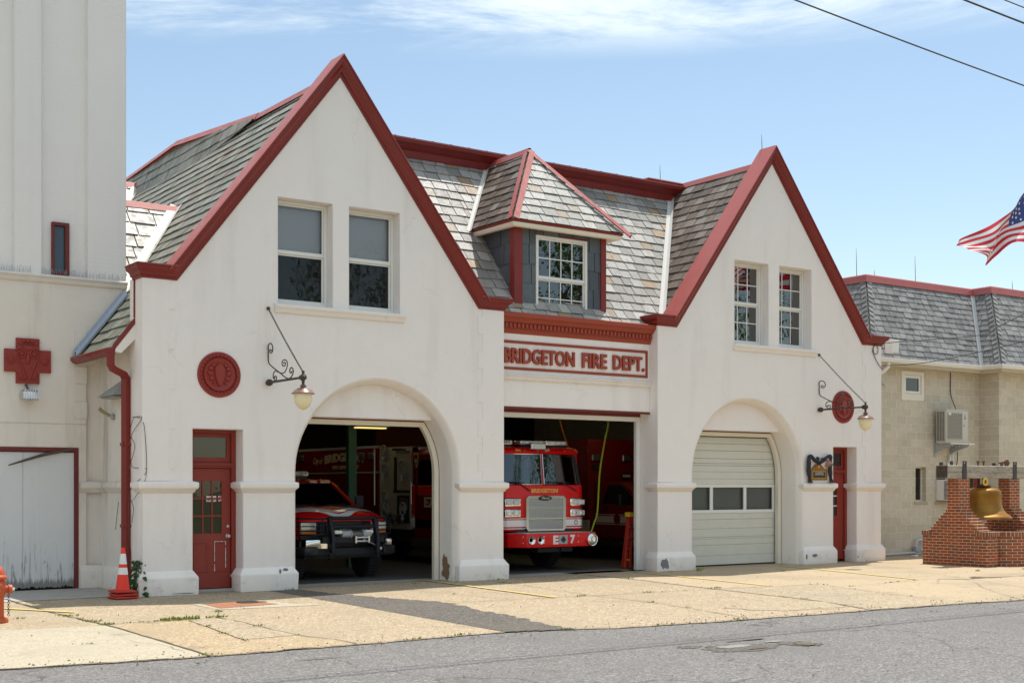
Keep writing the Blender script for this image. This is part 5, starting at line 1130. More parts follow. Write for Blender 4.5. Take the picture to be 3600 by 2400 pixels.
# outdoor cooling unit on wall brackets
AU = thing('cooling_unit', 'cream outdoor air-conditioning unit on brackets on the block wall', 'air conditioner', (29.7, .9, 2.9))
ax0, ax1, ay0, ay1, az0, az1 = 29.25, 30.18, .75, 1.08, 2.96, 3.85
CU = paint('cream_metal', (.56, .53, .46), .4, .05, bev=.008)
MB().box(ax0, ax1, ay0, ay1, az0, az1).build('casing', CU, AU, bev=.018, segs=2); MB().box(ax0 - .012, ax1 + .012, ay0 - .012, ay1 + .012, az1 - .022, az1 + .008).build('casing_lid', CU, AU, bev=.006)
m = MB(); gx0, gx1, gz0, gz1 = ax0 + .06, ax0 + .64, az0 + .12, az1 - .13
for i in range(19): z = gz0 + (gz1 - gz0) * i / 18; m.box(gx0, gx1, ay0 - .016, ay0 - .006, z, z + .022)
m.prism(hole(gx0 - .015, gx1 + .015, gz0 - .015, gz1 + .04), ay0 - .02, ay0 + .01, holes=[hole(gx0, gx1, gz0, gz1 + .025)]); m.build('fan_grille', solid('grille_taupe', (.36, .32, .27), .5), AU)
MB().box(gx0, gx1, ay0 - .004, ay0 + .002, gz0, gz1).build('grille_shadow_plate', solid('grille_back', (.24, .215, .185), .6), AU)
m = MB()
for c in range(3):
    for i in range(26): z = az0 + .06 + i * .030; m.box(ax0 - .006, ax0 - .001, ay0 + .06 + c * .085, ay0 + .125 + c * .085, z, z + .015)
m.build('side_vents', PLASTB, AU)
for k, (dx, dz) in enumerate(((0, .02), (-.022, -.016), (.022, -.016))):
    MB().prism([(30.04 + dx, 3.70 + dz + .02), (30.04 + dx - .012, 3.70 + dz), (30.04 + dx, 3.70 + dz - .02), (30.04 + dx + .012, 3.70 + dz)], ay0 - .004, ay0 + .002).build('red_emblem', CARRED, AU)
MB().box(30.02, 30.065, ay0 - .003, ay0 + .002, 3.60, 3.655).build('sticker', GREEN, AU); MB().box(ax0 + .07, ax0 + .17, ay0 - .024, ay0 - .016, 3.70, 3.76).build('sticker', LETW, AU); MB().box(29.97, 30.03, ay0 - .003, ay0 + .002, 3.42, 3.44).build('sticker', BLK, AU)
for x in (29.33, 30.02):
    m = MB().prism([(1.2, 2.94), (.62, 2.94), (.62, 2.88), (1.14, 2.72), (1.2, 2.66)], x, x + .035, 'x', holes=[hole(.72 + i * .09, .76 + i * .09, 2.865, 2.915) for i in range(4)]); m.box(x - .02, x + .055, 1.165, 1.2, 2.60, 3.20); m.build('bracket', GREYM, AU)
MB().box(29.3, 30.3, .63, .67, 2.925, 2.955).build('bracket_rail', WHT, AU)
MB().tube(spline([(29.95, 1.15, 2.66), (29.9, 1.12, 2.5), (29.83, 1.14, 2.3), (29.83, 1.14, 1.9)]), .032, 8).build('pipe_sleeve', WHT, AU); MB().tube([(30.06, 1.15, 2.68), (30.06, 1.15, 1.9)], .028, 8).build('pipe_sleeve', WHT, AU)
MB().tube(spline([(29.95, 1.17, 4.95), (30.0, 1.17, 4.8), (30.0, 1.17, 4.3), (30.0, 1.0, 3.87)]), .012, 6).build('cable', BLK, AU); MB().tube(spline([(30.2, 1.1, 2.75), (30.22, 1.12, 2.5), (30.16, 1.12, 2.35)]), .012, 6).build('cable', BLK, AU)
WA = thing('window_air_conditioner', 'white boxy air conditioner sticking out of the narrow window behind the bell', 'air conditioner', (29.5, .9, 1.7))
MB().box(29.42, 30.02, .80, 1.3, 1.43, 1.99).build('casing', WHT, WA, bev=.015); MB().box(29.50, 29.96, .79, .80, 1.50, 1.93).build('grille', PLASTB, WA)
m = MB()
for i in range(15): m.box(29.413, 29.419, .84, .95, 1.47 + i * .033, 1.485 + i * .033)
m.build('side_vents', PLASTB, WA)

HW = thing('hooded_floodlight', 'small grey hooded floodlight under the white gutter at the end of the red gable', 'floodlight', (26.5, .9, 4.5))
MB().add([(26.45, 1.2, 4.62), (26.45, 1.2, 4.38), (26.80, .95, 4.40), (26.80, .75, 4.36), (26.45, .70, 4.40), (26.60, .85, 4.58)], [(0, 1, 4), (0, 4, 5), (4, 3, 5), (5, 3, 2), (0, 5, 2), (1, 2, 3, 4), (0, 2, 1)]).build('lamp_hood', GREYM, HW, bev=.005)
# ============================================================ BELL MONUMENT
BX0, BX1, BXR = 25.46, 25.87, 27.39      # left pier, right pier start
BM = thing('bell_monument', 'red brick bell monument with two stepped piers and a timber beam', 'monument', (26.6, -2.2, 0))
CH = .0677
def pier(x0, x1, y0, y1, name='pier'):
    m = MB(); m.box(x0, x1, y0 - .75, y1 + .68, -.02, 10 * CH)
    for i in range(9):                                   # corbelled steps, one course each
        f = (9 - i) / 9.; e = .0 if i else .006
        m.box(x0 + .001 * (i % 2), x1 - .001 * (i % 2), y0 - .05 - .65 * (f - .11) - .0, y1 + .05 + .59 * (f - .11), (10 + i) * CH - .001 * i, (11 + i) * CH)
    m.box(x0 + .0005, x1 - .0005, y0, y1, 19 * CH - .01, 1.99); return m.build(name, RBR, BM, bev=.004)
pier(BX0, BX1, -2.40, -2.09); pier(BXR, BXR + .40, -2.40, -2.09)
# soldier-course caps at both feet of each pier
SOL = N('soldier_brick'); _b = SOL.n('TexBrick'); SOL.L(SOL.wall(), _b.inputs['Vector'])
for k, v in (('Scale', 1.), ('Brick Width', .075), ('Row Height', .3), ('Mortar Size', .005)): _b.offset = 0.; _b.inputs[k].default_value = v
_b.inputs['Color1'].default_value = (.27, .085, .035, 1); _b.inputs['Color2'].default_value = (.14, .055, .035, 1); _b.inputs['Mortar'].default_value = (.60, .50, .36, 1)
SOL = SOL.done(_b.outputs['Color'], .8)
for x0 in (BX0, BXR):
    for ya, yb in ((-3.17, -2.84), (-1.66, -1.39)): MB().box(x0 - .012, x0 + .422, ya, yb, 10 * CH, 10 * CH + .105).build('pier_cap', SOL, BM, bev=.006)
# low curved well wall between the piers, with a soldier-course rim
n = 22; cxw, cyw, rx, ry = 26.63, -2.62, .80, .80
arcp = [(cxw + rx * cos(pi + pi * i / n), cyw + ry * sin(pi + pi * i / n)) for i in range(n + 1)]
def ringwall(z0, z1, o, th=.2):
    A = [(cxw + (rx + o) * cos(pi + pi * i / n), cyw + (ry + o) * sin(pi + pi * i / n)) for i in range(n + 1)]; B = [(cxw + (rx - th) * cos(pi + pi * i / n), cyw + (ry - th) * sin(pi + pi * i / n)) for i in range(n + 1)]
    return MB().prism(A + B[::-1], z0, z1, 'z')
ringwall(-.02, 10 * CH, 0).build('well_wall', RBR, BM, smooth=25); ringwall(10 * CH, 10 * CH + .105, .012).build('well_rim', SOL, BM, smooth=25, bev=.004)
MB().box(BX1, BXR, -1.75, -1.55, 0, 10 * CH).build('well_wall', RBR, BM)
MB().add([(BX1, -3.2, .30), (BXR, -3.2, .30), (BXR, -1.6, .30), (BX1, -1.6, .30)], [(0, 1, 2, 3)]).build('well_fill', CRACK, BM)
ply = cyw - ry * sin(radians(66)); pxl = cxw - rx * cos(radians(66)) * 0 + .0
pq = MB(); a = radians(-90 + 14)
def pp(u, z, d): # on the curved wall, tangent plate
    c_ = Vector((cxw + (rx + d) * cos(a), cyw + (ry + d) * sin(a), 0)); t_ = Vector((-sin(a), cos(a), 0)); return c_ + t_ * u + Vector((0, 0, z))
def plate(u0, u1, z0, z1, d0, d1): return MB().add([pp(u, z, d) for d in (d0, d1) for z in (z0, z1) for u in (u0, u1)], [(0, 2, 3, 1), (4, 5, 7, 6), (0, 1, 5, 4), (2, 6, 7, 3), (0, 4, 6, 2), (1, 3, 7, 5)])
bp_ = plate(-.27, .27, .235, .565, -.03, .022).build('name_plate', GOLD, BM); plate(-.255, .255, .25, .55, .02, .026).build('plate_field', BLK, bp_)
plate(-.03, .03, .45, .52, .025, .029).build('plate_badge', GOLD, bp_)
for i, wd in enumerate((.10, .17, .12, .20)): plate(-wd, wd, .415 - i * .034, .427 - i * .034, .025, .028).build('plate_text', GREYM if i > 1 else GOLD, bp_)
# timber beam on top, strapped to the piers
bm_ = MB(); by0, by1 = -2.405, -2.085
nx = 30; r = random.Random(2); rows = []
for i in range(nx + 1):
    x = 25.06 + (28.9 - 25.06) * i / nx; j = [r.uniform(-.006, .006) for _ in range(8)]
    rows.append([(x, by0 + j[0], 1.995 + .01), (x, by0 - .004 + j[1], 2.11 + .01 * sin(x * 3)), (x, by0 + .014, 2.125 + .01 * sin(x * 3)), (x, by0 + j[2], 2.145 + .01 * sin(x * 3)), (x, by0 + j[3], 2.275), (x, by0 + .015, 2.288), (x, by1, 2.285), (x, by1 + j[5], 1.998), (x, by0 + .015, 1.992)])
k = 9; bm_.add([p for q in rows for p in q], [(i * k + j, i * k + (j + 1) % k, (i + 1) * k + (j + 1) % k, (i + 1) * k + j) for i in range(nx) for j in range(k)] + [tuple(range(k))[::-1], tuple(range(nx * k, nx * k + k))])
bmo = bm_.build('beam', BEAM, BM, smooth=30); MB().box(25.052, 25.062, by0 + .012, by1 - .012, 2.01, 2.272).build('beam_end', wood('dark_end_grain', (.06, .045, .035), (.10, .08, .065), (8, 8, 8)), bmo)
for x in (25.58, 27.50):
    m = MB(); m.box(x, x + .15, by0 - .018, by0 - .006, 1.98, 2.39); m.box(x, x + .15, by0 - .018, by1 + .018, 1.972, 1.986); m.box(x, x + .12, by1 + .006, by1 + .018, 1.98, 2.39); m.build('beam_strap', BLK, BM, bev=.003)
    MB().ball((x + .06, by0 - .02, 2.345), .016, .008, .016, 8).build('strap_bolt', ALU, BM)
for x in (25.10 + .05, 27.13): MB().box(x, x + .09, by1 - .06, by1 - .02, 2.28, 2.36).build('strap_lug', BLK, BM)
for x in (26.39, 26.60): MB().tube([(x, -2.25, 2.28), (x, -2.25, 2.40)], .02, 8).tube([(x, -2.25, 2.36), (x, -2.25, 2.40)], .034, 6).build('hanger_bolt', paint('rust_iron', (.12, .045, .025), .7, .3, bev=0) if 'rust_iron' not in MATS else MATS['rust_iron'], BM)
MB().tube([(27.2, -2.25, 2.36), (27.34, -2.26, 2.38), (27.6, -2.25, 2.36)], .02, 8).lathe([(0, -.02), (.08, -.02), (.08, .02), (0, .02)], (27.36, -2.34, 2.36), 'y', 16).build('strike_gear', MATS['rust_iron'], BM)
# the bell hangs from the beam
BE = thing('bell', 'large bronze bell hanging between the two brick piers', 'bell', (26.62, -2.25, 1.1))
bc = (26.60, -2.25, 0)
prof = [(0, 1.80), (.10, 1.80), (.16, 1.785), (.25, 1.77), (.33, 1.745), (.375, 1.715), (.388, 1.68), (.390, 1.645), (.397, 1.64), (.397, 1.625), (.390, 1.62), (.390, 1.60), (.396, 1.595), (.396, 1.58), (.392, 1.575), (.394, 1.50), (.400, 1.42), (.412, 1.345), (.432, 1.285), (.462, 1.235), (.505, 1.19), (.515, 1.188), (.52, 1.178), (.55, 1.155), (.60, 1.12), (.625, 1.10), (.635, 1.075), (.628, 1.055), (.60, 1.05), (.52, 1.06), (.44, 1.25), (.37, 1.45), (.34, 1.66), (.2, 1.73), (0, 1.74)]
MB().lathe([(r_, z) for r_, z in prof], bc, n=64).build('bell_body', BELLM, BE, smooth=45)
MB().lathe([(0, 1.86), (.07, 1.86), (.075, 1.84), (.16, 1.83), (.17, 1.80), (.14, 1.79), (0, 1.79)], bc, n=24).build('crown', MATS['rust_iron'], BE)
m = MB()
for x, y in ((-.09, .07), (.09, .07), (.0, -.02)): m.tube([(bc[0] + x, bc[1] + y, 1.84), (bc[0] + x, bc[1] + y, 1.995)], .032, 10)
m.build('hanger', MATS['rust_iron'], BE); MB().tube([(bc[0] - .16 + .075 * cos(2 * pi * i / 16), bc[1] - .16, 1.915 + .075 * sin(2 * pi * i / 16)) for i in range(16)], .024, 8, closed=True).build('pulley', GOLD, BE)
MB().ball((26.6, -2.25, 1.12), .07, .07, .09, 10).tube([(26.6, -2.25, 1.72), (26.6, -2.25, 1.12)], .02, 6).build('clapper', MATS['rust_iron'], BE)

# ============================================================ FLAG ON ITS POLE (pole just outside the frame)
FG = thing('flag', 'striped flag with white stars on blue, blowing against the sky', 'flag', (27.25, -3.8, 0))
NU, NV = 60, 39; K_ = 17.2 / 15.; FP = lambda L: [(x * K_, -21 + (y + 21) * K_, 1.8 + (z - 1.8) * K_) for x, y, z in L]
Tc = spline(FP([(23.72, -6, 8.35), (23.0, -6, 7.80), (22.52, -6.02, 7.40), (22.18, -6, 7.14), (21.7, -5.95, 6.86), (21.2, -6.05, 6.60), (20.85, -6, 6.42), (20.62, -6.02, 6.32)]), 12)
Bc = spline(FP([(23.72, -6, 6.55), (23.0, -6.05, 6.49), (22.4, -6.1, 6.46), (21.92, -6.12, 6.40), (21.72, -6.05, 6.16), (21.52, -6.0, 5.97), (21.2, -6.1, 6.06), (20.80, -6.02, 6.12)]), 12)
m = MB(); vs_ = []
for i in range(NU + 1):
    s_ = i / NU; k = s_ * (len(Tc) - 1); i0 = min(int(k), len(Tc) - 2); f = k - i0; T, B = Tc[i0].lerp(Tc[i0 + 1], f), Bc[i0].lerp(Bc[i0 + 1], f)
    for j in range(NV + 1):
        t = j / NV; p = T.lerp(B, t); amp = .16 * min(1, s_ * 2) ; ph = s_ * 9 - t * 4.2
        p.y += amp * sin(ph) ; p.x += .05 * sin(ph * 1.3 + 1) * s_; p.z += .035 * sin(s_ * 16 + t * 9) * s_ * sin(pi * t); vs_.append(p)
fs_, mi_ = [], []
for i in range(NU):
    for j in range(NV):
        fs_.append((i * (NV + 1) + j, (i + 1) * (NV + 1) + j, (i + 1) * (NV + 1) + j + 1, i * (NV + 1) + j + 1)); st = j // 3
        mi_.append(2 if (i < NU * .40 and st < 7) else (0 if st % 2 == 0 else 1))
m.add(vs_, fs_); m.mi = mi_; cl = m.build('cloth', [FL_R, FL_W, FL_B], FG, smooth=80, fix=False)
sm = MB()
for rr_ in range(9):
    for cc in range(11):
        if (rr_ + cc) % 2: continue
        i, j = int((cc + .7) / 11.6 * NU * .40), int((rr_ + .6) / 9.4 * 21)
        p, pu, pv_ = vs_[i * (NV + 1) + j], vs_[(i + 1) * (NV + 1) + j], vs_[i * (NV + 1) + j + 1]
        for sg_ in (-1, 1):
            U_, V_ = (pu - p).normalized(), (pv_ - p).normalized(); W_ = U_.cross(V_).normalized() * .008 * sg_
            sm.add([p + W_ + (U_ * cos(2 * pi * q / 10 + pi / 2) + V_ * -sin(2 * pi * q / 10 + pi / 2)) * (.042 if q % 2 == 0 else .018) for q in range(10)], [tuple(range(10))])
sm.build('stars', FL_W, cl, fix=False, smooth=0)
o = MB().tube([(23.8, -6, 0), (23.8, -6, 8.7)], [.05, .035], 12).ball((23.8, -6, 8.75), .07).build('flag_pole', ALU, None); tag(o, 'slim metal pole that carries the striped flag', 'flagpole') if False else bpy.data.objects.remove(o)
pole = MB().tube([(27.25, -3.8, 0), (27.25, -3.8, 9.6)], [.06, .035], 12).build('pole', ALU, FG)

# ============================================================ WIRES AND LIGHTNING RODS
def wire(pts, label, r=.011, k=10, cat='wire', group='overhead wires against the sky'):
    o = MB().tube(spline(pts, k), r, 5).build('overhead_wire', BLK, None); tag(o, label, cat, group)
wz = lambda x, y0, s_, q: (x, -8.0, y0 + s_ * (x - 16.6) + q * (x - 16.6) ** 2)
wire([(x, -8, 8.623 - .0475 * (x - 16.58) + .0012 * (x - 16.58) ** 2) for x in range(6, 42, 4)], 'lowest thin wire crossing the upper right corner of the sky', .012)
wire([(x, -8, 9.582 - .030 * (x - 17.93) + .0008 * (x - 17.93) ** 2) for x in range(6, 42, 4)], 'middle and thickest wire crossing the upper right corner of the sky', .016)
wire([(x, -8, 9.809 - .026 * (x - 19.0) + .0008 * (x - 19.0) ** 2) for x in range(6, 42, 4)], 'topmost wire clipped by the upper right corner of the photo', .010)
SG = 'service wires to the right gable'
wire([(25.43, -.06, 5.26), (25.1, -1.0, 5.20), (24.3, -2.6, 5.06), (23.2, -4.6, 4.9), (21.7, -6.0, 4.81), (20.3, -7.6, 4.83)], 'upper black service wire reaching the right gable under its red eave', .009, 8, 'wire', SG)
wire([(25.66, -.05, 4.75), (25.2, -1.2, 4.66), (24.3, -2.9, 4.60), (22.55, -6.0, 4.6), (21.3, -8, 4.70)], 'lower black service wire running past the white gutter', .009, 8, 'wire', SG)
o = MB().tube(spline([(25.43, -.03, 5.26), (25.36, -.03, 5.1), (25.42, -.03, 4.97), (25.55, -.03, 4.8), (25.70, -.04, 4.66)], 8), .008, 5).tube([(25.47 + .09 * cos(2 * pi * i / 18), -.03, 5.12 + .11 * sin(2 * pi * i / 18)) for i in range(18)], .008, 5, closed=True).build('coiled_cable', BLK, None)
tag(o, 'small black coil of cable on the wall under the right eave', 'cable')
def rod(p, h, label):
    o = MB().tube([p, (p[0] - .01, p[1], p[2] + h * .6), (p[0] - .02, p[1], p[2] + h)], [.011, .009, .004], 6).build('lightning_rod', GREYM, None); tag(o, label, 'lightning rod', 'lightning rods on the roofs')
rod((21.92, .30, 9.45), .42, 'lightning rod on the peak of the right gable'); rod((21.3, 3.1, 9.22), .42, 'lightning rod at the right end of the long red roof cornice')
RB = EY1 + 1.2
for x, h, lb in ((26.78 + .55, .74, 'tall lightning rod at the left corner of the block building roof'), (28.05, .24, 'short lightning rod near the left end of the block building roof'), (29.75, .80, 'tall lightning rod in the middle of the block building roof'), (33.2, .34, 'short lightning rod at the right edge of the photo')):
    rod((x, RB + .05 if x < 32 else EY2 + 1.2, zT + .05), h, lb)

# ============================================================ LADDER, HOSE AND AIR LINES IN THE MIDDLE BAY
LD = thing('step_ladder', 'folded red stepladder with a yellow top leaning inside the middle bay', 'ladder', (18.5, 1.0, 0))
def bar(a, b, w_, mt, nm, p): MB().tube([a, b], w_, 4, rot=pi / 4).build(nm, mt, p, smooth=0)
LRED = paint('ladder_red', (.48, .035, .02), .45, .15)
bar((18.36, .95, .03), (18.585, 1.05, 1.16), .032, LRED, 'rail', LD); bar((18.52, .95, .03), (18.66, 1.05, 1.16), .032, LRED, 'rail', LD); bar((18.46, 1.15, .03), (18.60, 1.12, 1.14), .026, LRED, 'rear_rail', LD); bar((18.60, 1.15, .03), (18.68, 1.12, 1.14), .026, LRED, 'rear_rail', LD)
MB().box(18.54, 18.71, 1.0, 1.16, 1.14, 1.24).build('ladder_top', YEL, LD, bev=.01)
for i in range(4): z = .2 + i * .24; MB().tube([(18.39 + .05 * i, .98, z), (18.55 + .035 * i, .98, z)], .02, 4).build('step', YEL if i == 0 else ALU, LD)
o = MB().tube(spline([(18.79, 2.0, 3.45), (18.74, 2.0, 3.1), (18.68, 2.0, 2.9), (18.52, 2.0, 2.14), (18.45, 2.0, 1.26), (18.36, 2.0, 1.0), (18.2, 1.95, .72)]), .020, 8).build('air_hose', PALELINE, None); tag(o, 'lime green air hose hanging from the ceiling of the middle bay', 'hose')
o = MB().tube(spline([(18.87, 4, 3.5), (19.0, 4, 3.1), (19.16, 4, 2.73), (19.3, 4, 2.3)]), .010, 6).build('shore_line', ORANGE, None); tag(o, 'thin orange cord hanging behind the fire engine cab', 'cord')

# ============================================================ FIRE ENGINE IN THE MIDDLE BAY
def bodybox(name, a, b, mt, p, bev=.03, segs=2): return MB().box(a[0], b[0], a[1], b[1], a[2], b[2]).build(name, mt, p, bev=bev, segs=segs)
def wheel(parent, x, y, r, wd, side):
    w_ = MB(); h = wd / 2
    w_.lathe([(r * .60, -h), (r * .85, -h * 1.0), (r * .96, -h * .85), (r, -h * .6), (r, h * .6), (r * .96, h * .85), (r * .85, h), (r * .60, h)], (x, y, r), 'x', 36)
    for i in range(36):
        a = 2 * pi * i / 36
        for s_ in (-1, 1): c_ = (x + s_ * h * .45, y + r * cos(a), r + r * sin(a)); w_.box(c_[0] - h * .38, c_[0] + h * .38, c_[1] - .014, c_[1] + .014, c_[2] - .014, c_[2] + .014)
    t = w_.build('wheel', TYRE, parent); MB().lathe([(0, -h * .7), (r * .3, -h * .7), (r * .55, -h * .85), (r * .6, -h * .8), (r * .6, h * .8), (r * .3, h * .7), (0, h * .7)], (x, y, r), 'x', 24).build('rim', RIM, t); return t
FE = thing('fire_engine', 'red pumper fire engine with a chrome grille in the middle bay', 'fire engine', (16.96, 2.0, 0))
ex = 16.96; EF = 2.0
def E_(x, y, z): return (ex + x, EF + y, z)
hw = 1.10
# cab: lower body, pillars, roof
cabp = [(-hw, .10), (-hw + .12, 0), (hw - .12, 0), (hw, .10), (hw, 3.72), (-hw, 3.72)]
MB().prism([(ex + x, EF + y) for x, y in cabp], .86, 1.84, 'z').build('cab', CARRED, FE, bev=.03, segs=3)
rf = MB(); rows = []
for (ins, y0, z) in ((.0, .16, 2.50), (.0, .12, 2.56), (.03, .16, 2.63), (.10, .26, 2.66)): rows.append([E_(-hw + ins, y0 + .12, z), E_(-hw + ins + .15, y0, z), E_(hw - ins - .15, y0, z), E_(hw - ins, y0 + .12, z), E_(hw - ins, 3.72, z), E_(-hw + ins, 3.72, z)])
rf.add([p for q in rows for p in q], [(i * 6 + j, i * 6 + (j + 1) % 6, (i + 1) * 6 + (j + 1) % 6, (i + 1) * 6 + j) for i in range(3) for j in range(6)] + [tuple(range(18, 24)), tuple(range(6))[::-1]]); rf.build('cab_roof', CARRED, FE, smooth=40)
MB().box(ex - hw + .02, ex + hw - .02, EF + 1.9, EF + 3.7, 1.84, 2.52).build('cab_rear_body', CARDK, FE, bev=.02)
# windshield: two tilted panes, with pillars and wiper
def wsp(x, z): f = (z - 1.84) / .66; return E_(x * (1 - .10 * f) , .05 + .07 * f + .08 * abs(x) ** 3, z)
ws_ = MB()
for x0, x1 in ((-1.04, -.03), (.03, 1.04)):
    nn = 8; vs_ = [wsp(x0 + (x1 - x0) * i / nn, 1.85 + .64 * j / 4) for j in range(5) for i in range(nn + 1)]
    MB().add(vs_, [(j * (nn + 1) + i, j * (nn + 1) + i + 1, (j + 1) * (nn + 1) + i + 1, (j + 1) * (nn + 1) + i) for j in range(4) for i in range(nn)]).build('windshield', WSHIELD, FE, fix=False, smooth=60)
for x in (-1.06, 0, 1.06): MB().tube([wsp(x, 1.83), wsp(x, 2.1), wsp(x, 2.52)], .036 if x else .018, 6).build('windshield_pillar', CARRED if not x else PLASTB, FE)
m = MB()
for x0, x1 in ((-1.05, -.03), (.03, 1.05)): m.tube([wsp(x, z) for x, z in ((x0, 1.85), (x0, 2.5), ((x0 + x1) / 2, 2.5), (x1, 2.5), (x1, 1.85), ((x0 + x1) / 2, 1.85))], .010, 5, closed=True)
m.build('windshield_trim', CHROME, FE)
for s_ in (-1, 1):
    xpane(ex + s_ * (hw - .012) - .004, EF + .42, EF + 1.25, 1.86, 2.46, 'cab_side_glass', GLASSD, FE)
    MB().tube([E_(s_ * (hw - .02), .30, 1.84), E_(s_ * (hw - .02), .34, 2.5)], .05, 6).build('cab_pillar', CARRED, FE); MB().box(ex + s_ * (hw - .03) - .03, ex + s_ * (hw - .03) + .03, EF + 1.25, EF + 1.42, 1.84, 2.5).build('cab_pillar', CARRED, FE)
MB().box(ex - .95, ex + .95, EF + .85, EF + .95, 1.2, 2.45).build('cab_interior', DARK, FE); MB().box(ex - 1.0, ex + 1.0, EF + .2, EF + .85, 1.80, 1.86).build('dashboard', PLASTB, FE)
for x in (-.43, -.12): MB().lathe([(0, 0), (.10, -.01), (.12, .03), (.10, .06), (0, .05)], E_(x, .36, 2.32), 'y', 18).build('cab_fan', solid('fan_cream', (.55, .54, .48), .5) if 'fan_cream' not in MATS else MATS['fan_cream'], FE)
for x0, x1, t in ((-.40, -.95, -.34), (.86, .10, .72)):
    MB().tube([E_(x0, -.03, 1.71), E_((x0 + x1) / 2 * .5 + x0 * .5, -.03, 1.80), E_((x0 + x1) / 2, .0, 1.88)], .013, 5).tube([E_(x1, .03, 1.90), E_((x0 + x1) / 2, .0, 1.895), E_(x0 * .75 + x1 * .25, .0, 1.885)], .011, 5).build('wiper', PLASTB, FE)
MB().text('BRIDGETON', E_(-.35, -.004, 1.675), (1, 0, 0), (0, 0, 1), .70, .085, .004, .035).build('lettering', GOLD, FE, smooth=0)
# grille
gz0, gz1, gw = .86, 1.605, .525
g_ = MB().prism([(ex + x, z) for x, z in ((-gw + .05, gz0), (gw - .05, gz0), (gw, gz0 + .06), (gw, gz1 - .06), (gw - .06, gz1), (-gw + .06, gz1), (-gw, gz1 - .06), (-gw, gz0 + .06))], EF - .07, EF + .02, holes=[hole(ex - gw + .07, ex + gw - .07, a, b) for a, b in ((.90, 1.11), (1.14, 1.335), (1.36, 1.545))]).build('grille', CHROME, FE, bev=.018, segs=3)
for a, b in ((.90, 1.11), (1.14, 1.335), (1.36, 1.545)): MB().box(ex - gw + .065, ex + gw - .065, EF - .045, EF - .03, a - .004, b + .004).build('grille_mesh', GMESH, g_)
em = MB().prism([(ex - .03 + .17 * cos(2 * pi * i / 24), 1.558 + .05 * sin(2 * pi * i / 24)) for i in range(24)], EF - .085, EF - .06); eo = em.build('badge', PLASTB, g_); MB().text('Pierce', E_(-.135, -.0855, 1.535), (1, 0, 0), (0, 0, 1), .21, .052, .003, .01, shear=.35).build('badge_text', ALU, g_, smooth=0)
# stripe
for za, zb, mt in ((.955, 1.095, CARWHT), (.905, .925, CARWHT), (1.118, 1.135, CARWHT)):
    m = MB(); q = [(-hw - .003, 3.7), (-hw - .003, .095), (-hw + .118, -.003), (hw - .118, -.003), (hw + .003, .095), (hw + .003, 3.7)]
    m.add([E_(x, y, z) for z in (za, zb) for x, y in q], [(i, i + 1, i + 7, i + 6) for i in range(5)]); m.build('stripe', mt, FE, smooth=0)
MB().lathe([(0, -.002), (.05, -.002), (.05, .004), (0, .004)], E_(.85, -.004, 1.025), 'y', 20).lathe([(0, -.004), (.038, -.004), (.038, 0), (0, 0)], E_(.85, -.004, 1.025), 'y', 20, 1).build('round_emblem', [PLASTB, LETW], FE)
# headlamps: two twin clusters a side
for s_ in (-1, 1):
    for z0, z1, kind in ((1.385, 1.555, 0), (1.155, 1.32, 1)):
        x0, x1 = (.66, 1.08) if s_ > 0 else (-1.08, -.66)
        h_ = MB().box(ex + x0, ex + x1, EF - .065, EF + .08, z0, z1).build('headlight', CHROME, FE, bev=.03, segs=3)
        for i in range(2):
            a = ex + x0 + .03 + i * .185
            MB().box(a, a + .165, EF - .075, EF - .06, z0 + .03, z1 - .03).build('lens', LENS if kind == 0 else BULB, h_, bev=.012)
            if kind: MB().lathe([(0, -.085), (.03, -.084), (.05, -.078), (.055, -.06), (0, -.06)], (a + .083, EF, (z0 + z1) / 2), 'y', 14).build('lamp_bulb', LENS, h_)
            else: MB().box(a + .02, a + .145, EF - .079, EF - .073, z0 + .05, z1 - .05).build('lamp_bulb', BULB, h_, bev=.01)
# bumper with chamfered ends
bmp = [(-1.17, .25), (-1.17, -.30), (-.90, -.60), (.90, -.60), (1.17, -.30), (1.17, .25)]
MB().prism([(ex + x, EF + y) for x, y in bmp], .535, .825, 'z').build('bumper', CARRED, FE, bev=.012, segs=2)
MB().box(ex - .9, ex + .9, EF - .5, EF + .05, .82, .834).build('bumper_deck', TREAD, FE); MB().box(ex - .75, ex + .75, EF - .02, EF + .3, .80, .89).build('bumper_gap', PLASTB, FE)
BY = EF - .60
for x in (-.80, -.57):
    MB().lathe([(.0, .0), (.04, .0), (.06, -.015), (.085, -.03), (.09, -.01), (.09, .01), (0, .01)], (ex + x + .02, BY, .69), 'y', 22).build('air_horn', CHROME, FE)
MB().text('E', (ex - .26 + .04, BY - .004, .595), (1, 0, 0), (0, 0, 1), .14, .185, .005, .05).build('lettering', LETW, FE, smooth=0); MB().text('7', (ex + .17 + .06, BY - .004, .60), (1, 0, 0), (0, 0, 1), .13, .185, .005, .05).build('lettering', LETW, FE, smooth=0)
MB().box(ex - .07, ex + .16, BY - .012, BY, .595, .785).build('square_emblem', GREYM, FE, bev=.01); MB().prism([(ex + .045 + .075 * cos(2 * pi * i / 4), .69 + .075 * sin(2 * pi * i / 4)) for i in range(4)], BY - .016, BY - .01).build('square_emblem', PLASTB, FE)
sx = ex + .80; MB().lathe([(0, -.10), (.05, -.105), (.055, -.09), (.10, -.085), (.12, -.07), (.135, -.075), (.14, -.04), (.13, .0), (0, .0)], (sx, BY + .02, .68), 'y', 28).build('siren', CHROME, FE)
for x, z in ((-.95, .63), (-.95, .76), (-.45, .63), (-.45, .76), (.45, .63), (.45, .76), (1.04 - .02, .63), (1.02, .76)):
    yy = BY - .0 if abs(x) < .9 else BY + (abs(x) - .9) * 1.11
    MB().ball((ex + x, yy, z), .014, .008, .014, 8).build('bumper_bolt', CHROME, FE)
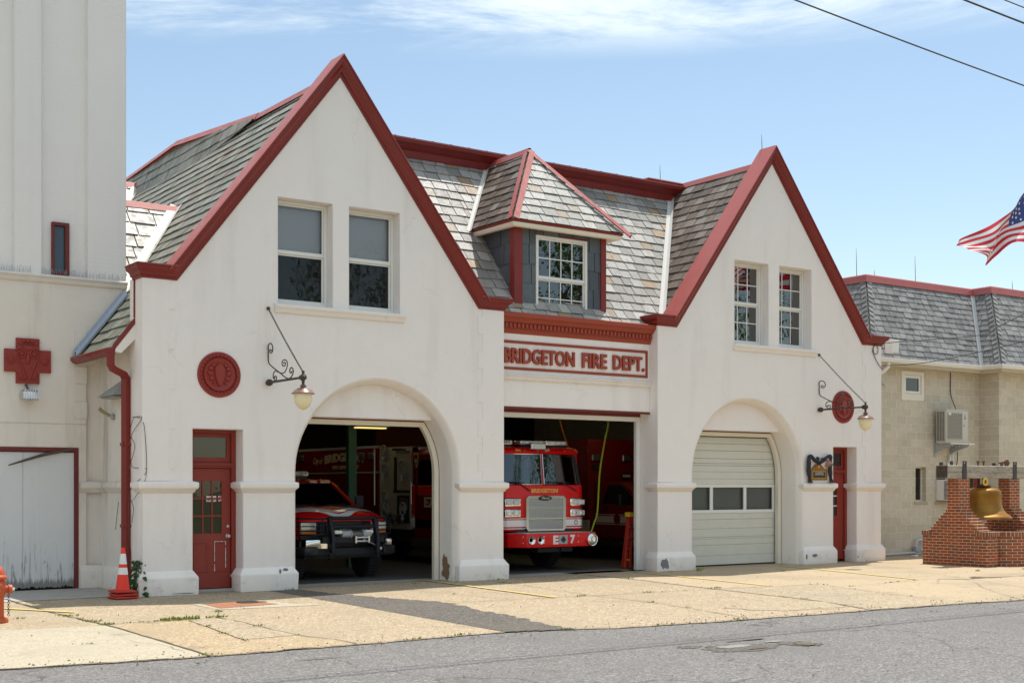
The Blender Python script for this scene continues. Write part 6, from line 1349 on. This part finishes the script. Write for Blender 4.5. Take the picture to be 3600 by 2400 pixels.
MB().box(ex - .5, ex + .42, EF - .45, EF + .3, .42, .53).box(ex + .08, ex + .16, EF - .50, EF - .4, .44, .52).build('under_frame', DKBLUE, FE, bev=.01)
# roof lamps
m = MB(); LB = FE
for x0, x1 in ((-.95, -.62), (-.42, .22), (.26, .84)):
    b_ = MB().box(ex + x0, ex + x1, EF + .30, EF + .55, 2.70, 2.80).build('light_bar', LENS, FE, bev=.03, segs=2); MB().box(ex + x0 + .02, ex + x1 - .02, EF + .32, EF + .53, 2.655, 2.70).build('light_bar_base', PLASTB, b_)
    for i in range(4): xx = ex + x0 + .04 + (x1 - x0 - .08) * (i + .5) / 4; MB().box(xx - .05, xx + .05, EF + .292, EF + .302, 2.72, 2.785).build('lamp_module', BULB, b_, bev=.008)
fl_ = MB().box(ex - .36, ex + .03, EF - .02, EF + .10, 2.59, 2.73).build('flood_lamp', CHROME, FE, bev=.015); MB().box(ex - .33, ex, EF - .03, EF - .015, 2.615, 2.705).build('lens', LENS, fl_)
for x in (-.98, -.45, -.1, .62): MB().ball(E_(x, .10, 2.575), .035, .02, .013, 8).build('marker_light', ORANGE, FE)
MB().text('1877', E_(.10, .115, 2.555), (1, 0, 0), (0, 0, 1), .12, .055, .004, .02).build('lettering', LETC, FE, smooth=0); MB().text('Since', E_(-.68, .115, 2.555), (1, 0, 0), (0, 0, 1), .13, .055, .004, .02).build('lettering', GOLD, FE, smooth=0)
MB().box(ex - 1.0, ex - .4, EF + .7, EF + .8, 2.66, 2.80).build('roof_equipment', CARRED, FE)
# side: rear cab door, pump panel, body (seen through the left arch)
XS = ex - hw; sd_ = lambda y0, y1, z0, z1, d=.02: MB().box(XS - d, XS + .01, y0, y1, z0, z1)
for y0, y1 in ((EF + 1.5, EF + 2.55), (EF + 2.7, EF + 3.55)):
    MB().prism(hole(y0, y1, .62, 2.55), XS - .012, XS + .03, 'x', holes=[hole(y0 + .10, y1 - .10, 1.62, 2.40)]).build('cab_door', CARDK, FE, bev=.008); xpane(XS + .006, y0 + .08, y1 - .08, 1.6, 2.42, 'side_glass', GLASSD, FE)
MB().tube([(XS - .05, EF + 2.62, 1.35), (XS - .05, EF + 2.62, 2.0)], .022, 8).build('grab_rail', ALU, FE); MB().tube([(XS - .05, EF + 3.66, 1.4), (XS - .05, EF + 3.66, 1.9)], .022, 8).build('grab_rail', ALU, FE)
MB().text('E7', (XS - .014, 5.13, 1.32), (0, -1, 0), (0, 0, 1), .42, .25, .005, .045).build('lettering', LETC, FE, smooth=0)
MB().box(XS - .012, XS + .01, 3.2, 5.74, .86, 1.05).build('stripe', CARWHT, FE)
o_ = [(5.48 + x * 1.1, 2.42 + z * 1.1) for x, z in ((0, .16), (.05, .13), (.08, .15), (.085, .03), (.05, -.10), (0, -.17), (-.05, -.10), (-.085, .03), (-.08, .15), (-.05, .13))]
MB().prism(o_, XS - .022, XS - .01, 'x').build('shield_badge', GOLD, FE); MB().prism([(5.48 + (y - 5.48) * .78, 2.42 + (z - 2.42) * .78) for y, z in o_], XS - .026, XS - .02, 'x').build('shield_badge', CARDK, FE); MB().lathe([(0, 0), (.05, 0), (.05, .006), (0, .006)], (XS - .03, 5.48, 2.40), 'x', 16).build('shield_badge', LETC, FE)
MB().box(XS - .05, XS, 5.35, 5.62, 2.58, 2.72).build('side_lamp', CHROME, FE, bev=.02)
pp_ = MB().box(XS + .0, ex + hw, 5.76, 7.24, .80, 2.74).build('pump_panel', TREAD, FE, bev=.01)
MB().box(XS - .012, XS + .01, 6.40, 6.52, 1.72, 2.5).box(XS - .012, XS + .01, 5.8, 6.55, 1.66, 1.72).box(XS - .011, XS + .01, 5.82, 6.38, .95, 1.6).build('panel_recess', PLASTB, pp_)
MB().box(XS - .02, XS + .0, 5.9, 6.25, 1.26, 1.55).build('valve_plate', solid('copper_panel', (.50, .34, .27), .35, .9), pp_)
for y, z, rr_ in ((6.98, 2.62, .15), (6.98, 2.22, .15), (6.95, 1.52, .15), (6.9, 1.22, .15), (6.12, 2.24, .16), (6.08, 1.28, .13)):
    m = MB().tube([(XS - .03, y + rr_ * cos(2 * pi * i / 20), z + rr_ * 1.1 * sin(2 * pi * i / 20)) for i in range(20)], .022, 6, closed=True); m.lathe([(0, -.03), (.06, -.03), (.075, .0), (0, 0)], (XS - .012, y, z), 'x', 14); m.tube([(XS - .04, y, z - rr_), (XS - .05, y, z - rr_ - .14)], .04, 8); m.build('discharge_valve', GREYM if z > 1 else DARK, pp_)
for y in (6.15, 6.55): MB().lathe([(0, -.10), (.12, -.10), (.13, -.04), (.10, 0), (0, 0)], (XS, y, 1.05), 'x', 18).build('intake_cap', RIM, pp_)
MB().tube([(XS - .05, 6.5, 2.68), (XS - .05, 5.85, 2.66)], .03, 8).build('hose_rail', CHROME, pp_)
MB().box(XS, ex + hw, 7.25, 12.2, .62, 2.78).build('body', CARDK, FE, bev=.02)
MB().box(XS - .015, XS + .02, 7.25, 12.2, 2.13, 2.17).box(XS - .02, XS + .05, 7.25, 12.2, 2.74, 2.80).build('body_rail', GREYM, FE); MB().tube([(XS - .05, 7.40, 1.35), (XS - .05, 7.40, 2.72)], .025, 8).build('grab_rail', ALU, FE)
MB().text('BRIDGETON', (XS - .004, 10.14, 2.385), (0, -1, 0), (0, 0, 1), 2.10, .225, .006, .04, arch=.05).build('lettering', LETC, FE, smooth=0)
MB().text('City of', (XS - .004, 10.80, 2.34), (0, -1, 0), (.0, .0, 1), .56, .22, .006, .0, shear=.4).build('lettering', LETC, FE, smooth=0)
MB().text('FIRE DEPARTMENT', (XS - .004, 9.72, 2.245), (0, -1, 0), (0, 0, 1), 1.45, .095, .006, .03).build('lettering', LETC, FE, smooth=0)
for y in (12.0, 11.5, 8.1, 7.62): MB().box(XS - .05, XS, y - .16, y + .16, 2.46, 2.64).build('side_lamp', RIM, FE, bev=.03)
for s_ in (-1, 1): wheel(FE, ex + s_ * .92, EF + 1.25, .50, .30, s_); wheel(FE, ex + s_ * .90, 9.6, .50, .32, s_)
MB().box(ex - hw + .1, ex + hw - .1, EF + .3, 12.0, .50, .85).build('chassis', PLASTB, FE); MB().box(XS - .02, XS + .5, 4.1, 5.7, .45, .62).build('side_step', ALU, FE)

FE.location = (16.96 - .30, 2.0 - .42, 0)
# ============================================================ PICKUP WITH BRUSH GUARD IN THE LEFT BAY
PK = thing('pickup_truck', 'red pickup truck with a black brush guard and winch in the left bay', 'pickup truck', (11.85, 1.6, 0))
kx, ky = 11.85, 1.6
def K(x, y, z): return (kx + x, ky + y, z)
W2 = .97
# hood and fenders: lofted cross-sections from nose to cowl
secs = []
for y, zt, zs_, w_ in ((.0, 1.13, 1.09, .90), (.05, 1.20, 1.14, .94), (.26, 1.31, 1.19, .965), (.70, 1.385, 1.225, .97), (1.22, 1.425, 1.25, .97)):
    secs.append([K(-w_, y, .62), K(-w_ - .015, y, .95), K(-w_, y, zs_), K(-w_ + .10, y, zs_ + (zt - zs_) * .62), K(-.55, y, zt - .018), K(-.28, y, zt), K(0, y, zt - .022), K(.28, y, zt), K(.55, y, zt - .018), K(w_ - .10, y, zs_ + (zt - zs_) * .62), K(w_, y, zs_), K(w_ + .015, y, .95), K(w_, y, .62)])
m = MB(); k = 13; m.add([p for q in secs for p in q], [(i * k + j, i * k + j + 1, (i + 1) * k + j + 1, (i + 1) * k + j) for i in range(len(secs) - 1) for j in range(k - 1)] + [tuple(range(k))[::-1]]); m.build('hood', CARRED, PK, smooth=50)
# white double stripes that sweep over the hood to a point at the nose
def hood_z(x, y):
    yy = max(0, min(1.22, y)); pts = ((.0, 1.13, 1.09), (.05, 1.20, 1.14), (.26, 1.31, 1.19), (.70, 1.385, 1.225), (1.22, 1.425, 1.25))
    for (ya, za, sa), (yb, zb, sb) in zip(pts, pts[1:]):
        if yy <= yb: t = (yy - ya) / (yb - ya); zt, zs_ = za + (zb - za) * t, sa + (sb - sa) * t; break
    ax = abs(x); q = ((0, zt - .022), (.28, zt), (.55, zt - .018), (.87, zs_ + (zt - zs_) * .62), (.97, zs_))
    for (xa, z0), (xb, z1) in zip(q, q[1:]):
        if ax <= xb: return z0 + (z1 - z0) * (ax - xa) / (xb - xa)
    return zs_
for s_ in (-1, 1):
    for o0, o1 in ((.0, .15), (.19, .38)):
        m = MB(); n_ = 30; L_ = [(.0, .05), (.10, .07), (.22, .12), (.36, .22), (.50, .33), (.62, .40), (.75, .42), (.93, .40)]
        def cy(x):
            for (xa, ya), (xb, yb) in zip(L_, L_[1:]):
                if x <= xb: return ya + (yb - ya) * (x - xa) / (xb - xa)
            return L_[-1][1]
        vs_ = []
        for i in range(n_ + 1):
            x = .93 * i / n_
            for o__ in (o0, (o0 + o1) / 2, o1): y = cy(x) + o__ + (.10 if x < .02 else .0) * 0; vs_.append(K(s_ * x, y, hood_z(x, y) + .014))
        m.add(vs_, [(i * 3 + j, i * 3 + j + 1, (i + 1) * 3 + j + 1, (i + 1) * 3 + j) for i in range(n_) for j in range(2)]); m.build('hood_stripe', CARWHT, PK, smooth=60, fix=False)
# cab
cw = .86
cabv = [K(-.93, 1.22, 1.25), K(.93, 1.22, 1.25), K(.72, 1.98, 1.90), K(-.72, 1.98, 1.90), K(-.74, 3.3, 1.93), K(.74, 3.3, 1.93), K(.95, 3.3, 1.25), K(-.95, 3.3, 1.25)]
MB().add([K(-.74, 1.93, 1.875), K(.74, 1.93, 1.875), K(.76, 2.1, 1.945), K(-.76, 2.1, 1.945), K(.72, 3.2, 1.965), K(-.72, 3.2, 1.965), K(.80, 3.3, 1.87), K(-.80, 3.3, 1.87), K(.80, 2.0, 1.87), K(-.80, 2.0, 1.87)], [(0, 1, 2, 3), (3, 2, 4, 5), (5, 4, 6, 7), (2, 8, 6, 4), (1, 8, 2), (3, 5, 7, 9), (0, 3, 9)]).build('cab_roof', CARRED, PK, smooth=40)
MB().add([K(-.86, 1.25, 1.42), K(.86, 1.25, 1.42), K(.70, 1.94, 1.875), K(-.70, 1.94, 1.875)], [(0, 1, 2, 3)]).build('windshield', WSHIELDP, PK, fix=False)
for s_ in (-1, 1):
    MB().tube([K(s_ * .89, 1.22, 1.40), K(s_ * .73, 1.95, 1.88)], .038, 6).build('windshield_pillar', CARRED, PK); MB().add([K(s_ * .93, 1.35, 1.40), K(s_ * .93, 3.2, 1.40), K(s_ * .78, 3.2, 1.88), K(s_ * .78, 2.0, 1.88)], [(0, 1, 2, 3)]).build('side_glass', GLASSD, PK)
    MB().box(kx + s_ * .965 - .02, kx + s_ * .965 + .02, ky + 1.2, ky + 5.2, .62, 1.38).build('body_side', CARRED, PK, bev=.015)
    mi = MB().box(kx + s_ * 1.13 - .09, kx + s_ * 1.13 + .09, ky + 1.42, ky + 1.52, 1.36, 1.62).build('mirror', PLASTB, PK, bev=.03, segs=2); MB().tube([K(s_ * .95, 1.45, 1.42), K(s_ * 1.08, 1.45, 1.44)], .022, 6).build('mirror_arm', PLASTB, mi)
    MB().lathe([(.38, -.16), (.47, -.16), (.47, .02), (.38, .02)], K(s_ * .93, .62, .44), 'x', 26).build('wheel_arch', PLASTB, PK) if False else None
    wheel(PK, kx + s_ * .82, ky + .62, .415, .30, s_); wheel(PK, kx + s_ * .82, ky + 4.2, .415, .30, s_)
    MB().box(kx + s_ * .93 - .09, kx + s_ * .93 + .09, ky + .1, ky + .16, .62, .90).build('fender_liner', PLASTB, PK)
    # headlamp and turn signal
    x0, x1 = (.60, .925) if s_ > 0 else (-.925, -.60)
    h_ = MB().box(kx + x0, kx + x1, ky - .035, ky + .12, .965, 1.125).build('headlight', LENS, PK, bev=.02, segs=2); MB().box(kx + x0, kx + x1, ky - .025, ky + .12, .87, .958).build('turn_signal', ORANGE, PK, bev=.015)
    MB().box(kx + x0 + .02, kx + x1 - .02, ky - .043, ky - .034, .985, 1.105).build('headlight_bowl', BULB, h_, bev=.01)
MB().box(kx - .95, kx + .95, ky + 3.28, ky + 5.2, .62, 1.30).build('truck_bed', CARDK, PK); MB().box(kx - .8, kx + .8, ky + .1, ky + 5.0, .42, .66).build('chassis', PLASTB, PK); MB().box(kx - .88, kx + .88, ky + 1.9, ky + 2.0, 1.2, 1.86).build('cab_interior', DARK, PK)
MB().box(kx - .9, kx + .9, ky + 1.14, ky + 1.30, 1.385, 1.425).build('cowl', PLASTB, PK, bev=.01)
for x in (-.45, .25): MB().tube([K(x, 1.22, 1.435), K(x + .5, 1.27, 1.455)], .012, 5).build('wiper', PLASTB, PK)
MB().box(kx - .93, kx + .93, ky - .03, ky + .05, .60, .865).build('lower_panel', PLASTB, PK)
# dark egg-crate grille, emblem
MB().box(kx - .59, kx + .59, ky - .02, ky + .1, .84, 1.14).build('grille', PLASTB, PK, bev=.02); m = MB()
for s_ in (-1, 1): MB().tube([K(s_ * x, -.035, z) for x, z in ((.54, .86), (.54, 1.10), (.44, 1.12), (.40, 1.08), (.40, .88), (.44, .85))], .018, 6, closed=True).build('grille_bar', DKBLUE, PK)
MB().prism([K(.10 * cos(2 * pi * i / 20), 0, .985 + .045 * sin(2 * pi * i / 20))[0::2] for i in range(20)], ky - .05, ky - .02).build('badge', PLASTB, PK); MB().tube([K(.10 * cos(2 * pi * i / 20), -.05, .985 + .045 * sin(2 * pi * i / 20)) for i in range(20)], .008, 5, closed=True).text('Ford', K(-.06, -.053, .965), (1, 0, 0), (0, 0, 1), .12, .035, .003, .0, shear=.3).build('badge', ALU, PK)
# bumper: chrome corners over a black valance
MB().prism([(kx + x, ky + y) for x, y in ((-1.0, .35), (-1.02, .0), (-.93, -.22), (-.55, -.30), (.55, -.30), (.93, -.22), (1.02, .0), (1.0, .35))], .47, .64, 'z').build('valance', DKBLUE, PK, bev=.03, segs=2)
for s_ in (-1, 1): MB().prism([(kx + s_ * x, ky + y) for x, y in ((1.0, .30), (1.03, -.02), (.93, -.25), (.50, -.34), (.50, -.28), (.9, -.19), (.97, .0), (.95, .30))], .62, .80, 'z').build('bumper', CHROME, PK, bev=.015)
for s_ in (-1, 1): MB().prism([(kx + s_ * x, ky + y) for x, y in ((1.06, .30), (1.08, -.06), (.97, -.29), (.70, -.34), (.70, -.30), (.93, -.22), (1.0, .0), (.98, .30))], .50, .66, 'z').build('bumper_end', PLASTB, PK, bev=.02)
MB().box(kx - .66, kx + .66, ky - .42, ky - .30, .73, .86).build('winch_plate', DKBLUE, PK, bev=.01)
# brush guard
gy = ky - .36
for s_ in (-1, 1):
    MB().prism([(gy + .06, 1.235), (gy - .01, 1.235), (gy - .16, .86), (gy - .16, .56), (gy - .02, .56), (gy - .02, .82), (gy + .06, 1.18)], kx + s_ * .48 - .035, kx + s_ * .48 + .035, 'x').build('guard_upright', DKBLUE, PK, bev=.008)
    m = MB()
    for z in (.89, .965, 1.05, 1.13, 1.20): m.tube([K(s_ * .50, -.30, z), K(s_ * .72, -.26, z), K(s_ * .92, -.16, z), K(s_ * 1.02, .02, z)], .011 if 0.9 < z < 1.19 else .02, 6)
    for x, y in ((.60, -.285), (.98, -.08)): m.tube([K(s_ * x, y, .88), K(s_ * x, y, 1.205)], .012, 6)
    m.build('headlight_guard', DKBLUE, PK)
    fo = MB().box(kx + s_ * .33 - .09, kx + s_ * .33 + .09, gy - .07, gy + .03, .905, .975).build('fog_lamp', BULB, PK, bev=.015); MB().box(kx + s_ * .33 - .075, kx + s_ * .33 + .075, gy - .076, gy - .069, .915, .965).build('lens', LENS, fo)
    MB().tube([K(s_ * .50, -.36, .52), K(s_ * .50, -.46, .50), K(s_ * .50, -.46, .45), K(s_ * .50, -.36, .43)], .022, 6).build('tow_hook', PLASTB, PK)
for z, r_ in ((1.205, .036), (1.04, .036)): MB().tube([(kx - .48, gy + .02 - (1.205 - z) * .3, z), (kx + .48, gy + .02 - (1.205 - z) * .3, z)], r_, 10).build('guard_bar', DKBLUE, PK)
m = MB().lathe([(0, -.30), (.07, -.30), (.07, -.12), (.085, -.12), (.085, -.10), (.055, -.10), (.055, .14), (.085, .14), (.085, .16), (.07, .16), (.07, .32), (0, .32)], (kx + .05, gy - .02, .90), 'x', 18); m.build('winch', GREYM, PK)
m = MB()
for i in range(12): x = kx - .03 + i * .019; m.tube([(x, gy - .02 + .066 * cos(2 * pi * j / 14), .90 + .066 * sin(2 * pi * j / 14)) for j in range(14)], .010, 5, closed=True)
m.build('winch_rope', RIM, PK)
fy = ky - .43
m = MB()
for z in (.76, .83): m.tube([(kx + .02, fy - .02, z), (kx + .28, fy - .02, z)], .022, 8)
for x in (-.0, .28): m.box(kx + x, kx + x + .035, fy - .05, fy + .01, .73, .86)
m.build('roller_fairlead', ALU, PK)
MB().tube([(kx + .18, fy - .03, .80), (kx + .40, fy - .05, .70), (kx + .56, fy + .0, .62), (kx + .62, fy + .06, .60)], .012, 6).ball((kx + .58, fy, .61), .035, .03, .035, 8).build('winch_hook', ALU, PK)
# roof light bar and amber marker lamps
lb_ = MB().box(kx - .60, kx + .28, ky + 2.1, ky + 2.35, 2.02, 2.125).build('light_bar', LENS, PK, bev=.025, segs=2); MB().box(kx - .58, kx + .26, ky + 2.12, ky + 2.33, 1.965, 2.02).build('light_bar_base', PLASTB, lb_)
for i in range(5): x = kx - .52 + i * .165; MB().box(x, x + .12, ky + 2.093, ky + 2.102, 2.045, 2.105).build('lamp_module', BULB, lb_)
for x in (-.5, -.25, 0, .25, .5): MB().ball(K(x, 2.03, 1.935), .042, .05, .022, 10).build('marker_light', ORANGE, PK)

# ============================================================ RESCUE TRUCK BEHIND THE RIGHT BAY DOOR
RT = thing('rescue_truck', 'red box-bodied rescue truck with shade put into its paint, parked behind the fire engine', 'rescue truck', (21.2, 2.0, 0))
rx0 = 20.0
MB().box(rx0, rx0 + 2.3, 4.3, 9.3, .55, 2.98).build('box_body', CARDK, RT, bev=.03, segs=2); MB().box(rx0 - .012, rx0 + .05, 4.29, 9.3, .62, .98).build('kick_plate', TREAD, RT)
for x0, z0, x1, z1 in ((.10, 2.43, .36, 2.60), (1.08, 2.43, 1.34, 2.60), (1.94, 2.43, 2.2, 2.6)): MB().box(rx0 + x0, rx0 + x1, 4.25, 4.31, z0, z1).build('box_lamp', RIM, RT, bev=.02)
li = MB().box(rx0 + 1.07, rx0 + 1.33, 4.26, 4.31, 2.02, 2.12).build('box_lamp', PLASTB, RT)
MB().box(rx0 + 1.08, rx0 + 1.32, 4.255, 4.262, 2.04, 2.10).build('lens', BULB, li); MB().box(rx0 + .12, rx0 + .30, 4.27, 4.31, 2.22, 2.34).build('vent', PLASTB, RT)
cx0, cx1 = rx0 + .20, rx0 + 2.1
MB().prism([(4.28, .55), (4.28, 1.90), (3.75, 1.92), (3.15, 1.90), (2.75, 1.62), (2.55, 1.34), (1.75, 1.26), (1.45, 1.15), (1.40, .55)], cx0, cx1, 'x', holes=[]).build('cab', CARDK, RT, bev=.04, segs=2)
MB().prism([(4.0, 1.40), (3.75, 1.84), (3.25, 1.84), (2.85, 1.56), (2.80, 1.36)], cx0 - .006, cx0 + .02, 'x').build('door_glass', solid('black_glass', (.008, .009, .010), .06), RT)
for za, zb in ((.93, 1.09), (1.115, 1.135), (.885, .905)): MB().box(cx0 - .006, cx0 + .02, 1.6, 4.26, za, zb).build('stripe', LETC, RT)
MB().lathe([(0, -.01), (.12, -.01), (.13, .0), (0, .0)], (cx0 - .005, 3.42, 1.02), 'x', 20).build('door_badge', CARDK, RT)
mi = MB().box(cx0 - .22, cx0 - .10, 3.05, 3.16, 1.34, 1.62).build('mirror', PLASTB, RT, bev=.02); MB().tube([(cx0 - .1, 3.1, 1.40), (cx0 + .02, 3.12, 1.42)], .018, 6).build('mirror_arm', CHROME, mi); MB().box(cx0 - .012, cx0 + .0, 3.78, 3.92, 1.24, 1.29).build('door_handle', PLASTB, RT)
for y in (2.1, 7.6):
    for x in (cx0 + .12, cx1 - .12): wheel(RT, x, y, .40, .24, 1)

# ============================================================ TREES ACROSS THE ROAD (mirrored in the windows and the windshield)
def tree(x, y, h, rad, seed, label):
    t = thing('street_tree', label, 'tree', (x, y, 0), 'trees across the road'); r = random.Random(seed)
    m = MB(); m.tube(spline([(x, y, 0), (x + .1, y, h * .2), (x - .1, y + .1, h * .4), (x, y, h * .75)]), [.32 - .011 * i for i in range(19)], 9)
    cl_ = []
    for i in range(16):
        a = r.uniform(0, 6.3); z = h * r.uniform(.35, .95); d = rad * r.uniform(.3, .95) * sqrt(max(.05, 1 - ((z / h - .62) / .42) ** 2)); c_ = (x + d * cos(a), y + d * sin(a), z); cl_.append(c_)
        m.tube([(x, y, z * .72), (x + d * .5 * cos(a), y + d * .5 * sin(a), z * .88), c_], [.09, .06, .025], 5)
    m.build('trunk', BARK, t)
    q = MB()
    for i in range(2600):
        c_ = r.choice(cl_); v = Vector((r.gauss(0, 1), r.gauss(0, 1), r.gauss(0, 1))).normalized() * (rad * .42) * r.random() ** .45; p = Vector(c_) + v; s_ = r.uniform(.10, .22)
        u = Vector((r.uniform(-1, 1), r.uniform(-1, 1), r.uniform(-1, 1))).normalized(); w_ = u.orthogonal().normalized()
        q.add([p - u * s_, p + w_ * s_ * .6, p + u * s_, p - w_ * s_ * .6], [(0, 1, 2, 3)])
    q.build('crown', TLEAF, t, fix=False, smooth=0)
for a in ((35, -44, 15, 4.6, 1, 'bushy green street tree across the road, nearest to the camera'), (46, -38, 17, 5.2, 2, 'tall green street tree across the road, mirrored in the dormer window'), (60, -43, 16, 5.0, 3, 'green street tree across the road, mirrored in the right gable windows'), (26, -58, 14, 5.0, 4, 'green street tree across the road, mirrored in the engine windshield'), (70, -40, 17, 5.4, 5, 'green street tree across the road, farthest from the camera')): tree(*a)
HS = thing('brown_house', 'low house with a brown roof across the road, mirrored in the garage door glass', 'house', (64, -52, 0))
MB().box(54, 76, -58, -50, 0, 3.2).build('wall', CU, HS); MB().prism([(-58.6, 3.1), (-49.4, 3.1), (-54, 6.0)], 53.4, 76.6, 'x').build('roof', BARK, HS)
